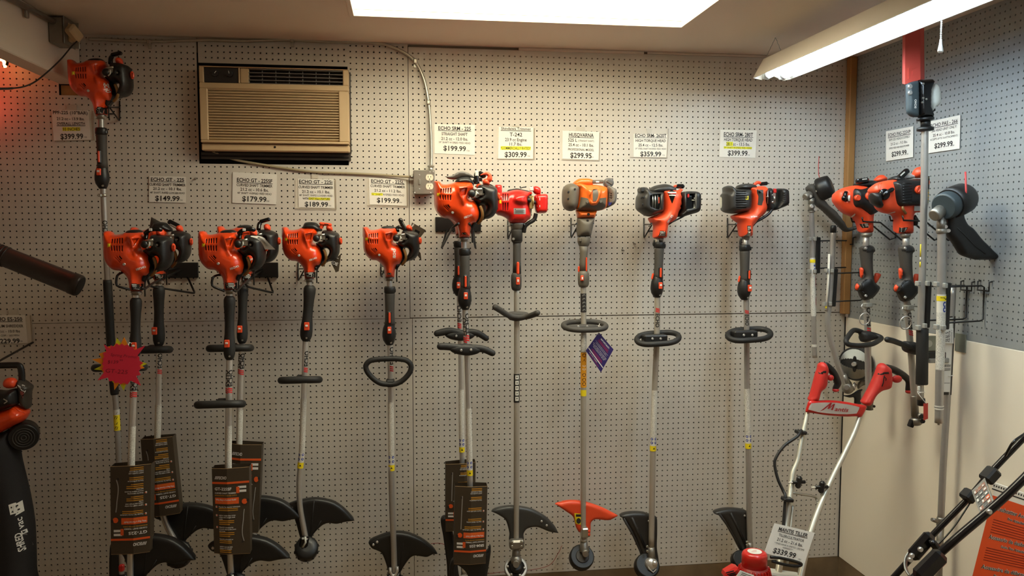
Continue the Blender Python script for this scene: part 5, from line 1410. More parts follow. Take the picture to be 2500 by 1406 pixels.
    for u, v in ((514, 1188), (514, 1205)):
        b = MB(); screw(b, Q2(u, v, .03), .006, .004); make('bolt', b, M_orange2, br)
    b = MB(); b.tube([Q2(489, 1235), Q2(490, 1265), Q2(492, 1290, .01)], [.016, .019, .024], 16); b.cyl(Q2(494, 1288, .02), Q2(498, 1300, .05), .016, .014, 16); make('gearbox', b, M_cast, t)
    ax_ = Vector((0, -.80, .6)).normalized(); C = Vector(Q2(478, 1316)); R1 = 60*mpp(1420, d)/1.9923
    b = MB(); b.tube([C-ax_*.03, C-ax_*.02, C+ax_*.012, C+ax_*.02], [R1*.85, R1, R1, R1*.9], 32); h_ = make('line_spool', b, M_black, t)
    b = MB(); b.tube([C+ax_*.02, C+ax_*.026], [R1*.55, R1*.5], 24); make('hub', b, M_grip, h_)
grey_orange_trimmer()

def torque_trimmer(kind):
    d = .19
    if kind == 'v':
        tr, T = frame_of(1540, 435, 7.81, 1605, d); nx = 1605
        t = thing('string_trimmer', 'black faced orange trimmer with a black V panel on its cowl', 'trimmer', W(1578, 1390, d), 'straight shaft trimmers right of the outlet box')
    else:
        tr, T = frame_of(1750, 435, 8.52, 1822, d); nx = 1822
        t = thing('string_trimmer', 'black and orange trimmer with ribbed left cover, hung nearest the corner post', 'trimmer', W(1828, 1390, d), 'straight shaft trimmers right of the outlet box')
    Q = lambda u, v, dd=0: W(*tr(u, v), d+dd)
    M_char = mat('charcoal_casing', (46, 44, 42), .42, var=.08)
    if kind == 'v':
        tc = shell([(340, 230), (440, 150), (620, 112), (700, 118), (800, 160), (850, 215), (820, 300), (400, 300)], d-T(20), T(200), T(240), T(110), tr); put('top_cover', tc, M_char, t)
        rc = shell([(905, 310), (1040, 252), (1240, 255), (1298, 312), (1296, 580), (1262, 650), (1110, 700), (960, 740), (875, 738), (870, 690), (925, 600)], d, T(250), T(260), T(90), tr, cuts=[([(1062, 300), (1236, 286), (1246, 580), (1060, 605)], T(110))]); r_ = put('air_cleaner_cover', rc, M_black, t, M_gloss)
        b = MB(); b.tube([Q(1040, 262, T(270)), Q(1046, 620, T(270))], T(16), 8); make('cover_rib', b, M_char, r_)
        b = MB(); b.box(Q(1095, 335, T(200)), (T(36), T(40), T(70)), ch=T(10)); make('choke_lever', b, mat('choke_red', (200, 40, 34), .4), r_)
        b = MB(); b.cyl(Q(1160, 420, T(190)), Q(1275, 420, T(190)), T(9), seg=7); b.ball(Q(1215, 385, T(190)), T(16), 8, 5); b.ball(Q(1210, 570, T(190)), T(18), 8, 5); b.box(Q(1150, 590, T(180)), (T(150), T(20), T(14)), rot=Euler((0, -.12, 0)).to_matrix()); make('linkage', b, M_steel, r_)
        body = [(478, 240), (600, 228), (700, 212), (780, 205), (868, 232), (950, 198), (968, 236), (925, 300), (968, 350, 1), (940, 420), (945, 505), (920, 540), (940, 560), (885, 660), (850, 770), (760, 850), (700, 880), (683, 960), (665, 1140, 1), (430, 1140, 1), (440, 960), (440, 900), (390, 860), (345, 760), (470, 700), (580, 640), (600, 500), (585, 300)]
        o = shell(body, d, T(290), T(280), T(170), tr, step=.005); put('engine_casing', o, M_orange2, t)
        b = MB(); drape(b, o, [(686, 268), (782, 225), (875, 262), (785, 485)], tr, .0014, .01); v = make('v_panel', b, M_gloss, t)
        b = MB(); drape(b, o, rect(700, 262, 866, 284), tr, .0022, .01); drape(b, o, rect(716, 316, 852, 334), tr, .0022, .01); make('panel_print', b, M_wprint, v)
        b = MB(); drape(b, o, rect(712, 292, 858, 300), tr, .0022, .01); make('panel_stripe', b, M_redprint, v)
        b = MB(); f = onshell(o, tr, 752, 770, 1.05); letters(b, f, 'ECHO', T(10), 0, T(46), .03, T(125))
        for i in range(3): b.add([f(-T(86)+i*T(13), -T(22)), f(-T(79)+i*T(13), -T(22)), f(-T(74)+i*T(13), T(22)), f(-T(81)+i*T(13), T(22))], [(0, 1, 2, 3)])
        make('logo_lettering', b, M_wprint, t)
        b = MB(); drape(b, o, rect(505, 1003, 664, 1106), tr, .001, .01); nl = make('warning_label', b, M_dark, t)
        b = MB()
        for i in range(4): drape(b, o, rect(522-i*6, 1018+i*22, 652, 1028+i*22), tr, .0016, .012)
        make('label_print', b, M_wprint, nl)
        lc = shell([(150, 200), (180, 185), (270, 170), (350, 240), (460, 252), (578, 262), (598, 300), (590, 615), (480, 690), (330, 732), (200, 665), (122, 590), (112, 480), (125, 350), (155, 290)], d+T(10), T(290), T(290), T(120), tr, step=.005, cuts=[([(372, 330), (430, 305), (582, 292), (584, 600), (480, 590), (385, 552), (362, 500)], T(90))]); l_ = put('starter_cover', lc, M_char, t, M_dark)
        for i, u in enumerate((420, 468, 515)):
            b = MB(); b.tube([Q(u-6, 322, T(235)), Q(u, 440, T(245)), Q(u-4, 570+i*8, T(225))], T(15), 8); make('muffler_fin', b, M_steel if i < 2 else M_char, l_)
        b = MB(); b.box(Q(536, 420, T(245)), (T(16), T(14), T(110)), ch=T(4)); make('orange_tab', b, M_orange2, l_)
        b = MB(); b.box(Q(205, 225, T(120)), (T(100), T(200), T(90)), ch=T(20)); make('exhaust_guard', b, M_char, l_)
        for p in ((205, 365), (205, 500), (150, 380)):
            b = MB(); screw_on(b, lc, p[0], p[1], T(20), tr); make('screw', b, M_black, l_)
        b = MB(); b.box(Q(940, 155, T(20)), (T(160), T(100), T(80)), ch=T(28)); make('starter_grip', b, M_gloss, t)
        b = MB(); b.box(Q(845, 150, T(30)), (T(60), T(60), T(40)), rot=Euler((0, -.5, 0)).to_matrix(), ch=T(14)); make('starter_guide', b, M_orange2, t)
        b = MB(); b.tube(wline([(690, 120, 0), (740, 160, T(20)), (800, 190, T(40))], d, tr), T(5), 6); make('starter_cord', b, M_wprint, t)
        b = MB(); b.tube(wline([(1060, 690, T(60)), (960, 750, T(90)), (800, 830, T(120)), (740, 870, T(100)), (690, 885, T(60))], d, tr), T(15), 8); make('throttle_cable', b, M_black, t)
        sx = [(1605, 575), (1605, 730), (1603, 840), (1598, 960), (1594, 1100), (1590, 1335)]
        collar = (552, 1150); gx = (1610, 590, 1605, 726); lab = (952, 1080); ic = (1066, 1100); let = (752, 798, -.1); M_sh = M_silverp
        hx, hy = 1601, 826; pxy = (1580, 818, 1626, 838); bts = ((1593, 827), (1613, 827)); rr = 7.0
    else:
        edge = shell([(82, 440), (100, 370), (150, 320), (170, 500), (150, 680), (100, 630), (84, 560)], d-T(60), T(130), T(140), T(60), tr); put('starter_rim', edge, M_milk, t)
        tc = shell([(432, 220), (445, 150), (560, 116), (700, 114), (795, 150), (800, 240), (560, 260)], d-T(20), T(180), T(240), T(100), tr); put('top_cover', tc, M_char, t)
        ib = shell([(975, 250), (1040, 225), (1110, 212), (1122, 400), (1118, 650), (1070, 690), (1000, 665), (975, 450)], d-T(10), T(220), T(240), T(90), tr); ib_ = put('intake_block', ib, M_black, t)
        b = MB(); c = Q(1060, 385, T(220)); b.cyl(c+np.array([0, 0, T(125)]), c+np.array([0, 0, -T(135)]), T(8), seg=6); b.cyl(c+np.array([-T(90), 0, 0]), c+np.array([T(20), 0, 0]), T(8), seg=6); b.ball(c, T(22), 8, 5); make('linkage', b, M_steel, ib_)
        rc = shell([(1228, 240), (1250, 215), (1390, 220), (1436, 262), (1446, 520), (1412, 580), (1300, 630), (1185, 672), (1160, 640), (1225, 480)], d, T(240), T(260), T(80), tr); r_ = put('air_cleaner_cover', rc, M_black, t)
        for i in range(6):
            b = MB(); b.tube([rc.hit(u, 262+i*45+(u-1270)*.03, tr) for u in (1268, 1290, 1315)], T(9), 6); make('cover_rib', b, M_char, r_)
        b = MB(); b.box(Q(1180, 410, T(120)), (T(70), T(80), T(190)), ch=T(14)); b.cyl(Q(1200, 380, T(180)), Q(1205, 480, T(180)), T(14), seg=8); b.ball(Q(1160, 500, T(190)), T(26), 9, 6); b.ball(Q(1155, 350, T(190)), T(16), 9, 6); make('carburettor', b, M_steel, t)
        b = MB(); b.box(Q(1205, 265, T(120)), (T(60), T(60), T(90)), ch=T(14)); make('choke_lever', b, mat('choke_red', (200, 40, 34), .4), t)
        body = [(490, 225), (600, 192), (800, 172), (960, 165), (1002, 195), (1022, 270), (988, 330), (976, 480), (1002, 600), (965, 735), (830, 860), (755, 960), (712, 1010), (702, 1215, 1), (492, 1220, 1), (455, 965), (428, 920), (350, 862), (318, 775), (480, 720), (620, 680), (660, 600), (668, 260)]
        o = shell(body, d, T(300), T(300), T(180), tr, step=.005); put('engine_casing', o, M_orange2, t)
        b = MB(); drape(b, o, [(728, 245), (962, 240), (968, 450), (932, 562), (735, 548), (768, 440), (735, 325)], tr, .002, .01); bp_ = make('black_insert', b, M_char, t)
        b = MB(); drape(b, o, oval(878, 292, 30, 28), tr, .003, .01); make('insert_hole', b, M_gloss, bp_)
        b = MB(); f = onshell(o, tr, 770, 800, .04); letters(b, f, 'ECHO', T(15), 0, T(26), .03, T(140)); make('logo_lettering', b, M_wprint, t)
        b = MB(); drape(b, o, rect(540, 988, 712, 1094), tr, .001, .01); nl = make('warning_label', b, M_dark, t)
        b = MB()
        for i in range(4): drape(b, o, rect(548+i*5, 1004+i*22, 706, 1013+i*22), tr, .0016, .012)
        make('label_print', b, M_wprint, nl)
        b = MB(); drape(b, o, rect(540, 1100, 702, 1212), tr, .0016, .012); make('metal_plate', b, M_steel, t)
        cuts = [(sl(395+abs(3-i)*3, 262+i*48, 612, 283+i*48), T(40)) for i in range(8)]
        lc = shell([(120, 335), (160, 290), (163, 185), (260, 155), (370, 222), (520, 225), (640, 232), (665, 260), (664, 600), (600, 690), (400, 735), (250, 735), (140, 685), (115, 560)], d+T(10), T(300), T(300), T(130), tr, step=.005, cuts=cuts); l_ = put('starter_cover', lc, M_char, t, M_dark)
        for i in range(1, 6):
            b = MB(); w = lc.hit(430, 272+i*48, tr); b.box((w[0], w[1]+T(30), w[2]), (T(50), T(8), T(16))); make('cooling_fin', b, M_steel, l_)
        b = MB(); drape(b, lc, rect(600, 366, 656, 446), tr, .001, .01); ws = make('warning_sticker', b, M_yellow, l_)
        b = MB(); drape(b, lc, [(615, 385), (640, 385), (640, 425), (628, 425), (628, 400), (615, 400)], tr, .0016, .01); make('sticker_print', b, M_ink, ws)
        b = MB(); b.box(Q(975, 115, T(20)), (T(170), T(80), T(70)), rot=Euler((0, -.12, 0)).to_matrix(), ch=T(24)); make('starter_grip', b, M_gloss, t)
        b = MB(); b.tube(wline([(780, 140, T(20)), (840, 90, T(30)), (895, 95, T(30))], d, tr), T(30), 8, round_ends=2); make('starter_guide', b, M_orange2, t)
        b = MB(); b.tube(wline([(1165, 540, T(120)), (1150, 640, T(140)), (1080, 740, T(150)), (940, 840, T(150)), (820, 905, T(130)), (730, 1000, T(90))], d, tr), T(27), 9); make('cable_boot', b, M_black, t)
        sx = [(1820, 580), (1822, 735), (1823, 800), (1824, 950), (1827, 1100), (1829, 1250), (1831, 1330)]
        collar = (605, 1225); gx = (1818, 597, 1818.5, 732); lab = (948, 1066); ic = (1060, 1094); let = (757, 794, -.2); M_sh = M_alu
        hx, hy = 1822, 817; pxy = (1800, 808, 1846, 828); bts = ((1816, 818), (1837, 818)); rr = 6.6
    m = mpp(nx, d)
    c0 = Q(*collar); b = MB(); b.tube([c0+np.array([0, 0, T(12)]), c0+np.array([0, 0, -T(20)]), c0+np.array([0, 0, -T(60)])], [T(74), T(70), T(58)], 16); make('clamp_collar', b, M_cast, t)
    b = MB(); p0, p1 = Q(collar[0]-95, collar[1]+30), W(gx[0]-7, gx[1]+14, d); b.tube(bez([p0, p0+np.array([-.004, 0, -.02]), p1], 6), .006, 8); make('throttle_hose', b, M_black, t)
    shaft(t, sx, rr*m, M_sh, d)
    grip_control(t, *gx, 22, d, trig=(.46, .64) if kind == 'v' else (.46, .62), sw=.78, side=.08 if kind == 'v' else .26, lever=True)
    sleeve_at(t, 'shaft_label', sx, *lab, rr*m+.0009, M_fine, d); sleeve_at(t, 'pictogram_band', sx, *ic, rr*m+.0008, M_label, d); icons(t, sx, *ic, rr*m, d)
    shaft_text(t, 'ECHO', sx, let[0], let[1], rr*m, d, M_ink, h=.018, phi=let[2], slashes=True, up=False)
    # ring handle with a bolted plate
    c = W(hx, hy, d); R = 50*m; P = []
    for a in np.linspace(0, 2*math.pi, 41)[:-1]:
        P.append((c[0]+R*math.copysign(abs(math.cos(a))**.6, math.cos(a)), -d-.03-.05*math.sin(a), c[2]+.004+.020*math.sin(a+2.6)))
    b = MB(); b.tube(P, 6.6*m, 12, closed=True, up=(0, 0, 1)); make('ring_handle', b, M_rub, t)
    a0, a1 = W(pxy[0], pxy[1], d+.05), W(pxy[2], pxy[3], d+.05); b = MB(); b.box(((a0[0]+a1[0])/2-.004, -d-.03, (a0[2]+a1[2])/2), (abs(a1[0]-a0[0])+.02, .055, abs(a1[2]-a0[2])), ch=.006); hp = make('handle_clamp', b, M_black, t)
    for p in bts:
        w = W(p[0], p[1], d+.058); b = MB(); screw(b, w, .0055, .003); make('bolt', b, M_chrome, hp)
    if kind == 'v':
        cr = crop(1480, 1240, 8.333)
        g = guard(t, [(280, 170), (400, 112), (600, 90), (780, 100), (870, 130), (960, 150), (1015, 175), (1035, 230), (1036, 500), (1030, 800), (1065, 1090), (1000, 1200), (760, 1200), (735, 1070), (700, 900), (600, 600), (450, 330), (340, 205)], d-.03, M_char, cr, tf=.014, tb=.05, R=.016, bolts=((866, 262),), bolt_r=.005)
        b = MB()
        for pp in (((352, 205), (560, 570), (700, 880), (720, 960)), ((520, 190), (640, 470), (790, 800))):
            b.tube([g.hit(u, v, cr) for u, v in pp], .006, 8)
        make('shield_rib', b, M_char, t)
        C = Vector(W(*cr(825, 1180), d)); R1 = 250*mpp(1578, d)/8.333; gc = (920, 1090); gt_ = (915, 790)
        b = MB()
        for v in (785, 875): screw(b, W(*cr(835, v), d+.018), .006, .005)
    else:
        cr = crop(1480, 760, 2.176)
        g = guard(t, [(573, 1072), (610, 1055), (660, 1048), (720, 1052), (748, 1062), (760, 1100), (768, 1180), (780, 1270), (760, 1300), (728, 1292), (700, 1250), (668, 1180), (632, 1115), (600, 1085)], d-.03, M_char, cr, tf=.014, tb=.05, R=.016, bolts=((735, 1085),), bolt_r=.005)
        b = MB()
        for pp in (((600, 1075), (640, 1130), (680, 1200), (715, 1255)), ((660, 1070), (700, 1150), (740, 1240))):
            b.tube([g.hit(u, v, cr) for u, v in pp], .006, 8)
        make('shield_rib', b, M_char, t)
        C = Vector(W(*cr(712, 1320), d)); R1 = 46*mpp(1828, d)/2.176; gc = (760, 1290); gt_ = (763, 1225)
        b = MB()
        for v in (1225, 1240): screw(b, W(*cr(748, v), d+.018), .006, .005)
    make('bolt', b, M_steel, t)
    ax_ = Vector((0, -.80, .6)).normalized()
    b = MB(); b.tube([C-ax_*.03, C-ax_*.02, C+ax_*.014, C+ax_*.02], [R1*.85, R1, R1, R1*.88], 30); make('line_spool', b, M_black, t)
    w0, w1 = W(*cr(*gt_), d), W(*cr(*gc), d)
    b = MB(); b.tube([w0, w0*.6+w1*.4, w1+np.array([0, -.006, .012])], [.0145, .0165, .018], 16); make('gearbox_neck', b, M_cast, t)
    b = MB(); b.ball(w1+np.array([-.006, -.012, -.006]), .030, 18, 12, (1, .95, 1.05)); b.ball(w1+np.array([.004, -.034, .006]), .014, 14, 9); b.tube([w1+np.array([-.03, -.02, .008]), w1+np.array([-.022, -.036, -.018]), w1+np.array([-.004, -.04, -.034]), w1+np.array([.012, -.036, -.020])], .0035, 7); make('gearbox', b, M_chrome, t)
torque_trimmer('v'); torque_trimmer('r')

# pole pruner, far left
def pole_pruner():
    d = .24
    t = thing('pole_pruner', 'tall pole pruner with dark orange engine hung up under the left beam', 'pole pruner', W(292, 1400, d))
    tr, T = engine_225(t, 246.3, 281.3, 1.10, d, logo='down', cap='low', starter='up', lean=.06, neck='print')
    m = mpp(250, d)
    ax = [(246, 272), (249, 380), (252, 460), (258, 600), (263, 700), (274, 900), (284, 1000), (290, 1130), (295, 1300), (297, 1420)]
    shaft(t, ax, 7.2*m, M_alu, d)
    grip_control(t, 247, 312, 252, 461, 25, d, trig=(.38, .58), sw=.73, side=-.12, lever=False)
    b = MB(); c = axis_at(ax, 477, d); b.cyl(c+np.array([0, 0, .006]), c-np.array([0, 0, .006]), 7.2*m+.002, seg=16); b.box(c+np.array([-.008, -.018, 0]), (.014, .01, .012), ch=.002); make('cable_clip', b, M_steel, t)
    b = MB(); b.tube([axis_at(ax, y, d) for y in (683, 690, 800, 900, 958, 963)], [10.2*m, 10.8*m, 10.8*m, 10.8*m, 10.6*m, 9.6*m], 16); make('foam_grip', b, M_rub, t)
    shaft_text(t, 'ECHO', ax, 538, 590, 7.2*m, d, M_ink, h=.019, phi=.35, slashes=True, up=True)
    sleeve_at(t, 'warning_label', ax, 1001, 1050, 7.2*m+.001, M_yellow, d)
    sleeve_at(t, 'white_warning_label', ax, 999, 1012, 7.2*m+.0014, M_label, d)
    for i, y in enumerate((1006, 1018, 1031, 1043)):
        c = axis_at(ax, y, d); b = MB(); rr = 7.2*m+.002
        b.add([c+np.array([math.sin(a)*rr, -math.cos(a)*rr, z]) for a, z in ((-.5, -.005), (.3, -.006), (.6, .004), (-.1, .006))], [(0, 1, 2, 3)] if i % 2 else [(0, 1, 2)]); make('pictogram', b, M_ink, t)
    # cutting head with scabbard, just showing at the bottom of the picture
    s = shell([(270, 1330), (290, 1325), (300, 1345), (300, 1500), (272, 1500)], d-.02, .03, .03, .012); put('bar_scabbard', s, M_black, t)
    b = MB(); b.box(W(297, 1386, d+.03), (.02, .02, .028), ch=.004); make('scabbard_clip', b, mat('clip_red', (200, 40, 34), .4), t)
    b = MB(); b.box(W(300, 1420, d), (.05, .05, .07), ch=.01); make('gearbox', b, M_black, t)
pole_pruner()
# ---------------------------------------------------------------- cartons, tags, starburst
class Fold(Sheet):
    """card with a vertical crease standing forward at u = uc"""
    def __init__(s, tl, tr, br, bl, uc=.45, cd=.012, lift=.0012):
        super().__init__(tl, tr, br, bl, lift); s.uc = uc; s.cd = cd
    def at(s, u, v, lift=None):
        k = u/s.uc if u < s.uc else (1-u)/(1-s.uc)
        return super().at(u, v, lift)+s.n*s.cd*max(-.2, k)
def carton(label, quad, d, model, uc, flip, group, depth=.05, short=False, pic=True, straight=False):
    P = [W(p[0], p[1], d) for p in quad]
    s = Fold(*P, uc=uc)
    t = thing('display_carton', label, 'carton', s.at(.5, 0, 0), group)
    b = MB(); fr = [s.at(0, 1, 0), s.at(uc, 1, 0), s.at(1, 1, 0), s.at(1, 0, 0), s.at(uc, 0, 0), s.at(0, 0, 0)]
    bk = [p-s.n*depth if i not in (1, 4) else p-s.n*(depth+s.cd*1.6) for i, p in enumerate(fr)]
    b.add(fr+bk, [(0, 1, 4, 5), (1, 2, 3, 4), (6, 11, 10, 7), (7, 10, 9, 8), (2, 8, 9, 3), (0, 5, 11, 6)])
    make('carton_sleeve', b, M_brown, t)
    b = MB()
    for v in (1.0, 0.0):
        for i0, i1 in ((0, uc), (uc, 1)):
            e = .0016*(1 if v else -1)/max(s.h, .01)
            b.quad(s.at(i0, v, .0004), s.at(i1, v, .0004), s.at(i1, v+e, .0), s.at(i0, v+e, 0.))
    make('raw_edge', b, M_kraft, t)
    fx = lambda u: (1-u) if flip else u
    fv = lambda v: (1-v) if flip else v
    def f(x, y): return s.at(fx(x/s.w), fv(y/s.h))
    def bar(b, u0, u1, v0, v1, lift=None):
        us = sorted([fx(u0), fx(u1)]); cuts = [us[0]]+([uc] if us[0] < uc < us[1] else [])+[us[1]]
        vs = sorted([fv(v0), fv(v1)])
        for a, c in zip(cuts[:-1], cuts[1:]): b.quad(s.at(a, vs[0], lift), s.at(c, vs[0], lift), s.at(c, vs[1], lift), s.at(a, vs[1], lift))
    wh, og, am = MB(), MB(), MB()
    letters(wh, f, 'ECHO', .30*s.w, .895*s.h, .036*s.h, .03, .21*s.w, shear=.2)
    for i in range(3):
        x = (.075+i*.036)*s.w; y0, y1 = .877*s.h, .913*s.h
        wh.add([f(x, y0), f(x+.02*s.w, y0), f(x+.05*s.w, y1), f(x+.03*s.w, y1)], [(0, 1, 2, 3)])
    bar(og, .0, 1.0, .822, .846)
    letters(wh, f, model, (.07+.23)*s.w if len(model) < 8 else .30*s.w, .765*s.h, .034*s.h, .03, .46*s.w)
    letters(wh, f, 'STRAIGHT SHAFT TRIMMER' if straight else 'CURVED SHAFT TRIMMER', .07*s.w, .715*s.h, .017*s.h, .02, .58*s.w, 'l')
    letters(am, f, 'BORDEADORA CON EJE RECTO' if straight else 'BORDEADORA CON EJE CURVO', .07*s.w, .688*s.h, .014*s.h, .02, .60*s.w, 'l')
    bar(og, .07, .72, .588, .662, .0010)
    letters(wh, f, 'Why Buy a Straight Shaft?' if straight else 'Why Buy a Curved Shaft?', .09*s.w, .638*s.h, .020*s.h, .02, .56*s.w, 'l')
    letters(am, f, 'Por que comprar un eje?', .09*s.w, .607*s.h, .013*s.h, .01, .50*s.w, 'l')
    rows = [(.555, ('Popular for taller individuals',) if straight else ('Popular for shorter individuals',), .58), (.455, ('Ideal for dense cutting',) if straight else ('Lighter weight than similar', 'engine size straight shaft', 'models'), .46), (.315, ('Great for reach under bushes',) if straight else ('Great for maneuvering', 'around objects like posts', 'and trees'), .46), (.175, ('Carry for professional use',), .38), (.085, ('SAFETY GLASSES AND', 'SHIELD TO INCLUDE'), .36)]
    for v, ls, w in rows:
        for i, L in enumerate(ls): letters(wh, f, L, .17*s.w, (v-i*.022)*s.h, .0145*s.h, .02, w*s.w*(len(L)/max(len(q) for q in ls)), 'l')
        for i in range(2 if len(ls) < 3 else 3): bar(am, .17, .17+w*(.9-.25*(i == 2)), v-(len(ls)+i)*.021-.004, v-(len(ls)+i)*.021+.005)
        if v > .2: bar(wh, .085, .125, v-.012, v+.010); bar(og, .095, .135, v-.004, v+.006, .0018)
    # little logo block
    for i in range(2): bar(wh, .70, .92, .765-i*.045, .792-i*.045)
    bar(og, .655, .74, .71, .785, .0018)
    make('white_lettering', wh, M_wprint, t, recalc=False); make('orange_bars', og, M_oprint, t, recalc=False); make('amber_lettering', am, M_yprint, t, recalc=False)
    # printed picture of the machine
    b = MB(); pts = [(.86, .52), (.84, .46), (.83, .40), (.80, .30), (.80, .22), (.84, .15)] if not straight else [(.80, .55), (.79, .40), (.77, .12)]
    L = bez([np.array([u, v, 0]) for u, v in pts], 5)
    for a, c in zip(L[:-1], L[1:]):
        b.quad(s.at(fx(a[0]-.013), fv(a[1])), s.at(fx(a[0]+.013), fv(a[1])), s.at(fx(c[0]+.013), fv(c[1])), s.at(fx(c[0]-.013), fv(c[1])))
    make('picture_shaft', b, M_clip, t, recalc=False)
    b = MB(); c0 = (.87, .61) if not straight else (.83, .625)
    b.add([s.at(fx(c0[0]+.075*math.cos(a)), fv(c0[1]+.032*math.sin(a)), .002) for a in np.linspace(0, 6.283, 11)[:-1]], [tuple(range(10))])
    make('picture_engine', b, M_oprint, t, recalc=False)
    b = MB(); b.add([s.at(fx(c0[0]+.085+.035*math.cos(a)), fv(c0[1]+.012+.02*math.sin(a)), .0022) for a in np.linspace(0, 6.283, 9)[:-1]], [tuple(range(8))]); bar(b, .78, .82, .13, .155, .002); make('picture_parts', b, M_ink, t, recalc=False)
    return t
CG = 'dark display cartons on the trimmer shafts'
carton('dark carton printed upside down on the front trimmer shaft beneath the starburst', [(269, 1139.5), (369, 1132.5), (366, 1346), (271, 1353)], .475, 'GT-225', .60, True, CG)
carton('dark upside down carton higher on the rear shaft, partly behind the first', [(343, 1073), (421, 1066), (440, 1252), (358, 1262)], .25, 'GT-225', .42, True, CG)
carton('dark upright carton on the second front shaft, torn right edge', [(517, 1144), (608, 1140), (611, 1350), (523, 1350)], .46, 'GT-225SF', .42, False, CG)
carton('dark upright carton half hidden behind another on the second rear shaft', [(561, 1083), (639, 1086), (630, 1300), (563, 1296)], .25, 'GT-225SF', .35, False, CG)
carton('front dark upside down carton below the paired straight trimmers', [(1111, 1187), (1190, 1187), (1186, 1374), (1108, 1376)], .43, 'SRM-225', .50, True, CG, straight=True)
carton('rear dark upside down carton behind the other below the paired straight trimmers', [(1088, 1134), (1161, 1128), (1160, 1292), (1088, 1296)], .235, 'SRM-225', .62, True, CG, straight=True)

# starburst of three paper layers
def star(cx, cy, spikes, d, name, m, root, th=.0007):
    n = len(spikes); pts = []
    for i, (a, R, r) in enumerate(spikes):
        a1 = math.radians(a); an = math.radians((a+spikes[(i+1) % n][0]+(360 if i == n-1 else 0))/2)
        pts.append((cx+R*math.cos(a1), cy-R*math.sin(a1))); pts.append((cx+r*math.cos(an), cy-r*math.sin(an)))
    F = [W(p[0], p[1], d) for p in pts]; c = W(cx, cy, d); k = len(F); b = MB()
    off = np.array([0, th, 0])
    b.add([c]+F+[c+off]+[p+off for p in F], [(0, 1+i, 1+(i+1) % k) for i in range(k)]+[(k+1, k+2+(i+1) % k, k+2+i) for i in range(k)]+[(1+i, k+2+i, k+2+(i+1) % k, 1+(i+1) % k) for i in range(k)])
    return make(name, b, m, root)
t = thing('starburst_tag', 'pink starburst sale tag with orange and yellow spikes hung on the trimmer shaft', 'price sign', W(297, 945, .60))
M_fp, M_fo, M_fy = mat('fluorescent_pink', (236, 46, 74), .6, var=.02), mat('fluorescent_orange', (252, 150, 22), .6, var=.02), mat('fluorescent_yellow', (224, 226, 30), .6, var=.02)
cx, cy = 294, 888
star(cx, cy, [(0, 66, 42), (22, 48, 44), (45, 50, 45), (68, 50, 45), (98, 64, 44), (120, 50, 45), (150, 50, 45), (178, 52, 45), (192, 66, 42), (215, 52, 45), (250, 50, 44), (277, 66, 43), (310, 50, 44), (335, 50, 44)], .600, 'yellow_layer', M_fy, t)
star(cx, cy, [(-10, 60, 43), (20, 48, 46), (45, 52, 46), (82, 66, 46), (100, 52, 46), (125, 52, 47), (155, 58, 48), (171, 70, 46), (192, 52, 47), (215, 50, 46), (240, 48, 46), (257, 66, 46), (280, 54, 46), (310, 50, 46), (335, 48, 46)], .6025, 'orange_layer', M_fo, t)
pk = [(2, 54, 45), (18, 47, 45), (37, 74, 47), (56, 50, 46), (72, 50, 45), (88, 49, 45), (104, 51, 45), (120, 52, 46), (132, 64, 46), (150, 52, 45), (165, 47, 44), (180, 47, 44), (195, 48, 45), (215, 71, 47), (236, 52, 46), (253, 50, 46), (268, 51, 46), (286, 53, 47), (312, 72, 47), (330, 55, 46), (346, 50, 45)]
star(cx+2, cy, pk, .605, 'pink_layer', M_fp, t)
sw = Sheet(W(240, 840, .605), W(350, 840, .605), W(350, 940, .605), W(240, 940, .605), lift=.0012)
def handfn(cx_, cy_, ang):
    ca, sa = math.cos(ang), math.sin(ang)
    return lambda x, y: sw.at((cx_-240)/110+(x*ca-y*sa)/sw.w, 1-(cy_-840)/100+(x*sa+y*ca)/sw.h)
M_pen = mat('marker_ink', (110, 16, 40), .7, var=0)
b = MB(); mm = mpp(294, .605)
letters(b, handfn(303, 868, -.10), 'Spring Promo!', 0, 0, 8*mm, -.012, 66*mm, shear=.15); letters(b, handfn(276, 883, -.03), '$139', 0, 0, 9*mm, -.012, 26*mm, shear=.1); letters(b, handfn(296, 879, 0), '95', 0, 0, 4.5*mm, -.008, 8*mm); letters(b, handfn(285, 906, -.08), 'GT-225', 0, 0, 11*mm, -.012, 54*mm, shear=.1)
make('handwriting', b, M_pen, t, recalc=False)
b = MB(); b.tube([W(322, 838, .475), W(316, 836, .55), W(312, 845, .60)], .0012, 5); make('hanging_string', b, M_wprint, t)

def flat_tag(name, label, quad, d, m, cat='tag', th=.0009, group=None, bend=0):
    s = Sheet(*[W(p[0], p[1], p[2] if len(p) > 2 else d) for p in quad]); t = thing(name, label, cat, s.at(.5, 1, 0), group)
    b = MB(); s.slab(b, th); make('card', b, m, t); return t, s
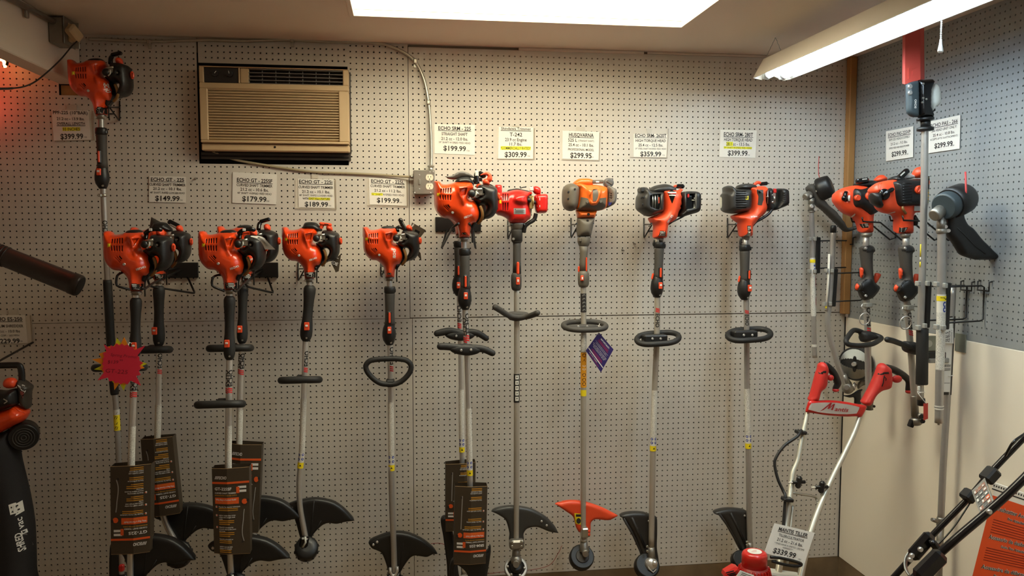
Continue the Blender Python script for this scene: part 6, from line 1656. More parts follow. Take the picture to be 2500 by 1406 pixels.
# purple IMPORTANT tag
M_purple = mat('purple_card', (54, 44, 104), .35, var=.12, scale=14)
t, s = flat_tag('hang_tag', 'purple hang tag headed IMPORTANT strung on the grey ring handle', [(1462, 811), (1498, 853), (1467, 909), (1430, 856)], .235, M_purple)
b = MB(); f = s.fn(); letters(b, f, 'IMPORTANT!', .52*s.w, .885*s.h, .060*s.h, .02, .55*s.w)
for v, w, h_ in ((.66, .82, .022), (.62, .66, .022), (.585, .74, .02)): letters(b, f, 'If you have questions about your new equipment', .5*s.w, v*s.h, h_*s.h, .01, w*s.w)
for v, L, w in ((.515, 'No. 1 part ask for 26 parts please buy', .86), (.46, 'before mixing use fresh fuel with', .80), (.405, 'See the label for DOT only oils', .70)): letters(b, f, L, .5*s.w, v*s.h, .030*s.h, .02, w*s.w)
s.rect(b, .02, .165, .98, .20); letters(b, f, 'ask your dealer', .4*s.w, .115*s.h, .03*s.h, .02, .5*s.w)
make('white_lettering', b, M_wprint, t, recalc=False)
b = MB()
for v, w in ((.80, .66), (.76, .6), (.725, .7), (.31, .62), (.265, .7), (.22, .5), (.06, .6)): s.rect(b, .5-w/2, v-.011, .5+w/2, v+.011)
make('magenta_lettering', b, mat('magenta_print', (150, 44, 96), .6, var=0), t, recalc=False)
b = MB(); b.tube([W(1462, 818, .238), W(1461.5, 805, .24), W(1461, 797, .242), W(1464, 790, .235)], .0011, 5); make('string', b, M_wprint, t)
# white folded paper tag on the second double hook
s1 = [(611, 577, .56), (638, 576, .56), (665, 610, .52), (647, 609, .53)]
t = thing('paper_tag', 'curled white paper tag draped over a black tank cover', 'tag', W(638, 592, .54))
b = MB(); N = 7; top = bez([W(611, 577, .555), W(630, 584, .565), W(640, 595, .55), W(647, 609, .53)], 4); low = bez([W(614, 575.5, .55), W(640, 578, .56), (W(655, 592, .55)), W(672, 609, .515)], 4)
n = len(top); b.add(list(top)+list(low), [(i, i+1, n+i+1, n+i) for i in range(n-1)], True); make('card', b, M_paper, t)
b = MB()
for k in (.35, .5, .65): 
    L = [top[i]*(1-k)+low[i]*k+np.array([0, -.0012, 0]) for i in range(3, n-2)]; b.tube(L, .0006, 4)
make('print_lines', b, M_clip, t)['kind'] = 'stuff'
# brown tag under the single trimmer, brown tags on the loop handled one
t, s = flat_tag('hang_tag', 'brown tag with bold white letters poking out below a black tank cover', [(808, 641), (833, 619), (827, 662), (820, 665)], .19, M_brown)
t.location = t.location
b = MB(); q = Sheet(W(806, 640, .192), W(826, 618, .192), W(834, 627, .192), W(822, 664, .192)); letters(b, handfn(0, 0, 0), ' ', 0, 0, .001); 
f0 = W(817, 641, .192); 
def tf(x, y, a=-.42, c=f0): return c+np.array([x*math.cos(a)-y*math.sin(a), -.001, x*math.sin(a)+y*math.cos(a)])
letters(b, tf, 'IDE', .002, -.002, .014, .02, .026); letters(b, lambda x, y: tf(x, y, c=W(823, 629, .192)), 'nen', .0, .0, .006, .02, .014); make('white_lettering', b, M_wprint, t, recalc=False)
t, s = flat_tag('hang_tag', 'brown square tag behind the black tank of the loop handled trimmer', [(1006, 543), (1040, 562), (1026, 580), (1000, 562)], .15, M_brown)
b = MB(); c = W(1018, 566, .15); b.box(c+np.array([0, -.002, 0]), (.022, .001, .014), rot=Euler((0, .5, 0)).to_matrix()); make('tag_picture', b, M_gloss, t)
b = MB(); letters(b, lambda x, y: W(1008, 550, .15)+np.array([x*.5-y*.86, -.001, x*.86+y*.5]), 'PRO', 0, 0, .007, .02, .014); make('white_lettering', b, M_wprint, t, recalc=False)
t, s = flat_tag('hang_tag', 'dark narrow tag end hanging below the loop handled trimmer tank', [(1021, 611), (1027, 618), (1029, 637), (1018, 622)], .18, M_brown)
# loose line ends
b = MB(); b.tube(path([(1218, 461, .42), (1200, 452, .40), (1188, 449, .38)], .4, 4), [.0008]*4+[.0022]*5, 6)
for o in COL.objects:
    if o.get('label', '').startswith('front straight'): make('tie_tail', b, M_black, o)

# ---------------------------------------------------------------- hooks on the pegboard
def hook(label, plate, wires, r=.0045, group='black wire tool hooks'):
    c = W(*wires[0][0][:2], 0)
    t = thing('wire_hook', label, 'hook', (c[0], 0, c[2]), group)
    if plate:
        P = [W(p[0], p[1], .006) for p in plate]; x = [p[0] for p in P]; z = [p[2] for p in P]
        b = MB(); b.box(((min(x)+max(x))/2, -.007, (min(z)+max(z))/2), (max(x)-min(x), .010, max(z)-min(z)), ch=.002); make('back_plate', b, M_black, t)
    for w in wires:
        b = MB(); P = [W(p[0], p[1], p[2]) for p in w]; Q = []
        for i, p in enumerate(P):
            if 0 < i < len(P)-1:
                a = P[i-1]-p; c_ = P[i+1]-p; k = min(.012, np.linalg.norm(a)*.4, np.linalg.norm(c_)*.4)
                Q += [p+a/np.linalg.norm(a)*k, p+(a/np.linalg.norm(a)+c_/np.linalg.norm(c_))*k*.25, p+c_/np.linalg.norm(c_)*k]
            else: Q.append(p)
        b.tube(Q, r, 8); make('wire', b, M_wire, t)
    return t
hook('left one of the two black plate hooks holding paired curved shaft trimmers', [(408, 641), (484, 641), (484, 678), (408, 678)],
     [[(458, 676, .008), (476, 716, .12), (366, 699, .26), (360, 682, .30), (400, 662, .16), (432, 655, .008)], [(430, 672, .008), (352, 668, .34), (300, 664, .47), (285, 672, .50), (283, 698, .50), (318, 707, .50)], [(440, 660, .008), (376, 690, .34), (352, 706, .50), (345, 702, .52)]])
hook('right one of the two black plate hooks holding paired curved shaft trimmers', [(613, 641), (679, 641), (679, 677), (613, 677)],
     [[(653, 675, .008), (667, 715, .12), (604, 700, .25), (592, 682, .28), (620, 664, .12), (640, 655, .008)], [(635, 672, .008), (570, 672, .34), (532, 671, .45), (519, 676, .48), (516, 698, .48), (548, 711, .48)], [(640, 660, .008), (598, 690, .34), (576, 712, .48), (570, 708, .50)]])
hook('wide black plate hook behind the paired straight trimmers', [(1063, 530), (1174, 530), (1174, 565), (1063, 565)],
     [[(1092, 560, .008), (1078, 606, .12), (1104, 556, .40), (1120, 545, .46)], [(1155, 562, .008), (1161, 606, .12), (1150, 556, .40), (1146, 545, .46)]])
def small_hook(label, x, y, x2, d=.21, w=26, hgt=34):
    return hook(label, None, [[(x, y-16, .004), (x, y+hgt, .004), (x+(x2-x)*.55, y+2, d*.7)], [(x, y, .004), (x2-w*.5, y, d), (x2-w*.5+3, y-3, d+.02)], [(x+(x2-x)*.35, y+16, .004), (x+(x2-x)*.75, y+16, .03), (x2+w*.5, y, d), (x2+w*.5+4, y-3, d+.02)]], r=.0032)
small_hook('thin wire hook under the pole pruner engine', 292, 262, 250, .26)
small_hook('thin wire hook under the single trimmer with orange starter grip', 728, 656, 756, .21, 24, 30)
small_hook('thin wire hook under the loop handled trimmer', 930, 650, 951, .21, 30, 26)
small_hook('thin wire hook left of the red trimmer collar', 1240, 551, 1262, .20, 30)
small_hook('thin wire hook left of the grey and orange trimmer neck', 1394, 548, 1425, .20, 40)
small_hook('thin wire hook left of the black faced trimmer neck', 1572, 548, 1606, .20, 36)
small_hook('thin wire hook left of the trimmer nearest the corner post', 1776, 548, 1815, .20, 40)
# a few loose peg pins and the bits of red line on the wall
for i, (x, y, lb) in enumerate(((1519, 610, 'small dark pin stuck in the board right of the grey and orange trimmer'), (478, 436, 'small metal pin in the board between the $149.99 and $179.99 cards'), (1547, 594, 'tiny dark pin beside the black faced trimmer neck'))):
    w = W(x, y, 0); b = MB(); b.tube([(w[0], .002, w[2]), (w[0], -.012, w[2]), (w[0]+.004, -.018, w[2]-.003)], .0028, 7, round_ends=2); b.ball((w[0], -.004, w[2]), .005, 8, 5, (1, .5, 1)); tag(make('peg_pin', b, M_cast, loc=(w[0], 0, w[2])), lb, 'pin', 'loose pins in the pegboard')
b = MB(); b.tube(path([(1180, 1402, .03), (1230, 1396, .02), (1290, 1392, .015), (1340, 1380, .015), (1362, 1352, .012), (1372, 1332, .010)], .02, 8), .0012, 5); tag(make('trimmer_line', b, mat('red_line', (150, 52, 44), .5), loc=W(1180, 1402, .03)), 'thin red line trailing on the wall behind the disc of the red trimmer', 'line')
b = MB(); b.tube(path([(1052, 1327, .02), (1072, 1326, .02), (1088, 1330, .02), (1100, 1332, .02)], .02, 6), .0014, 5); tag(make('trimmer_line', b, MATS['red_line'], loc=W(1052, 1327, .02)), 'short red line end left of the lower carton', 'line')
# ---------------------------------------------------------------- right wall: rail hooks, attachments, power heads
def rail_hook(label, rail, ys, d, br, X0=0.0):
    """foam faced rail held off the right wall by two wires; rail: (x0,y0,x1,y1) pixels at depth d"""
    a0, a1 = W(rail[0], rail[1], d), W(rail[2], rail[3], d)
    t = thing('rail_hook', label, 'hook', (0, -d, (a0[2]+a1[2])/2), 'wire rail hooks on the right wall')
    b = MB(); w_ = abs(W(rail[4] if len(rail) > 4 else rail[2], rail[1], d)[0]-a0[0])+.004
    v = Vector(a1-a0); b.box(Vector((a0+a1)/2), (.016, .020, v.length), rot=v.to_track_quat('Z', 'Y').to_matrix(), ch=.003); make('foam_rail', b, M_black, t)
    xr = (a0[0]+a1[0])/2
    B = [V(br[0], br[1], X0), V(br[0], br[2], X0)]
    P = [W(rail[0], ys[0], d), np.array([-.026, -d, W(rail[0], ys[0], d)[2]])]
    y = B[0][1]; z0, z1 = W(rail[0], ys[0], d)[2], W(rail[0], ys[1], d)[2]
    x0 = W(rail[0], ys[0], d)[0]; x1 = W(rail[0], ys[1], d)[0]
    b = MB(); b.tube([(x0, -d, z0), (-.020, y, z0), (-.008, y, z0-.006), (-.008, y, z1+.006), (-.020, y, z1), (x1, -d, z1)], .0032, 8); make('wire_frame', b, M_wire, t)
    b = MB(); b.tube([(.004, y+.03, z0+.018), (-.012, y+.03, z0+.014), (-.012, y+.03, z0-.018), (-.012, y-.03, z0-.018), (-.012, y-.03, z0+.014), (.004, y-.03, z0+.018)], .0032, 8); make('wall_clip', b, M_wire, t)
    return t
def clips(root, pts, d, m=None):
    for x, y in pts:
        b = MB(); c = W(x, y, d); b.box(c, (.013, .022, .018), ch=.002); make('pole_clip', b, m or M_clip, root)
d1 = .12
h1 = rail_hook('foam faced rail hook nearest the back wall, upper of the two by the corner post', (1997.5, 579, 1996, 667), (588, 655), d1, (2080, 588, 655))
d2 = .20
h2 = rail_hook('foam faced rail hook below the first, holding the curved edger shaft', (2040, 656, 2034, 748), (667, 736), d2, (2112, 667, 736))
d3 = .88
h3 = rail_hook('foam faced rail hook holding the pole saw shaft', (2267, 688, 2262, 800), (699, 782), d3, (2366, 690, 776))
d4 = .99
h4 = rail_hook('foam faced rail hook holding the dark shielded attachment', (2314, 690, 2309, 804), (700, 788), d4, (2408, 695, 782))
def pole(root, pts, r, m, d, name='shaft', seg=16):
    b = MB(); b.tube(path(pts, d, 8), r*mpp(pts[0][0], d), seg); return make(name, b, m, root)

# trimmer attachment in the corner
def corner_attachment():
    d = d1; tr, T = frame_of(1950, 390, 7.4, 1990, d); Q = lambda u, v, dd=0: W(*tr(u, v), d+dd)
    t = thing('trimmer_attachment', 'upside down trimmer attachment with black spool and red line in the corner', 'attachment', W(1989, 870, d), 'shaft attachments on the right wall')
    ax = [(1980, 490), (1983, 580), (1984, 640), (1986, 760), (1987, 810), (1989, 873)]
    pole(t, ax, 5.6, M_alu, d)
    m = mpp(1985, d); r = 5.6*m
    sleeve_at(t, 'shaft_label', ax, 672, 771, r+.0008, M_fine, d); sleeve_at(t, 'pictogram_band', ax, 629, 672, r+.001, M_label, d)
    sleeve_at(t, 'caution_band', ax, 633, 641, r+.0016, M_yellow, d)
    for y in (648, 657):
        c = axis_at(ax, y, d); b = MB(); b.add([c+np.array([math.sin(.2+.35*math.cos(a))*(r+.0018), -math.cos(.2+.35*math.cos(a))*(r+.0018), .005*math.sin(a)]) for a in np.linspace(0, 6.283, 11)[:-1]], [tuple(range(10))]); make('pictogram', b, M_bluep, t)
    for y0, y1 in ((675, 700), (726, 744)):
        cc = [axis_at(ax, y, d) for y in np.linspace(y0, y1, 4)]; b = MB()
        for i in range(3): b.add([c+np.array([math.sin(a)*(r+.0014), -math.cos(a)*(r+.0014), 0]) for c in cc[i:i+2] for a in (.55, .85)], [(0, 1, 3, 2)])
        make('red_print', b, mat('label_red', (190, 40, 66), .6, var=0), t)
    sleeve_at(t, 'depth_band', ax, 840, 846, r+.001, M_label, d)
    b = MB(); b.tube([Q(228, 790), Q(232, 935)], [T(52), T(52)], 16); b.tube([Q(232, 925), Q(232, 945)], [T(58), T(58)], 16); cl = make('clamp_collar', b, M_cast, t)
    for u, v in ((240, 845), (300, 895), (215, 660)):
        b = MB(); b.cyl(Q(u, v, T(50)), Q(u, v, T(72)), T(24), seg=12); make('bolt', b, M_chrome, cl)
    a, c = Q(110, 680, T(20)), Q(260, 590, -T(30)); b = MB(); b.tube([a, a*.9+c*.1, c], [T(50), T(62), T(66)], 18); b.tube([Q(226, 690), Q(228, 800)], [T(58), T(54)], 16); make('gearbox', b, M_cast, t)
    g = shell([(150, 530), (168, 475), (238, 436), (300, 520), (350, 570), (400, 640), (490, 790), (560, 850), (650, 930), (780, 1100), (850, 1215), (960, 1220), (1052, 1190), (1058, 1240), (950, 1280), (850, 1303), (780, 1245), (640, 1110), (420, 900), (330, 830), (270, 720), (200, 610)], d-T(20), T(110), T(130), T(40), tr); put('debris_shield', g, M_grip, t)
    ca, cb = Vector(Q(370, 545, T(30))), Vector(Q(540, 480, T(120))); axv = (cb-ca).normalized()
    b = MB(); b.tube([ca-axv*T(20), ca, ca+axv*T(40), cb, cb+axv*T(40), cb+axv*T(60)], [T(170), T(190), T(196), T(186), T(176), T(120)], 26); sp = make('line_spool', b, M_black, t)
    b = MB(); c = Q(382, 350, T(60)); b.tube([c, c+np.array([0, 0, -.004])], [T(22), T(18)], 10); make('eyelet', b, M_chrome, sp)
    b = MB(); b.tube([Q(385, 345, T(60)), Q(358, 262, T(40)), Q(356, 100, 0), Q(366, -60, -T(100))], T(6), 6); make('trimmer_line', b, mat('red_plastic_line', (206, 70, 70), .4), sp)
    b = MB(); b.box(Q(330, 565, T(110)), (T(40), T(20), T(36)), ch=T(6)); make('shield_pin', b, M_chrome, t)
    clips(t, [(1976, 583), (1988, 583), (1976, 662), (1988, 662)], d+.012)
corner_attachment()

def edger():
    d = d2; m = mpp(2030, d)
    t = thing('edger_attachment', 'lawn edger attachment with curved shaft and cream wheel in the corner', 'attachment', W(2088, 990, d), 'shaft attachments on the right wall')
    ax = [(2034.5, 560), (2030, 660), (2024, 745), (2021, 775), (2024, 810), (2034, 850), (2046, 890), (2058, 922), (2064, 938)]
    pole(t, ax, 6.3, M_alu, d)
    b = MB(); c0, c1 = W(2034.6, 550, d), W(2034.2, 568, d); b.tube([c0, c0*.8+c1*.2, c1], [5*m, 6.9*m, 7*m], 16); make('end_cap', b, M_black, t)
    b = MB(); P = [W(x, y, d+.010) for x, y in ((2024.5, 620), (2021.5, 690), (2016.5, 757))]
    b.tube(P, .004, 6, flat=2.2); make('shaft_label', b, M_label, t)
    b = MB(); b.box(W(2016.5, 748, d+.018), (.006, .006, .016)); make('caution_band', b, M_yellow, t)
    clips(t, [(2018, 660), (2030, 661), (2013, 742), (2026, 742)], d+.012)
    tr, T = frame_of(2040, 840, 8.79, 2075, d); Q = lambda u, v, dd=0: W(*tr(u, v), d+dd)
    b = MB(); b.tube([Q(165, 650), Q(205, 760), Q(265, 870)], [T(62), T(70), T(82)], 16); b.ball(Q(262, 945, T(20)), T(118), 18, 12); b.tube([Q(240, 930, T(60)), Q(236, 936, T(140))], [T(60), T(46)], 14); b.tube([Q(360, 900, T(20)), Q(430, 930, T(60))], [T(90), T(70)], 14); gb = make('gearbox', b, M_cast, t)
    for u, v in ((400, 910), (415, 935), (348, 968)):
        b = MB(); b.cyl(Q(u, v, T(90)), Q(u, v, T(120)), T(18), seg=10); make('bolt', b, M_chrome, gb)
    # wheel on its bracket
    axv = Vector((-.80, -.60, .02)).normalized(); C = Vector(Q(438, 420, T(60))); R = T(335)
    def wheel(C, name):
        b = MB(); b.tube([C-axv*.016, C-axv*.010, C+axv*.008, C+axv*.014], [R*.97, R*1.02, R*1.02, R*.95], 34); w = make('wheel', b, M_rub, t)
        b = MB(); b.tube([C+axv*.012, C+axv*.0150, C+axv*.010, C+axv*.006], [R*.93, R*.90, R*.80, R*.1], 32); make('wheel_rim', b, M_milk, w)
        q = axv.orthogonal().normalized()
        b = MB(); b.cyl(C+axv*.006, C+axv*.03, R*.16, R*.12, 14); make('axle_nut', b, M_chrome, w)
        for s_ in (1, -1):
            o = Vector((0, 0, 1))*s_; b = MB(); b.tube([C+axv*.014+o*R*.16, C+axv*.016+o*R*.28, C+axv*.016+o*R*.40], [R*.05, R*.12, R*.09], 10, flat=.35, up=axv, round_ends=2); make('wing_nut', b, M_black, w)
    wheel(C, 0); wheel(C-axv*.06+Vector((.0, 0, 0)), 1)
    s = shell([(560, 760), (640, 770), (660, 850), (560, 900), (480, 960), (470, 860)], d, T(40), T(40), T(30), tr); put('wheel_bracket', s, M_cast, t)
    s = shell([(135, 1080, 1), (200, 1095), (330, 1080), (480, 990), (575, 965, 1), (575, 990), (545, 1010), (545, 1290, 1), (400, 1290, 1), (395, 1150), (300, 1148), (180, 1115)], d+.01, T(20), T(40), T(20), tr); put('blade_guard', s, M_black, t)
edger()

def multi_head(kind):
    """interchangeable-shaft power heads, seen from the air-cleaner side"""
    d = .43 if kind == 0 else .73
    tr, T = frame_of(2020, 400, 7.03, 2110 if kind == 0 else 2210, d); Q = lambda u, v, dd=0: W(*tr(u, v), d+dd)
    t = thing('attachment_trimmer', ('orange power head with a smooth black cover, left of the two on the right wall', 'orange power head with a ribbed black cover, partly behind the pole saw shaft')[kind], 'power head', W(*((2121, 1000), (2232, 1040))[kind], d), 'power heads on the right wall')
    if kind == 0:
        tb = shell([(500, 335), (560, 320), (700, 285), (800, 290), (860, 340), (760, 420), (520, 400)], d-T(30), T(140), T(200), T(70), tr); put('top_cover', tb, M_black, t)
        o = shell([(140, 560), (162, 492), (260, 422), (350, 390), (450, 372), (600, 370), (690, 405), (770, 470), (800, 620), (790, 800), (768, 960), (768, 1182, 1), (588, 1182, 1), (560, 1052), (475, 935), (300, 845), (185, 715), (142, 640)], d, T(150), T(280), T(150), tr, step=.006, cuts=[(oval(325, 560, 62, 95), T(60))]); put('engine_casing', o, M_orange2, t, M_gloss)
        b = MB(); b.tube([Q(320, 480, T(120)), Q(300, 560, T(140)), Q(330, 620, T(120))], T(30), 8); b.ball(Q(290, 590, T(130)), T(44), 10, 7); make('plug_boot', b, M_gloss, t)
        b = MB(); b.tube([Q(375, 540, T(150)), Q(370, 640, T(150))], T(20), 7); make('fuel_clip', b, M_milk, t)
        a = shell([(385, 530), (402, 468), (450, 424), (560, 432), (740, 395), (850, 425), (890, 560), (885, 740), (840, 822), (700, 888), (620, 840), (520, 770), (430, 748), (388, 680)], d+T(70), T(180), T(300), T(100), tr); ac = put('air_cleaner_cover', a, M_black, t)
        for c_, r_ in (((712, 552), 62), ((424, 590), 46)):
            b = MB(); w = a.hit(*c_, tr); y = w[1]; b.tube([(w[0], y+T(20), w[2]), (w[0], y-T(30), w[2]), (w[0], y-T(40), w[2])], [T(r_), T(r_), T(r_*.8)], 16); make('cover_knob', b, M_orange2, ac)
        b = MB(); b.box(Q(598, 290, T(60)), (T(205), T(90), T(80)), rot=Euler((0, -.12, 0)).to_matrix(), ch=T(22)); sg = make('starter_grip', b, M_gloss, t)
        b = MB(); b.box(Q(640, 262, T(108)), (T(80), T(4), T(14)), rot=Euler((0, -.12, 0)).to_matrix()); make('grip_slot', b, M_wprint, sg)
        c = shell([(808, 282), (850, 230), (905, 190), (960, 200), (1012, 262), (985, 300), (860, 312)], d-T(20), T(110), T(110), T(50), tr); put('fuel_cap', c, M_orange2, t)
        b = MB(); drape(b, o, [(548, 1028), (615, 1015), (650, 1075), (630, 1098), (580, 1105)], tr, .001, .01); nl = make('warning_label', b, M_dark, t)
        b = MB()
        for i in range(4): drape(b, o, [(560+i*7, 1034+i*18), (618+i*6, 1024+i*18), (620+i*6, 1031+i*18), (562+i*7, 1041+i*18)], tr, .0018, .01)
        make('label_print', b, M_wprint, nl)
        b = MB(); drape(b, o, [(405, 905), (470, 850), (478, 866), (414, 920)], tr, .001, .01); make('logo_lettering', b, M_wprint, t)
        ct = (675, 1190, 1240, 1400, 88, 54)
        gx, gy, gs = 0, 0, 1.0
        ax = [(2114, 575), (2115, 740), (2118, 800), (2119.5, 900), (2121, 960), (2122, 985)]; lt = (750, 813)
    else:
        tb = shell([(1110, 250), (1180, 205), (1260, 215), (1330, 270), (1300, 330), (1150, 320)], d-T(10), T(120), T(200), T(60), tr); put('top_cover', tb, M_black, t)
        o = shell([(760, 475), (785, 400), (880, 322), (1000, 290), (1110, 275), (1260, 278), (1400, 330), (1480, 500), (1500, 700), (1590, 770), (1590, 830), (1480, 850), (1450, 930), (1452, 1195, 1), (1212, 1195, 1), (1200, 945), (1140, 880), (960, 835), (880, 745), (850, 600)], d, T(150), T(280), T(150), tr, step=.006); oc = put('engine_casing', o, M_orange2, t)
        for i in range(4):
            b = MB(); P = [o.hit(u, v, tr) for u, v in ((842+i*24, 352-i*8), (822+i*26, 390), (815+i*28, 455))]; b.tube(bez(P, 3), T(7), 6); make('casing_rib', b, M_orange2, oc)
        b = MB(); c = Q(985, 520, T(130)); b.tube([c+np.array([0, T(60), 0]), c, c+np.array([0, -T(30), 0])], [T(92), T(92), T(70)], 20); pb = make('plug_recess', b, M_gloss, t)
        b = MB(); b.tube([Q(985, 530, T(180)), Q(1040, 480, T(190)), Q(1110, 440, T(190))], [T(36), T(32), T(34)], 10, round_ends=2); make('plug_boot', b, M_gloss, pb)
        f = shell([(760, 505), (800, 498), (885, 488), (895, 560), (935, 745), (850, 730), (775, 655)], d+T(60), T(110), T(160), T(50), tr); put('muffler_guard', f, M_black, t)
        a = shell([(1098, 330), (1180, 295), (1275, 268), (1450, 262), (1600, 270), (1640, 420), (1625, 700), (1450, 725), (1200, 742), (1135, 690), (1100, 520)], d+T(70), T(170), T(290), T(80), tr); ac = put('air_cleaner_cover', a, M_black, t)
        for i in range(8):
            b = MB(); P = [a.hit(u, 330+i*47+(6 if u < 1350 else 0), tr) for u in (1290, 1340, 1400, 1450)]; b.tube(P, T(9), 6); make('cover_rib', b, M_black, ac)
        b = MB(); w = a.hit(1562, 445, tr); y = w[1]; b.tube([(w[0], y+T(30), w[2]), (w[0], y-T(40), w[2]), (w[0], y-T(52), w[2])], [T(66), T(66), T(54)], 18); b.box((w[0], y-T(52), w[2]), (T(30), T(20), T(100)), rot=Euler((0, .6, 0)).to_matrix(), ch=T(6)); make('cover_knob', b, M_orange2, ac)
        c = shell([(1478, 165), (1500, 110), (1545, 62), (1640, 50), (1680, 140), (1640, 228), (1560, 246), (1500, 228)], d-T(10), T(110), T(110), T(50), tr); put('fuel_cap', c, M_orange2, t)
        b = MB(); b.ball(Q(1350, 218, -T(20)), T(150), 20, 10, (1, .5, .28)); make('cap_seal', b, mat('white_seal', (214, 212, 208), .4), t)
        b = MB(); b.box(Q(1300, 178, T(60)), (T(215), T(90), T(80)), rot=Euler((0, -.72, 0)).to_matrix(), ch=T(20)); sg = make('starter_grip', b, M_gloss, t)
        b = MB(); b.box(Q(1292, 170, T(108)), (T(90), T(4), T(18)), rot=Euler((0, -.72, 0)).to_matrix()); make('grip_slot', b, M_wprint, sg)
        b = MB(); drape(b, o, rect(1212, 1090, 1340, 1180), tr, .001, .01); nl = make('warning_label', b, M_dark, t)
        b = MB()
        for i in range(4): drape(b, o, rect(1222, 1100+i*20, 1326-i*6, 1108+i*20), tr, .0018, .012)
        make('label_print', b, M_wprint, nl)
        b = MB(); b.box(Q(1540, 765, T(160)), (T(105), T(10), T(80)), ch=T(3)); make('rating_plate', b, M_alu, t)
        b = MB(); b.tube(wline([(1290, 735, T(190)), (1300, 780, T(200)), (1345, 850, T(150))], d, tr), T(20), 8); make('fuel_line', b, mat('fuel_hose', (150, 112, 62), .4), t)
        b = MB(); drape(b, o, [(1045, 848), (1160, 818), (1165, 832), (1050, 862)], tr, .001, .01); make('logo_lettering', b, M_wprint, t)
        b = MB(); b.tube([Q(1480, 900), Q(1520, 960), Q(1500, 1060)], T(40), 8); make('throttle_cable', b, M_black, t)
        ct = (1338, 1200, 1245, 1330, 80, 58)
        gx, gy, gs = 672, 12, 1.03
        ax = [(2211, 575), (2214, 740), (2219, 800), (2224, 860), (2229, 930), (2232, 968)]; lt = (762, 818)
    u, v0, v1, v2, r0, r1 = ct
    b = MB(); b.tube([Q(u, v0), Q(u, v1), Q(u+2, v1+20)], [T(r0), T(r0*.9), T(r1)], 18); cl = make('clamp_collar', b, M_cast, t)
    m = mpp(2110 if kind == 0 else 2215, d); r = 7.2*m
    pole(t, ax, 7.2, M_alu, d)
    # pistol style control grip
    t2, T2 = frame_of(2060, 560, 7.03, 2115 if kind == 0 else 2212, d)
    def tg(a, c): return t2(410+(a-410)*gs+gx, 700+(c-700)*gs+gy)
    G = [(285, 320), (310, 290), (440, 265), (500, 300), (518, 380), (482, 412), (478, 640), (492, 830), (525, 920), (597, 975), (582, 1045), (540, 1110), (465, 1185), (345, 1215), (290, 1160), (250, 1065), (202, 1046), (215, 930), (250, 890), (330, 840), (348, 790), (318, 640), (290, 400)]
    g = shell(G, d+.004, T2(115), T2(115), T2(95), tg); gg = put('control_grip', g, M_grip, t)
    b = MB(); drape(b, g, [(215, 950), (330, 850), (500, 850), (585, 975), (575, 1040), (465, 1170), (345, 1200), (292, 1150), (252, 1058)], tg, .0012, .01); make('switch_housing', b, M_black, gg)
    b = MB(); drape(b, g, [(290, 325), (440, 275), (495, 305), (508, 385), (400, 400), (295, 372)], tg, .0012, .01); make('grip_clamp', b, M_black, gg)
    for a, c in ((327, 320), (322, 1130)):
        b = MB(); screw_on(b, g, a, c, T2(22), tg, hgt=.004); make('screw', b, M_chrome, gg)
    s = shell([(275, 660), (300, 650), (326, 660), (322, 800), (300, 840), (284, 800)], d+.006, T2(60), T2(40), T2(24), tg); put('trigger_lock', s, M_orange2, t)
    s = shell([(545, 750), (632, 770), (600, 850), (545, 928), (502, 895), (520, 830)], d+.004, T2(40), T2(40), T2(24), tg); put('throttle_trigger', s, M_orange2, t)
    s = shell([(222, 930, 1), (255, 926, 1), (245, 1040, 1), (208, 1040, 1), (198, 985)], d+.010, T2(60), T2(40), T2(16), tg); put('stop_switch', s, M_orange2, t)
    # locking pin with ring
    c = axis_at(ax, 742 if kind == 0 else 748, d)
    b = MB(); b.tube([c+np.array([-.030, -.020, .002]), c+np.array([0, -.024, .004]), c+np.array([.034, -.016, .0])], .0022, 7); b.box(c+np.array([0, -.010, -.004]), (.032, .030, .02), ch=.004); make('pin_collar', b, M_clip, t)
    b = MB(); b.tube([c+np.array([-.030, -.020, .002]), c+np.array([-.036, -.022, -.010]), c+np.array([-.022, -.024, -.022])], .0030, 7); rc = c+np.array([-.020, -.024, -.062])
    b.tube([rc+np.array([.024*math.cos(a), -.004*math.sin(a), .026*math.sin(a)]) for a in np.linspace(0, 6.283, 25)[:-1]], .0022, 7, closed=True); b.tube([c+np.array([-.022, -.024, -.022]), rc+np.array([0, 0, .027])], .0018, 6); make('locking_ring', b, M_chrome, t)
    shaft_text(t, 'ECHO', ax, lt[0], lt[1], r, d, M_ink, h=.021, phi=.12, slashes=True, up=True)
    if kind == 0:
        tq = crop(2060, 700, 7.03); P = [(380, 815, -.02), (300, 775, 0), (180, 745, .02), (105, 810, .05), (40, 920, .09), (75, 985, .10), (180, 1005, .10), (300, 1008, .10), (450, 990, .09), (540, 960, .08), (620, 910, .05), (640, 875, .03), (560, 838, .01), (480, 815, -.01)]
        b = MB(); b.tube(bez([W(*tq(u, v), d+dd) for u, v, dd in P]+[W(*tq(380, 815), d-.02)], 5)[:-1], 5.6*m, 12, closed=True); make('loop_handle', b, M_rub, t)
        s = shell([(285, 775), (420, 755), (510, 790), (530, 830), (600, 880), (420, 930), (310, 945), (285, 860)], d+.006, .03, .03, .012, tq); put('handle_clamp', s, M_rub, t)
        b = MB(); b.tube([W(2121, 962, d), W(2122, 968, d), W(2122, 1000, d)], [8.4*m, 8.8*m, 8.8*m], 14); cp = make('coupler', b, M_cast, t)
        for x, y in ((2129, 981), (2134, 992)):
            b = MB(); b.cyl(W(x, y, d+.02), W(x, y, d+.034), .006, seg=10); make('bolt', b, M_dark, cp)
    else:
        tq = crop(2060, 700, 7.03)
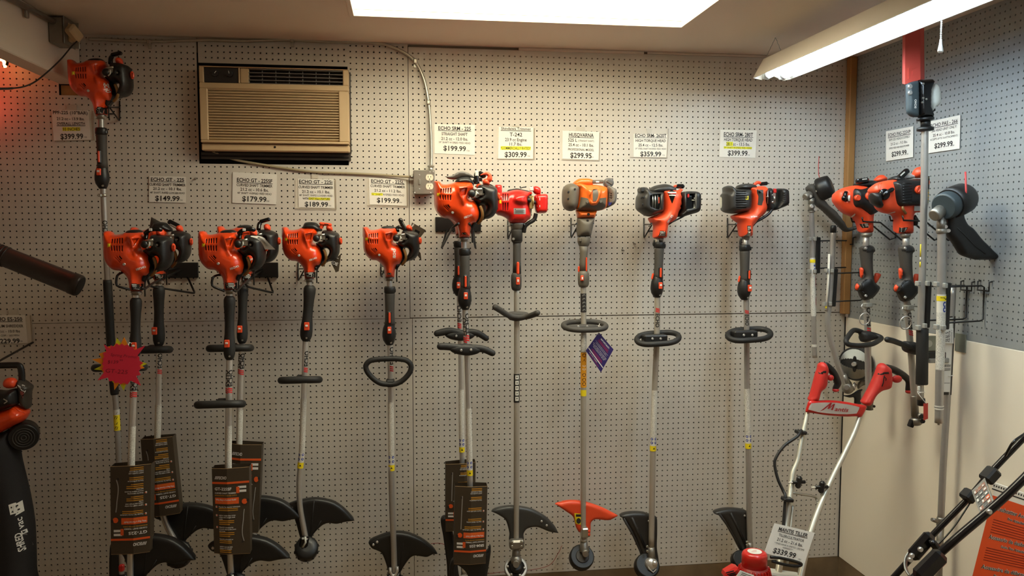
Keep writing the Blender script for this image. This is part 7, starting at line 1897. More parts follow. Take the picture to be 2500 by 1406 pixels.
        b = MB(); b.tube(bez([W(*tq(u, v), d+dd) for u, v, dd in ((745, 905, .12), (850, 930, .09), (1000, 985, .05), (1150, 1040, .03), (1300, 1075, .01), (1450, 1095, 0), (1600, 1130, -.02))], 5), 6.2*m, 12, round_ends=3); make('loop_handle', b, M_rub, t)
        s = shell([(1030, 960), (1060, 935), (1220, 950), (1290, 1000), (1270, 1160), (1150, 1150), (1040, 1100)], d+.01, .03, .03, .014, tq); put('handle_clamp', s, M_rub, t)
        tq = crop(2200, 860, 7.03)
        b = MB(); b.tube([W(*tq(u, v), d) for u, v in ((222, 740), (224, 760), (240, 1100))], [7.8*m, 8.2*m, 8.6*m], 16); b.tube([W(*tq(u, v), d) for u, v in ((250, 1120), (252, 1150), (262, 1225), (264, 1245))], [9.6*m, 12.5*m, 12.5*m, 9*m], 18); b.cyl(W(*tq(300, 1085), d+.01), W(*tq(360, 1095), d+.03), .011, seg=12); cp = make('coupler', b, M_cast, t)
        for u, v in ((345, 1105), (365, 1182)):
            b = MB(); b.cyl(W(*tq(u, v), d+.028), W(*tq(u+8, v), d+.040), .009, seg=10); make('bolt', b, M_dark, cp)
        b = MB(); b.box(W(*tq(175, 1220), d), (.02, .02, .03), rot=Euler((0, .35, 0)).to_matrix(), ch=.003); make('release_tab', b, M_dark, cp)
multi_head(0); multi_head(1)

def pole_saw():
    d = d3; m = mpp(2250, d)
    t = thing('pole_saw_attachment', 'pole saw attachment pointing up with a red bar cover and black head', 'attachment', W(2247, 990, d), 'shaft attachments on the right wall')
    tr, T = frame_of(2180, 160, 7.81, 2245, d); Q = lambda u, v, dd=0: W(*tr(u, v), d+dd)
    ax = [(2258, 300), (2256, 480), (2253, 620), (2250, 720), (2247, 830), (2247, 975)]
    pole(t, ax, 7.6, M_alu, d)
    for y0, y1, mm_ in ((596, 626, M_yellow), (628, 636, M_label), (639, 652, M_yellow)):
        b = MB(); c0, c1 = axis_at(ax, y0, d), axis_at(ax, y1, d); b.tube([c0+np.array([-7.2*m, -.004, 0]), c1+np.array([-7.2*m, -.004, 0])], .0022, 6); make('label_strip', b, mm_, t)
    b = MB(); c0, c1 = W(2252, 801, d+.004), W(2252, 939, d+.004); c0, c1 = W(2252, 802, d+.006), W(2250.5, 938, d+.006); b.tube([c0, c0*.99+c1*.01, c1*.99+c0*.01, c1], [12.4*m, 12.9*m, 12.9*m, 12.4*m], 18); make('foam_grip', b, M_rub, t)
    b = MB(); b.tube([W(2249, 972, d), W(2249, 976, d), W(2249, 989, d), W(2249, 990, d)], [8*m, 8.8*m, 8.8*m, 7*m], 16); make('end_plug', b, M_black, t)
    b = MB(); b.box(W(2243, 948, d+.016), (.008, .006, .016), ch=.001); make('tiny_label', b, M_label, t)
    # head
    M_slate = mat('slate_plastic', (58, 68, 72), .45, var=.05)
    hd = shell([(262, 360, 1), (300, 330), (460, 288), (480, 330), (482, 960), (455, 985), (360, 975), (290, 920), (266, 860)], d+T(60), T(70), T(90), T(50), tr); h_ = put('drive_cover', hd, M_slate, t)
    for v in (400, 520):
        b = MB(); screw_on(b, hd, 324, v, T(38), tr, hgt=T(20)); make('guide_nut', b, M_chrome, h_)
    b = MB(); f = onshell(hd, tr, 425, 740, math.pi/2); letters(b, f, 'ECHO', T(10), 0, T(38), .03, T(150)); make('logo_lettering', b, M_wprint, h_)
    md = shell([(455, 300), (560, 278), (740, 268), (752, 340), (700, 470), (690, 780), (730, 880), (740, 1000), (560, 1000), (470, 960)], d, T(120), T(150), T(60), tr); put('gear_housing', md, M_gloss, t)
    for (u, v) in ((500, 370), (490, 720), (580, 620), (640, 640)):
        b = MB(); screw_on(b, md, u, v, T(18), tr, hgt=T(10)); make('screw', b, M_steel, t)
    rs = shell([(690, 480), (740, 380), (790, 350), (850, 400), (885, 520), (888, 640), (870, 740), (790, 800), (770, 850), (730, 860), (725, 790), (690, 740)], d-T(30), T(110), T(130), T(80), tr); put('oil_reservoir', rs, M_milk, t)
    b = MB(); b.tube([Q(790, 800, 0), Q(800, 850, T(20)), Q(740, 885, T(30))], T(14), 7); make('oil_hose', b, M_black, t)
    b = MB(); b.tube([Q(615, 990), Q(615, 1000), Q(618, 1045), Q(618, 1055)], [T(110), T(142), T(142), T(100)], 20); b.tube([Q(620, 1040), Q(622, 1170)], [T(82), T(80)], 18); b.tube([Q(615, 1165), Q(615, 1190), Q(615, 1240), Q(615, 1255)], [T(90), T(138), T(138), T(84)], 20); make('neck_clamp', b, M_black, t)
    # bar cover: a box-like scabbard
    fr = [Q(238, -760, T(40)), Q(520, -850, T(40)), Q(525, 266, T(40)), Q(230, 356, T(40))]
    rt = [Q(600, -850, -T(90)), Q(602, 262, -T(90))]
    zt = [p[2] for p in fr]
    b = MB(); a, b2, c_, e = fr; back0 = np.array([0, T(150), 0])
    top = min(a[2], b2[2], 2.575); a = np.array([a[0], a[1], top]); b2 = np.array([b2[0], b2[1], top]); r0 = np.array([rt[0][0], rt[0][1], top]); r1 = rt[1]
    l0, l1 = a+np.array([T(60), T(170), 0]), e+np.array([T(60), T(170), T(40)])
    b.add([a, b2, c_, e, r0, r1, l0, l1], [(0, 1, 2, 3), (1, 4, 5, 2), (4, 6, 7, 5), (6, 0, 3, 7), (0, 6, 4, 1), (3, 2, 5, 7)])
    sc = make('bar_scabbard', b, mat('scabbard_red', (222, 84, 70), .45, var=.04), t)
    S = Sheet(a, b2, c_, e); b = MB()
    for (u0, u1, va, vb) in ((.20, .26, .07, .26), (.26, .80, .235, .25)):
        q = [S.at(u0, va, .0025), S.at(u1, va+.01, .0025), S.at(u1, vb+.01, .0025), S.at(u0, vb, .0025)]
        b.hexa(q, [p-S.n*.003 for p in q])
    q = [S.at(.44, .11, .003), S.at(.54, .112, .003), S.at(.54, .20, .003), S.at(.44, .195, .003)]; b.hexa(q, [p-S.n*.004 for p in q])
    make('scabbard_rib', b, MATS['scabbard_red'], sc)
    clips(t, [(2241, 692), (2263, 692), (2241, 800), (2256, 795)], d+.014)
    # red paper tag on a loop of string
    tq = crop(2200, 860, 7.03)
    g, s = flat_tag('hang_tag', 'plain red tag on white string below the foam grip of the pole saw', [tq(385, 880), tq(462, 870), tq(462, 1140), tq(385, 1168)], d+.03, mat('red_card', (196, 60, 48), .55, var=.03))
    b = MB(); b.tube(wline([(410, 680, 0), (350, 692, .02), (285, 670, .018), (300, 715, .022), (340, 770, .028), (430, 880, .03)], d, tq), .0014, 6); b.tube(wline([(285, 710, .018), (340, 690, .024), (415, 685, .01)], d, tq), .0014, 6); make('string', b, M_wprint, g)
pole_saw()

def shield_attachment():
    d = d4; m = mpp(2300, d); tr, T = frame_of(2240, 440, 6.39, 2310, d); Q = lambda u, v, dd=0: W(*tr(u, v), d+dd)
    t = thing('trimmer_attachment', 'upside down trimmer attachment with a large black shield at the right', 'attachment', W(2291, 1036, d), 'shaft attachments on the right wall')
    ax = [(2299, 560), (2299, 640), (2298.5, 720), (2296, 850), (2294, 920), (2292, 1032)]; r = 9.0*m
    pole(t, ax, 9.0, M_alu, d)
    sleeve_at(t, 'shaft_label', ax, 760, 902, r+.0008, M_fine, d); sleeve_at(t, 'pictogram_band', ax, 718, 762, r+.001, M_label, d); sleeve_at(t, 'caution_band', ax, 722, 734, r+.0016, M_yellow, d)
    for y in (742, 755):
        for rr, mm_ in ((.40, M_bluep), (.2, M_wprint)):
            c = axis_at(ax, y, d); b = MB(); o_ = .0018 if rr > .3 else .0026; b.add([c+np.array([math.sin(.15+rr*math.cos(a))*(r+o_), -math.cos(.15+rr*math.cos(a))*(r+o_), .0098*rr/.4*math.sin(a)]) for a in np.linspace(0, 6.283, 13)[:-1]], [tuple(range(12))]); make('pictogram', b, mm_, t)
    c = axis_at(ax, 728, d); b = MB(); b.tube([c+np.array([math.sin(a)*(r+.0018), -math.cos(a)*(r+.0018), z]) for a, z in ((-.8, .003), (.0, .003), (.4, -.004), (.8, .001))], .0014, 5); make('caution_mark', b, M_ink, t)
    b = MB()
    for y0 in (841, 860):
        cc = [axis_at(ax, y, d) for y in np.linspace(y0, y0+7, 3)]
        for i in range(2): b.add([c+np.array([math.sin(a)*(r+.0014), -math.cos(a)*(r+.0014), 0]) for c in cc[i:i+2] for a in (.75, 1.0)], [(0, 1, 3, 2)])
    make('red_print', b, MATS['label_red'], t)
    sleeve_at(t, 'depth_band', ax, 989, 999, r+.001, M_label, d); sleeve_at(t, 'black_ring', ax, 993, 994.5, r+.0016, M_ink, d)
    b = MB(); b.cyl(W(2291.5, 1032, d), W(2291.5, 1037, d), .004, seg=8); make('drive_end', b, M_cast, t)
    b = MB(); b.tube([Q(372, 560), Q(374, 650), Q(376, 655), Q(376, 760)], [T(62), T(62), T(66), T(66)], 18); b.tube([Q(376, 757), Q(376, 765), Q(378, 815), Q(378, 830)], [T(66), T(74), T(74), T(66)], 18); a, c = Q(250, 555, T(60)), Q(400, 450, 0); b.tube([a, a*.94+c*.06, c], [T(70), T(86), T(96)], 20); gb = make('gearbox', b, M_cast, t)
    for u, v in ((410, 497), (450, 520), (500, 520), (435, 725), (480, 787)):
        b = MB(); b.cyl(Q(u, v, T(30)), Q(u+6, v, T(70)), T(26), seg=12); make('bolt', b, M_chrome, gb)
    g = shell([(400, 480), (460, 400), (560, 380), (700, 400), (705, 560), (760, 680), (840, 740), (980, 910), (1090, 1020), (1180, 1110), (1250, 1158), (1370, 1130), (1382, 1150), (1290, 1195), (1230, 1232), (1120, 1240), (1000, 1242), (880, 1236), (690, 1172), (640, 1110), (560, 980), (470, 850), (450, 600)], d-T(20), T(90), T(110), T(70), tr); gs = put('debris_shield', g, M_black, t)
    b = MB(); b.tube([g.hit(u, v, tr) for u, v in ((620, 740), (760, 880), (900, 1030), (1060, 1150))], T(9), 6); make('shield_rib', b, M_black, gs)
    ca, cb = Vector(Q(440, 400, T(60))), Vector(Q(640, 310, -T(60))); axv = (cb-ca).normalized()
    b = MB(); b.tube([ca-axv*T(60), ca-axv*T(30), ca+axv*T(80), ca+axv*T(110)], [T(168), T(192), T(196), T(186)], 28); make('spool_cup', b, mat('slate_plastic', (58, 68, 72), .45), t)
    b = MB(); b.tube([ca+axv*T(90), cb-axv*T(60), cb+axv*T(100), cb+axv*T(160), cb+axv*T(190)], [T(214), T(228), T(222), T(200), T(120)], 28); sp = make('line_spool', b, M_black, t)
    b = MB(); c = Q(752, 320, T(150)); b.tube([c+np.array([0, T(10), 0]), c, c+np.array([0, -T(12), 0])], [T(34), T(34), T(26)], 14); make('eyelet', b, M_chrome, sp)
    b = MB(); b.tube([Q(755, 312, T(160)), Q(758, 150, T(150)), Q(752, 0, T(130)), Q(748, -130, T(100))], T(13), 8); make('trimmer_line', b, mat('red_plastic_line', (206, 70, 70), .4), sp)
    clips(t, [(2286, 694), (2306, 697), (2286, 798), (2302, 800)], d+.016)
shield_attachment()

# extension pole with its manual, hand written card
def extension_pole():
    d = .84; m = mpp(2310, d)
    t = thing('extension_pole', 'long bare extension pole standing against the white wall with a manual taped on', 'pole', W(2291, 1400, d), 'shaft attachments on the right wall')
    ax = [(2326, 700), (2318, 860), (2311, 1000), (2303, 1130), (2297, 1268)]
    pole(t, ax, 7.4, M_alu, d)
    b = MB(); b.tube([W(2297, 1262, d), W(2297, 1266, d), W(2296, 1282, d), W(2296, 1290, d)], [7.6*m, 9*m, 9*m, 7.6*m], 16); b.cyl(W(2287, 1272, d+.01), W(2275, 1268, d+.012), .009, .007, 12); b.tube([W(2296, 1288, d), W(2294, 1340, d), W(2292, 1400, d), W(2290, 1500, d)], 7.6*m, 16); b.box(W(2290, 1330, d+.012), (.02, .02, .03), ch=.003); make('coupler', b, M_cast, t)
    P = [W(x, y, d+.02) for x, y in ((2307, 778), (2327, 776), (2319, 957), (2303, 957))]
    s = Sheet(*P); b = MB(); s.slab(b, .006); mn = make('manual', b, M_paper, t)
    b = MB(); f = s.fn(); letters(b, f, 'ECHO', .68*s.w, .36*s.h, .028*s.h, .03, .50*s.w, shear=.2)
    for i in range(3): s.rect(b, .08+i*.10, .345, .14+i*.10, .375)
    for v in (.318, .305, .293, .12): s.rect(b, .06, v, .92, v+.005)
    make('manual_print', b, M_ink, mn)
    P = [W(x, y, d+.012) for x, y in ((2320, 772), (2333, 772), (2323, 964), (2303, 964))]
    s2 = Sheet(*P); b = MB(); s2.slab(b, .005); make('backing_strip', b, M_brownp, t)
    b = MB(); b.tube([W(2315, 918, d+.024), W(2324, 917, d+.022), W(2328, 916, d)], .0016, 6); make('cable_tie', b, M_wprint, t)
    tq = crop(2060, 700, 7.03)
    g, s = flat_tag('price_tag', 'small rounded white card with handwriting for a 3 foot extension', [tq(1728, 742), tq(1882, 712), tq(1884, 975), tq(1722, 962)], d+.03, M_paper, 'price tag')
    b = MB()
    def vt(cx_, cy_): return lambda x, y: s.at(cx_+y/s.w, cy_-x/s.h, .0014)
    letters(b, vt(.80, .50), "3' Extension", 0, 0, .022*s.h/.2*.55, .0, s.h*.86); letters(b, vt(.27, .45), '$ 79 95', 0, 0, .015, .0, s.h*.72)
    for k in range(9): s.rect(b, .46+.05*(k % 2), .10+k*.09, .56+.03*(k % 3), .14+k*.09, .0012)
    make('handwriting', b, M_ink, g)
extension_pole()
# folded brown carton behind the ribbed power head
tq = crop(2240, 440, 6.39)
P = [W(x, y, .60) for x, y in ((2262, 430), (2309, 430), (2301, 492), (2258, 497))]
s = Sheet(*P); t = thing('display_carton', 'olive picture carton tucked behind the pole saw shaft on the right wall', 'carton', s.at(.5, 0, 0))
b = MB(); s.slab(b, .03); make('carton_sleeve', b, mat('olive_carton', (120, 116, 84), .6, var=.05), t)
b = MB(); s.rect(b, .90, .02, 1.0, 1.0); s.rect(b, .0, .97, 1., 1.0); make('dark_edge', b, M_brown, t)
b = MB(); s.rect(b, .10, .52, .36, .92); s.rect(b, .52, .52, .86, .92); make('picture_field', b, M_ink, t)
b = MB(); s.rect(b, .56, .54, .82, .68, .0016); s.rect(b, .14, .70, .30, .84, .0016); make('picture_orange', b, M_oprint, t)
b = MB()
for k in range(5): s.rect(b, .12+.42*(k % 2), .14+k*.06, .40+.42*(k % 2), .165+k*.06)
make('print_lines', b, M_yprint, t)
# steel bracket with a hole, screwed to the white board
q = crop(2060, 700, 7.03); d = .85
a0, a1 = W(2263, 818, d), W(2290, 884, d)
t = thing('wall_bracket', 'grey steel bracket with a round hole on the white wall behind the foam grip', 'bracket', (0, -d, a1[2]))
b = MB(); b.box(((a0[0]+a1[0])/2-.01, -d+.005, (W(2270, 820, d)[2]+W(2270, 857, d)[2])/2), (.075, .006, W(2270, 820, d)[2]-W(2270, 857, d)[2]), ch=.002); b.box((-.004, -d+.02, W(2270, 840, d)[2]), (.006, .06, .07), ch=.001); make('bracket_plate', b, mat('grey_steel_plate', (146, 150, 138), .4, .6), t)
c = W(2268, 839, d); b = MB(); b.cyl((c[0], -d-.001, c[2]), (c[0], -d+.0005, c[2]), .0135, seg=18); make('round_hole', b, M_milk, t)
b = MB(); c0 = W(2265, 868, d+.01); b.box(c0+np.array([.03, 0, 0]), (.085, .014, .026), ch=.003); make('bracket_arm', b, M_black, t)
b = MB(); c0 = W(2272, 880, d+.01); b.box(c0+np.array([.03, 0, 0]), (.085, .02, .018), ch=.003); make('bracket_foot', b, M_clip, t)
# wire holders of the two power heads
def head_holder(label, px, py, d, wl):
    c = W(px, py, d); t = thing('wire_hook', label, 'hook', (0, -d, c[2]), 'wire hooks under the power heads')
    for s_ in (1, -1):
        b = MB(); y = -d+s_*.042
        b.tube([(-.004, y, c[2]+.05), (-.004, y, c[2]-.07), (-.03, y, c[2]-.078), (-.13, y, c[2]-.004), (c[0]-.035, y, c[2]), (c[0]-.04, y, c[2]+.018)], .0036, 8); make('wire', b, M_wire, t)
    b = MB(); b.tube([(-.004, -d-.042, c[2]), (-.004, -d+.042, c[2])], .0036, 8); make('cross_wire', b, M_wire, t)
head_holder('black wire hook carrying the power head with the smooth cover', 2112, 541, .43, 0)
head_holder('black wire hook carrying the power head with the ribbed cover', 2210, 538, .73, 0)
# ---------------------------------------------------------------- tiller, mower handle, poster, blowers
def tiller():
    d = .60; m = mpp(2000, d)
    t = thing('tiller', 'small red tiller with silver handlebars and red grips standing by the corner', 'tiller', W(1930, 1500, .9))
    M_sil = mat('silver_handlebar', (196, 192, 176), .34, .45, var=.05)
    L = [(1973, 1000, .56), (1960, 1060, .60), (1948, 1120, .64), (1936, 1152, .66), (1932, 1180, .68), (1926, 1230, .72), (1917, 1290, .76), (1903, 1380, .84), (1896, 1430, .88)]
    R = [(2104, 1000, .56), (2088, 1050, .60), (2060, 1110, .64), (2036, 1158, .67), (2018, 1198, .70), (1998, 1245, .74), (1976, 1310, .79), (1958, 1390, .85), (1950, 1430, .88)]
    for pp in (L, R):
        b = MB(); b.tube(path(pp, d, 6), np.linspace(5.4, 7.4, (len(pp)-1)*6+1)*m, 14); make('handlebar', b, M_sil, t)
    b = MB(); b.tube(path([(1936, 1235, .73), (1930, 1290, .77), (1922, 1380, .84)], d, 5), 2.6*m, 8); make('control_rod', b, M_steel, t)
    b = MB(); b.tube(path([(1934, 1203, .70), (1960, 1207, .70), (1988, 1212, .70), (1994, 1220, .70), (1997, 1230, .72)], d, 5), 2.6*m, 8); make('cross_brace', b, M_steel, t)
    for x, y, dd in ((1950, 1177, .70), (2006, 1189, .71)):
        c = W(x, y, dd); b = MB(); b.box(c, (.022, .022, .05), rot=Euler((0, .16, 0)).to_matrix(), ch=.007); b.cyl(c-np.array([.026, 0, 0]), c+np.array([.026, 0, 0]), .007, seg=10); k = make('clamp_knob', b, M_black, t)
        b = MB(); b.cyl(c-np.array([.045, 0, 0]), c+np.array([.035, 0, 0]), .003, seg=7); make('clamp_bolt', b, M_chrome, k)
    b = MB(); b.tube(path([(1957, 1050, .62), (1946, 1066, .64), (1915, 1088, .65), (1894, 1118, .66), (1892, 1140, .67), (1900, 1172, .69), (1913, 1200, .71), (1917, 1216, .73), (1912, 1290, .77), (1908, 1350, .82)], d, 6), 3.4*m, 9); make('throttle_cable', b, M_black, t)
    for x, y, dd in ((1955, 1055, .61), (1922, 1219, .735)):
        b = MB(); b.box(W(x, y, dd), (.04, .036, .014), rot=Euler((0, .1, 0)).to_matrix(), ch=.003); make('cable_clamp', b, M_black, t)
    cr = crop(1940, 860, 7.81); M_rg = mat('red_soft_grip', (206, 48, 40), .5, var=.05)
    for pts, hand, tg_, band, nm in ((([(268, 915), (300, 820), (370, 560), (415, 390), (440, 330), (465, 225), (520, 188), (575, 200), (620, 270), (632, 340), (618, 420), (605, 600), (560, 690), (490, 750), (425, 925)]), [(600, 250), (670, 310), (745, 400), (800, 520), (820, 600), (775, 690)], (685, 485, 60, 55), [(430, 360), (600, 352), (600, 392), (425, 398)], 0),
                             (([(1280, 965), (1320, 870), (1420, 690), (1520, 470), (1560, 370), (1600, 260), (1640, 215), (1690, 206), (1770, 260), (1822, 310), (1830, 360), (1842, 520), (1805, 680), (1650, 735), (1540, 820), (1415, 1015)]), [(1760, 290), (1860, 320), (1980, 380), (2100, 460), (2180, 560), (2165, 720)], (1950, 510, 100, 70), [(1560, 385), (1790, 375), (1800, 410), (1550, 415)], 1)):
        g = shell(pts, .56, .030, .034, .026, cr); go = put('handle_grip', g, M_rg, t)
        b = MB(); drape(b, g, band, cr, .0012, .01); make('grip_band', b, M_black, go)
        if nm: 
            b = MB(); P = [g.hit(u, v, cr, .0006) for u, v in ((1712, 440), (1700, 500), (1690, 580), (1665, 650))]; b.tube(P, .0022, 5); b.tube([g.hit(u, v, cr, .0006) for u, v in ((1712, 470), (1745, 500), (1735, 540))], .0018, 5); make('grip_emblem', b, M_dark, go)
        b = MB(); b.tube(wline([(u, v, .0) for u, v in hand], .54, cr), np.interp(np.linspace(0, 1, 26), [0, .3, .8, 1], [60, 66, 62, 50])*mpp(2000, .54)/7.81, 12, round_ends=3); h_ = make('hand_lever', b, M_black, t)
        b = MB(); e = W(*cr(*hand[-1]), .54); b.ball(e+np.array([0, -.004, -.006]), .0115, 12, 7, (1.3, 1, .7)); make('lever_tip', b, M_rg, h_)
        b = MB(); c = W(*cr(tg_[0], tg_[1]), .57); q = mpp(2000, .57)/7.81; b.ball(c, 1., 14, 8, (tg_[2]*q, .012, tg_[3]*q)); make('safety_lever', b, M_rg, h_)
    # name board between the handles
    o = shell([(282, 930), (420, 922), (600, 914), (800, 922), (1000, 948), (1200, 985), (1340, 1012), (1372, 1040), (1330, 1130), (1262, 1250, 1), (1180, 1222), (1000, 1225), (800, 1216), (600, 1198), (400, 1168), (208, 1140, 1), (235, 1040)], .58, .010, .016, .010, cr); bo = put('name_board', o, M_red, t)
    b = MB(); drape(b, o, [(320, 972), (450, 960), (600, 955), (800, 962), (1000, 990), (1150, 1020), (1236, 1046), (1222, 1090), (1180, 1166), (1000, 1180), (800, 1176), (640, 1164), (450, 1140), (258, 1090), (280, 1020)], cr, .001, .012); fp = make('board_face', b, mat('pale_grey_face', (206, 196, 184), .5), bo)
    b = MB(); f = onshell(o, cr, 770, 1066, -.10, .0024); q = mpp(2040, .58)/7.81
    letters(b, f, 'antis', 125*q, -8*q, 78*q, .016, 270*q, shear=.25)
    def st(L): return [f(x*q, y*q) for x, y in L]
    for L in ([(-290, -78), (-215, -40), (-75, 92), (-105, 95), (-230, -25)], [(-105, 95), (-75, 92), (-120, -18), (-150, -18)], [(-135, -10), (-120, -18), (-20, 78), (-40, 80)], [(-42, 80), (-14, 80), (-45, -36), (-78, -36)]):
        b.add(st(L), [tuple(range(len(L)))])
    make('name_lettering', b, mat('red_print_deep', (176, 30, 30), .5, var=0), bo, recalc=False)
    # engine top
    e = .92; me_ = mpp(1845, e)
    C = W(1842, 1362, e)
    b = MB(); b.tube([C+np.array([0, 0, z]) for z in (-.035, .012, .020, .024)], [.046, .046, .043, .036], 28); cp = make('starter_cap', b, M_red, t)
    b = MB(); n = 20; b.add([C+np.array([.026*math.cos(a), .026*math.sin(a), .0252]) for a in np.linspace(0, 6.283, n+1)[:-1]], [tuple(range(n))]); make('cap_sticker', b, M_label, cp)
    b = MB()
    for i in range(3): b.box(C+np.array([-.006+.006*i, -.006+.008*i, .0256]), (.022-.005*i, .0014, .0003))
    make('sticker_print', b, M_redprint, cp)['kind'] = 'stuff'
    b = MB(); b.tube([C+np.array([0, 0, z]) for z in (-.115, -.075, -.06, -.03)], [.062, .060, .052, .048], 28); sh_ = make('fan_housing', b, mat('dark_red_casing', (150, 28, 22), .4), t)
    for i in range(26):
        a = 2*math.pi*i/26; b = MB(); b.box(C+np.array([.055*math.cos(a), .055*math.sin(a), -.062]), (.016, .004, .052), rot=(Euler((0, 0, a)).to_matrix() @ Euler((0, -.22, 0)).to_matrix()), ch=.001); make('cooling_fin', b, M_red, sh_)
    b = MB(); b.tube([C+np.array([-.01, .01, z]) for z in (-.26, -.17, -.12, -.092, -.085)], [.12, .118, .105, .082, .062], 28); make('engine_shroud', b, M_red, t)
    b = MB(); b.box(W(1786, 1400, e), (.06, .05, .05), rot=Euler((0, -.5, 0)).to_matrix(), ch=.01); sg = make('side_cover', b, M_red, t)
    for k in range(3):
        b = MB(); b.box(W(1782+k*3, 1396+k*4, e+.028), (.03, .004, .003), rot=Euler((0, -.2, 0)).to_matrix()); make('vent_slot', b, M_dark, sg)
    s = Sheet(W(1808, 1392, e+.09), W(1841, 1404, e+.09), W(1838, 1425, e+.10), W(1794, 1412, e+.10)); b = MB(); s.slab(b, .002); rp = make('rating_label', b, M_label, t)
    b = MB()
    for k in range(4): s.rect(b, .16, .76-k*.18, .84-.1*(k % 2), .82-k*.18)
    make('label_print', b, M_ink, rp)
    b = MB(); b.tube(path([(1881, 1360, .90), (1905, 1362, .90), (1940, 1370, .90), (1957, 1377, .90), (1945, 1382, .90), (1915, 1378, .90), (1885, 1370, .90)], e, 5), 3.2*m, 9); make('carry_handle', b, M_black, t)
    b = MB(); b.box(W(1905, 1412, .86), (.16, .06, .05), rot=Euler((0, .2, 0)).to_matrix(), ch=.006); make('air_filter_plate', b, M_milk, t)
    # gear case, tines on the floor (below the picture)
    c = W(1900, 1560, .90); c = np.array([C[0]+.02, -.90, .15])
    b = MB(); b.box(c+np.array([0, 0, .05]), (.05, .08, .22), ch=.01); b.tube([W(1896, 1425, .88), c+np.array([0, 0, .15]), W(1950, 1425, .88)], .012, 10); make('gear_case', b, M_cast, t)
    for s_ in (-.07, .07):
        b = MB(); k = 8; vs = []
        for i in range(16):
            r_ = .15 if i % 2 else .10; a = 2*math.pi*i/16; vs.append((r_*math.cos(a), r_*math.sin(a)))
        b.add([c+np.array([s_-.004, u, w_]) for u, w_ in vs]+[c+np.array([s_+.004, u, w_]) for u, w_ in vs], [tuple(range(16)), tuple(range(16, 32))[::-1]]+[(i, (i+1) % 16, 16+(i+1) % 16, 16+i) for i in range(16)]); make('tine_disc', b, M_steel, t)
tiller()
sign('price_sign', 'tilted white price card leaning on the tiller handlebars, $339.99', [(1891, 1277, .86), (1989, 1300.5, .86), (1964, 1376, .90), (1866, 1349.5, .90)],
     [('MANTIS TILLER', .865, .12, .72, UL), ('TILLER/CULTIVATOR', .675, .085, .63), ('21.2 cc - 21.6 lbs.', .53, .10, .64), ('*TINES HAVE A LIMITED LIFETIME', .40, .055, .74, {'bold': .0, 'cx': .52}), ('WARRANTY*', .315, .055, .26, {'bold': .0}), ('$339.99', .165, .17, .56, {'bold': .02, 'cx': .46}), tx(.09, .85)], plane=('free', lambda p: W(p[0], p[1], p[2])))

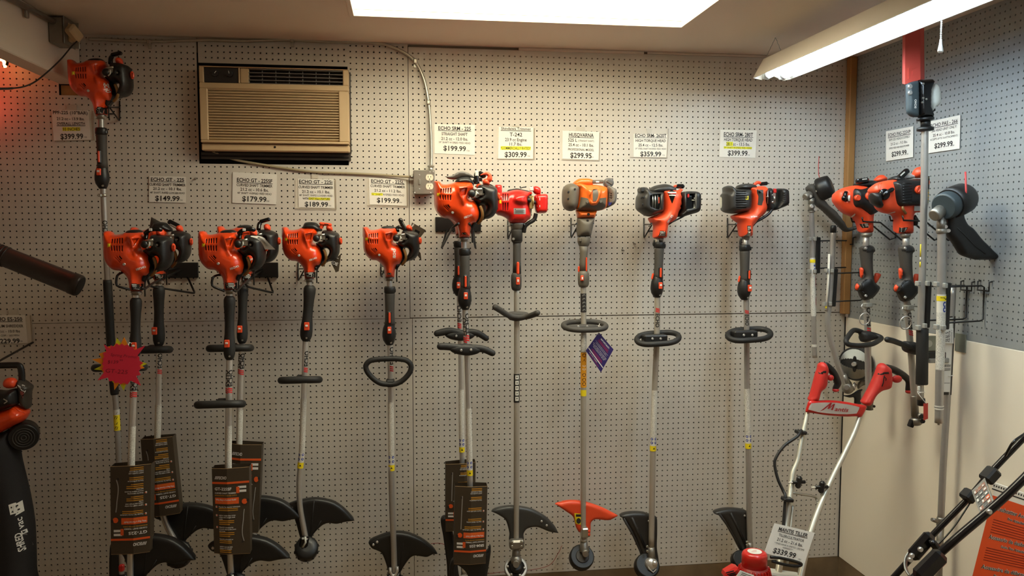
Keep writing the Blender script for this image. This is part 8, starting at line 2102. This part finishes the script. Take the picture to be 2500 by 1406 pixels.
def mower():
    t = thing('mower_handle', 'folded black mower handlebar with a pictured warning panel leaning in from the right', 'mower', W(2230, 1420, 1.2))
    M_bk = mat('black_enamel', (22, 20, 22), .25, var=.05); d0, d1_ = 1.34, 1.46; m = mpp(2350, 1.4)
    U = [(2560, 1002, 1.40), (2500, 1068, 1.38), (2420, 1152, 1.36), (2372, 1208, 1.34), (2300, 1282, 1.32), (2240, 1345, 1.30), (2183, 1408, 1.28), (2100, 1500, 1.25)]
    Lw = [(2560, 1105, 1.50), (2500, 1168, 1.50), (2432, 1232, 1.48), (2340, 1310, 1.46), (2290, 1355, 1.44), (2235, 1408, 1.42), (2140, 1500, 1.40)]
    for nm, pp, r in (('upper_tube', U, 7.2), ('lower_tube', Lw, 9.4)):
        b = MB(); b.tube(path(pp, 1.4, 5), r*m, 14); make(nm, b, M_bk, t)
    b = MB(); b.tube(path([(2500, 1060, 1.40), (2475, 1078, 1.41), (2462, 1098, 1.40), (2455, 1112, 1.385)], 1.4, 5), 3*m, 8); make('control_cable', b, M_bk, t)
    b = MB(); b.tube(path([(2372, 1222, 1.36), (2330, 1285, 1.37), (2290, 1330, 1.37), (2230, 1390, 1.36)], 1.4, 6), 2*m, 7); b.tube(path([(2278, 1340, 1.37), (2262, 1365, 1.38), (2256, 1380, 1.38)], 1.4, 5), 1.6*m, 6); make('brake_cable', b, M_bk, t)
    for (x, y, dd, an, w) in ((2417, 1160, 1.365, .80, .05), (2365, 1210, 1.35, .80, .036)):
        b = MB(); b.box(W(x, y, dd), (w, .044, .036), rot=Euler((0, -an, 0)).to_matrix(), ch=.006); make('handle_clamp', b, M_black, t)
    s = Sheet(W(2372, 1198, 1.39), W(2404, 1166, 1.39), W(2427, 1226, 1.47), W(2393, 1257, 1.47)); b = MB(); s.slab(b, .012); pn = make('warning_panel', b, M_bk, t)
    cols = [(mat('panel_skin', (150, 96, 70), .5), .10), (M_oprint, .45), (M_label, .25)]
    rr = random.Random(3); bs = [MB(), MB(), MB(), MB()]
    for i in range(3):
        for j in range(5):
            u0, v0 = .10+i*.28, .10+j*.165; s.rect(bs[rr.choice((0, 0, 1, 3))], u0, v0, u0+.24, v0+.13)
            s.rect(bs[2], u0+.05*rr.random(), v0+.03, u0+.10+.1*rr.random(), v0+.10*rr.random()+.02, .0014)
    for b, mm_, nm in zip(bs, (cols[0][0], M_oprint, M_label, mat('panel_grey', (84, 80, 74), .5)), ('picture_field', 'picture_orange', 'picture_white', 'picture_grey')): make(nm, b, mm_, pn)
    s_ = shell([(2270, 1325), (2282, 1318), (2296, 1336), (2300, 1352), (2286, 1350)], 1.38, .012, .02, .01); put('cross_bracket', s_, M_bk, t)
    b = MB(); b.tube(path([(2268, 1308, 1.33), (2230, 1340, 1.31), (2212, 1365, 1.32), (2212, 1390, 1.35), (2222, 1408, 1.38)], 1.34, 5), 6.5*m, 10, flat=.5); make('curved_bracket', b, M_cast, t)
    b = MB(); b.box(W(2250, 1333, 1.345), (.10, .03, .05), rot=Euler((0, -.82, 0)).to_matrix(), ch=.012); b.box(W(2270, 1382, 1.455), (.11, .04, .055), rot=Euler((0, -.76, 0)).to_matrix(), ch=.012); cb = make('joint_cover', b, M_bk, t)
    for x, y, dd in ((2247, 1341, 1.37), (2226, 1356, 1.36), (2222, 1366, 1.36), (2415, 1249, 1.50)):
        b = MB(); screw(b, W(x, y, dd), .008, .006); make('bolt', b, M_chrome, cb)
    c = W(2100, 1500, 1.25)
    b = MB(); z = c[2]; b.tube([c, (c[0]-.10, c[1]+.02, max(.05, z-.2)), (c[0]-.16, c[1]+.02, .02)], 8*m, 10); q = W(2140, 1500, 1.40); b.tube([q, (q[0]-.10, q[1], max(.05, q[2]-.2)), (q[0]-.16, q[1], .02)], 8*m, 10); make('lower_frame', b, M_bk, t)
mower()

# orange instruction card hanging on the white wall
P0, P1, P2, P3 = V(2427, 1196, -.02), V(2620, 1262, -.02), V(2568, 1500, -.02), V(2358, 1470, -.02)
s = Sheet(P0, P1, P2, P3); t = thing('instruction_card', 'large orange instruction card in three languages on the white wall, lower right', 'card', s.at(.5, 0, 0))
b = MB(); s.slab(b, .004); make('card', b, M_paper, t)
b = MB(); s.rect(b, .0, .0, 1., .955, .0004); make('orange_field', b, mat('card_orange', (226, 82, 34), .5, var=.02), t)
b = MB(); f = s.fn(); wb = MB(); rb = MB()
for v, a, c_ in ((.865, 'Brushcutter Accessory', 'Pro Attachment Series'), (.615, 'Accesorio de desbrozadora', 'Serie Pro Attachment'), (.345, 'Accessoire de débroussailleuse', 'Pro Attachment Series')):
    for k, L, hh, cx_, w in ((0, a, .036, .52, .034), (-.062, c_, .024, .62, .024)):
        wd = .026*len(L)*(1. if hh > .03 else .72)
        letters(wb, lambda x, y: s.at(x/s.w, y/s.h, .0012), L, .09*s.w+(.18*s.w if hh < .03 else 0), (v+k)*s.h, hh*s.h, .05, wd*s.w*1.0, 'l')
        letters(b, lambda x, y: s.at(x/s.w, y/s.h, .0018), L, .09*s.w+(.18*s.w if hh < .03 else 0), (v+k)*s.h, hh*s.h, .008, wd*s.w*1.0, 'l')
    for i in range(6): s.rect(rb, .09, v-.105-i*.022, .86-.1*(i % 3), v-.098-i*.022, .0010)
make('heading_outline', wb, M_wprint, t, recalc=False); make('heading_lettering', b, M_ink, t, recalc=False); make('fine_lines', rb, mat('dark_orange_print', (140, 40, 20), .6, var=0), t, recalc=False)
b = MB(); q = Sheet(s.at(-.03, 1.055, 0), s.at(1, 1.055, 0), s.at(1, 1.0, 0), s.at(-.03, 1.0, 0)); q.slab(b, .010); hd = make('hanging_strip', b, M_paper, t)
b = MB(); q.rect(b, 0, 0, 1, .18)
for i in range(30): q.rect(b, .01+i*.033, .5, .026+i*.033, .78)
make('strip_perforation', b, M_ink, hd)

def blower_tube():
    d = .30; m = mpp(100, d)
    t = thing('blower', 'dark blower tube slanting in from the left edge, round end nearest the poles', 'blower', W(60, 660, d))
    a, c = W(-120, 575, d), W(196, 699, d)
    L = lambda q: a+(c-a)*q
    b = MB(); b.tube([L(q) for q in (0, .4, .93, .935, .985, 1.0, .99)], [24*m, 25.5*m, 27.5*m, 29*m, 29*m, 26.5*m, 24*m], 24); tb = make('blower_tube', b, mat('brown_black_plastic', (48, 38, 34), .42, var=.1), t)
    for k in range(5):
        b = MB(); q = .30+k*.028; b.tube([L(q), L(q+.010)], [27.5*m, 27.5*m], 22); make('tube_rib', b, MATS['brown_black_plastic'], tb)
    b = MB(); b.tube([L(.955), L(1.002)], [27*m, 25*m], 22); make('tube_mouth', b, M_dark, tb)
    b = MB(); P = L(.06); b.tube([(P[0]-.12, .004, P[2]+.02), (P[0], -d+.05, P[2]-.045), (P[0], -d-.05, P[2]-.045), (P[0], -d-.05, P[2]-.01)], .0045, 8); tag(make('wire_hook', b, M_wire, loc=(P[0]-.12, 0, P[2])), 'black wire hook under the slanting blower tube at the left edge', 'hook', 'black wire tool hooks')
blower_tube()

def shredder():
    d = .42; cr = crop(0, 860, 5.02); tr = cr; m = mpp(40, d)/5.02; T = lambda q: q*m; Q = lambda u, v, dd=0: W(*tr(u, v), d+dd)
    t = thing('shredder_vacuum', 'orange and black shredder vacuum hanging at the lower left edge', 'leaf vacuum', W(10, 1500, d))
    b = MB(); b.tube(bez([Q(-300, 160), Q(-60, 162), Q(150, 158), Q(235, 165), Q(262, 230), Q(268, 330), Q(262, 430)], 5), T(42), 10, flat=.8); make('carry_handle', b, M_black, t)
    e = shell([(-200, 470), (60, 470), (170, 445), (225, 455), (245, 540), (240, 620), (190, 650), (0, 715), (-200, 730)], d+T(60), T(200), T(200), T(90), tr); eo = put('engine_cover', e, M_black, t)
    for u, v, an in ((155, 545, .6), (160, 575, -.6)):
        b = MB(); c = e.hit(u, v, tr); b.box(c, (T(50), T(8), T(12)), rot=Euler((0, an, 0)).to_matrix()); make('cover_emblem', b, M_steel, eo)
    s = shell([(225, 350), (262, 330), (330, 370), (388, 425), (370, 500), (368, 600), (350, 690), (250, 600), (236, 480)], d, T(130), T(160), T(70), tr); so = put('side_panel', s, M_brownp, t)
    b = MB()
    for x in (265, 310): 
        for (p0, p1) in (((x, 380), (x+6, 470)), ((x, 380), (x+28, 395)), ((x+28, 395), (x+34, 480)), ((x+6, 470), (x+34, 480))): b.tube([s.hit(*p0, tr, .0004), s.hit(*p1, tr, .0004)], T(4), 5)
    make('panel_lettering', b, M_wprint, so)
    b = MB(); drape(b, s, [(245, 475), (330, 490), (325, 550), (255, 520)], tr, .001); make('panel_red', b, mat('muted_red', (120, 52, 44), .5), so)
    c = shell([(45, 375), (70, 325), (130, 308), (190, 325), (215, 375), (195, 425), (130, 440), (65, 425)], d+T(60), T(90), T(60), T(60), tr); put('fuel_cap', c, M_orange2, t)
    o = shell([(-200, 740), (0, 712), (120, 680), (215, 640), (320, 700), (345, 750), (300, 830), (190, 890), (0, 985), (-200, 1040)], d+T(20), T(220), T(220), T(110), tr); oo = put('fan_housing', o, M_orange, t)
    b = MB(); b.tube([o.hit(u, v, tr) for u, v in ((215, 650), (280, 690), (335, 730))], T(12), 6); make('housing_trim', b, M_orange2, oo)
    C = Vector(Q(290, 1035)); axv = Vector((.35, -.90, -.1)).normalized()
    b = MB(); b.tube([C-axv*.05, C+axv*.0, C+axv*.012], [T(185), T(185), T(170)], 30); g = make('intake_grille', b, M_black, t)
    q1 = axv.orthogonal().normalized(); q2 = axv.cross(q1)
    for k, r_ in enumerate((30, 62, 94, 126)):
        b = MB(); b.tube([C+axv*.013+(q1*math.cos(a)+q2*math.sin(a))*T(r_) for a in np.linspace(0, 6.283, 29)[:-1]], T(7), 6, closed=True); make('grille_ring', b, M_grip, g)
    bag = shell([(-300, 960), (0, 985), (120, 930), (180, 920), (190, 1040), (215, 1180), (240, 1350), (290, 1560), (345, 1800), (400, 2150), (420, 2700), (420, 3050), (-300, 3050)], d-.02, .075, .10, .07, tr, step=.012); bo = put('collection_bag', bag, mat('black_nylon', (30, 26, 24), .8, var=.15, bump=.3, bscale=250), t)
    px = lambda u, v: (u/5.283, 1140+v/5.283)
    b = MB(); drape(b, bag, [px(*p) for p in ((110, 488), (225, 445), (338, 392), (364, 528), (250, 580), (135, 618))], None, .001, .012); wl = make('warning_label', b, M_label, bo)
    b = MB(); drape(b, bag, [px(*p) for p in ((148, 588), (185, 582), (165, 556))], None, .0018, .01)
    for p in ((300, 440), (318, 490), (225, 500), (150, 520)): drape(b, bag, [px(p[0]+a, p[1]+c_) for a, c_ in ((-10, -8), (10, -12), (12, 8), (-8, 12))], None, .0018, .01)
    make('label_print', b, M_ink, wl)
    b = MB(); f = onshell(bag, lambda u, v: px(u, v), 312, 935, math.pi/2+.13, .0014); q = mpp(50, d)/5.283
    letters(b, f, 'SHRED', -5*q, 28*q, 72*q, .03, 270*q)
    f2 = onshell(bag, lambda u, v: px(u, v), 335, 665, math.pi/2+.13, .0014); letters(b, f2, 'vac', 0, 0, 62*q, .01, 165*q)
    f3 = onshell(bag, lambda u, v: px(u, v), 378, 782, math.pi/2+.13, .0014); b.add([f3(x*q, y*q) for x, y in ((-28, -24), (28, -24), (28, 24), (-28, 24))], [(0, 1, 2, 3)])
    make('bag_lettering', b, M_wprint, bo, recalc=False)
    b = MB(); f4 = onshell(bag, lambda u, v: px(u, v), 378, 782, math.pi/2+.13, .0020); letters(b, f4, 'M', 0, 0, 26*q, .02); make('badge_lettering', b, M_ink, bo, recalc=False)
    b = MB(); f = onshell(bag, lambda u, v: px(u, v), 392, 905, math.pi/2+.13, .0010); b.add([f(x*q, y*q) for x, y in ((-110, -26), (105, -22), (105, 18), (-110, 26))], [(0, 1, 2, 3)]); make('grey_patch', b, mat('grey_print', (104, 98, 94), .7), bo, recalc=False)
    b = MB(); P = Q(-210, 160); b.tube([(P[0], .004, P[2]+.03), (P[0], -d+.05, P[2]-.012), (P[0], -d-.05, P[2]-.012), (P[0], -d-.05, P[2]+.02)], .0045, 8); tag(make('wire_hook', b, M_wire, loc=(P[0], 0, P[2])), 'black wire hook through the shredder vacuum carry handle', 'hook', 'black wire tool hooks')
shredder()
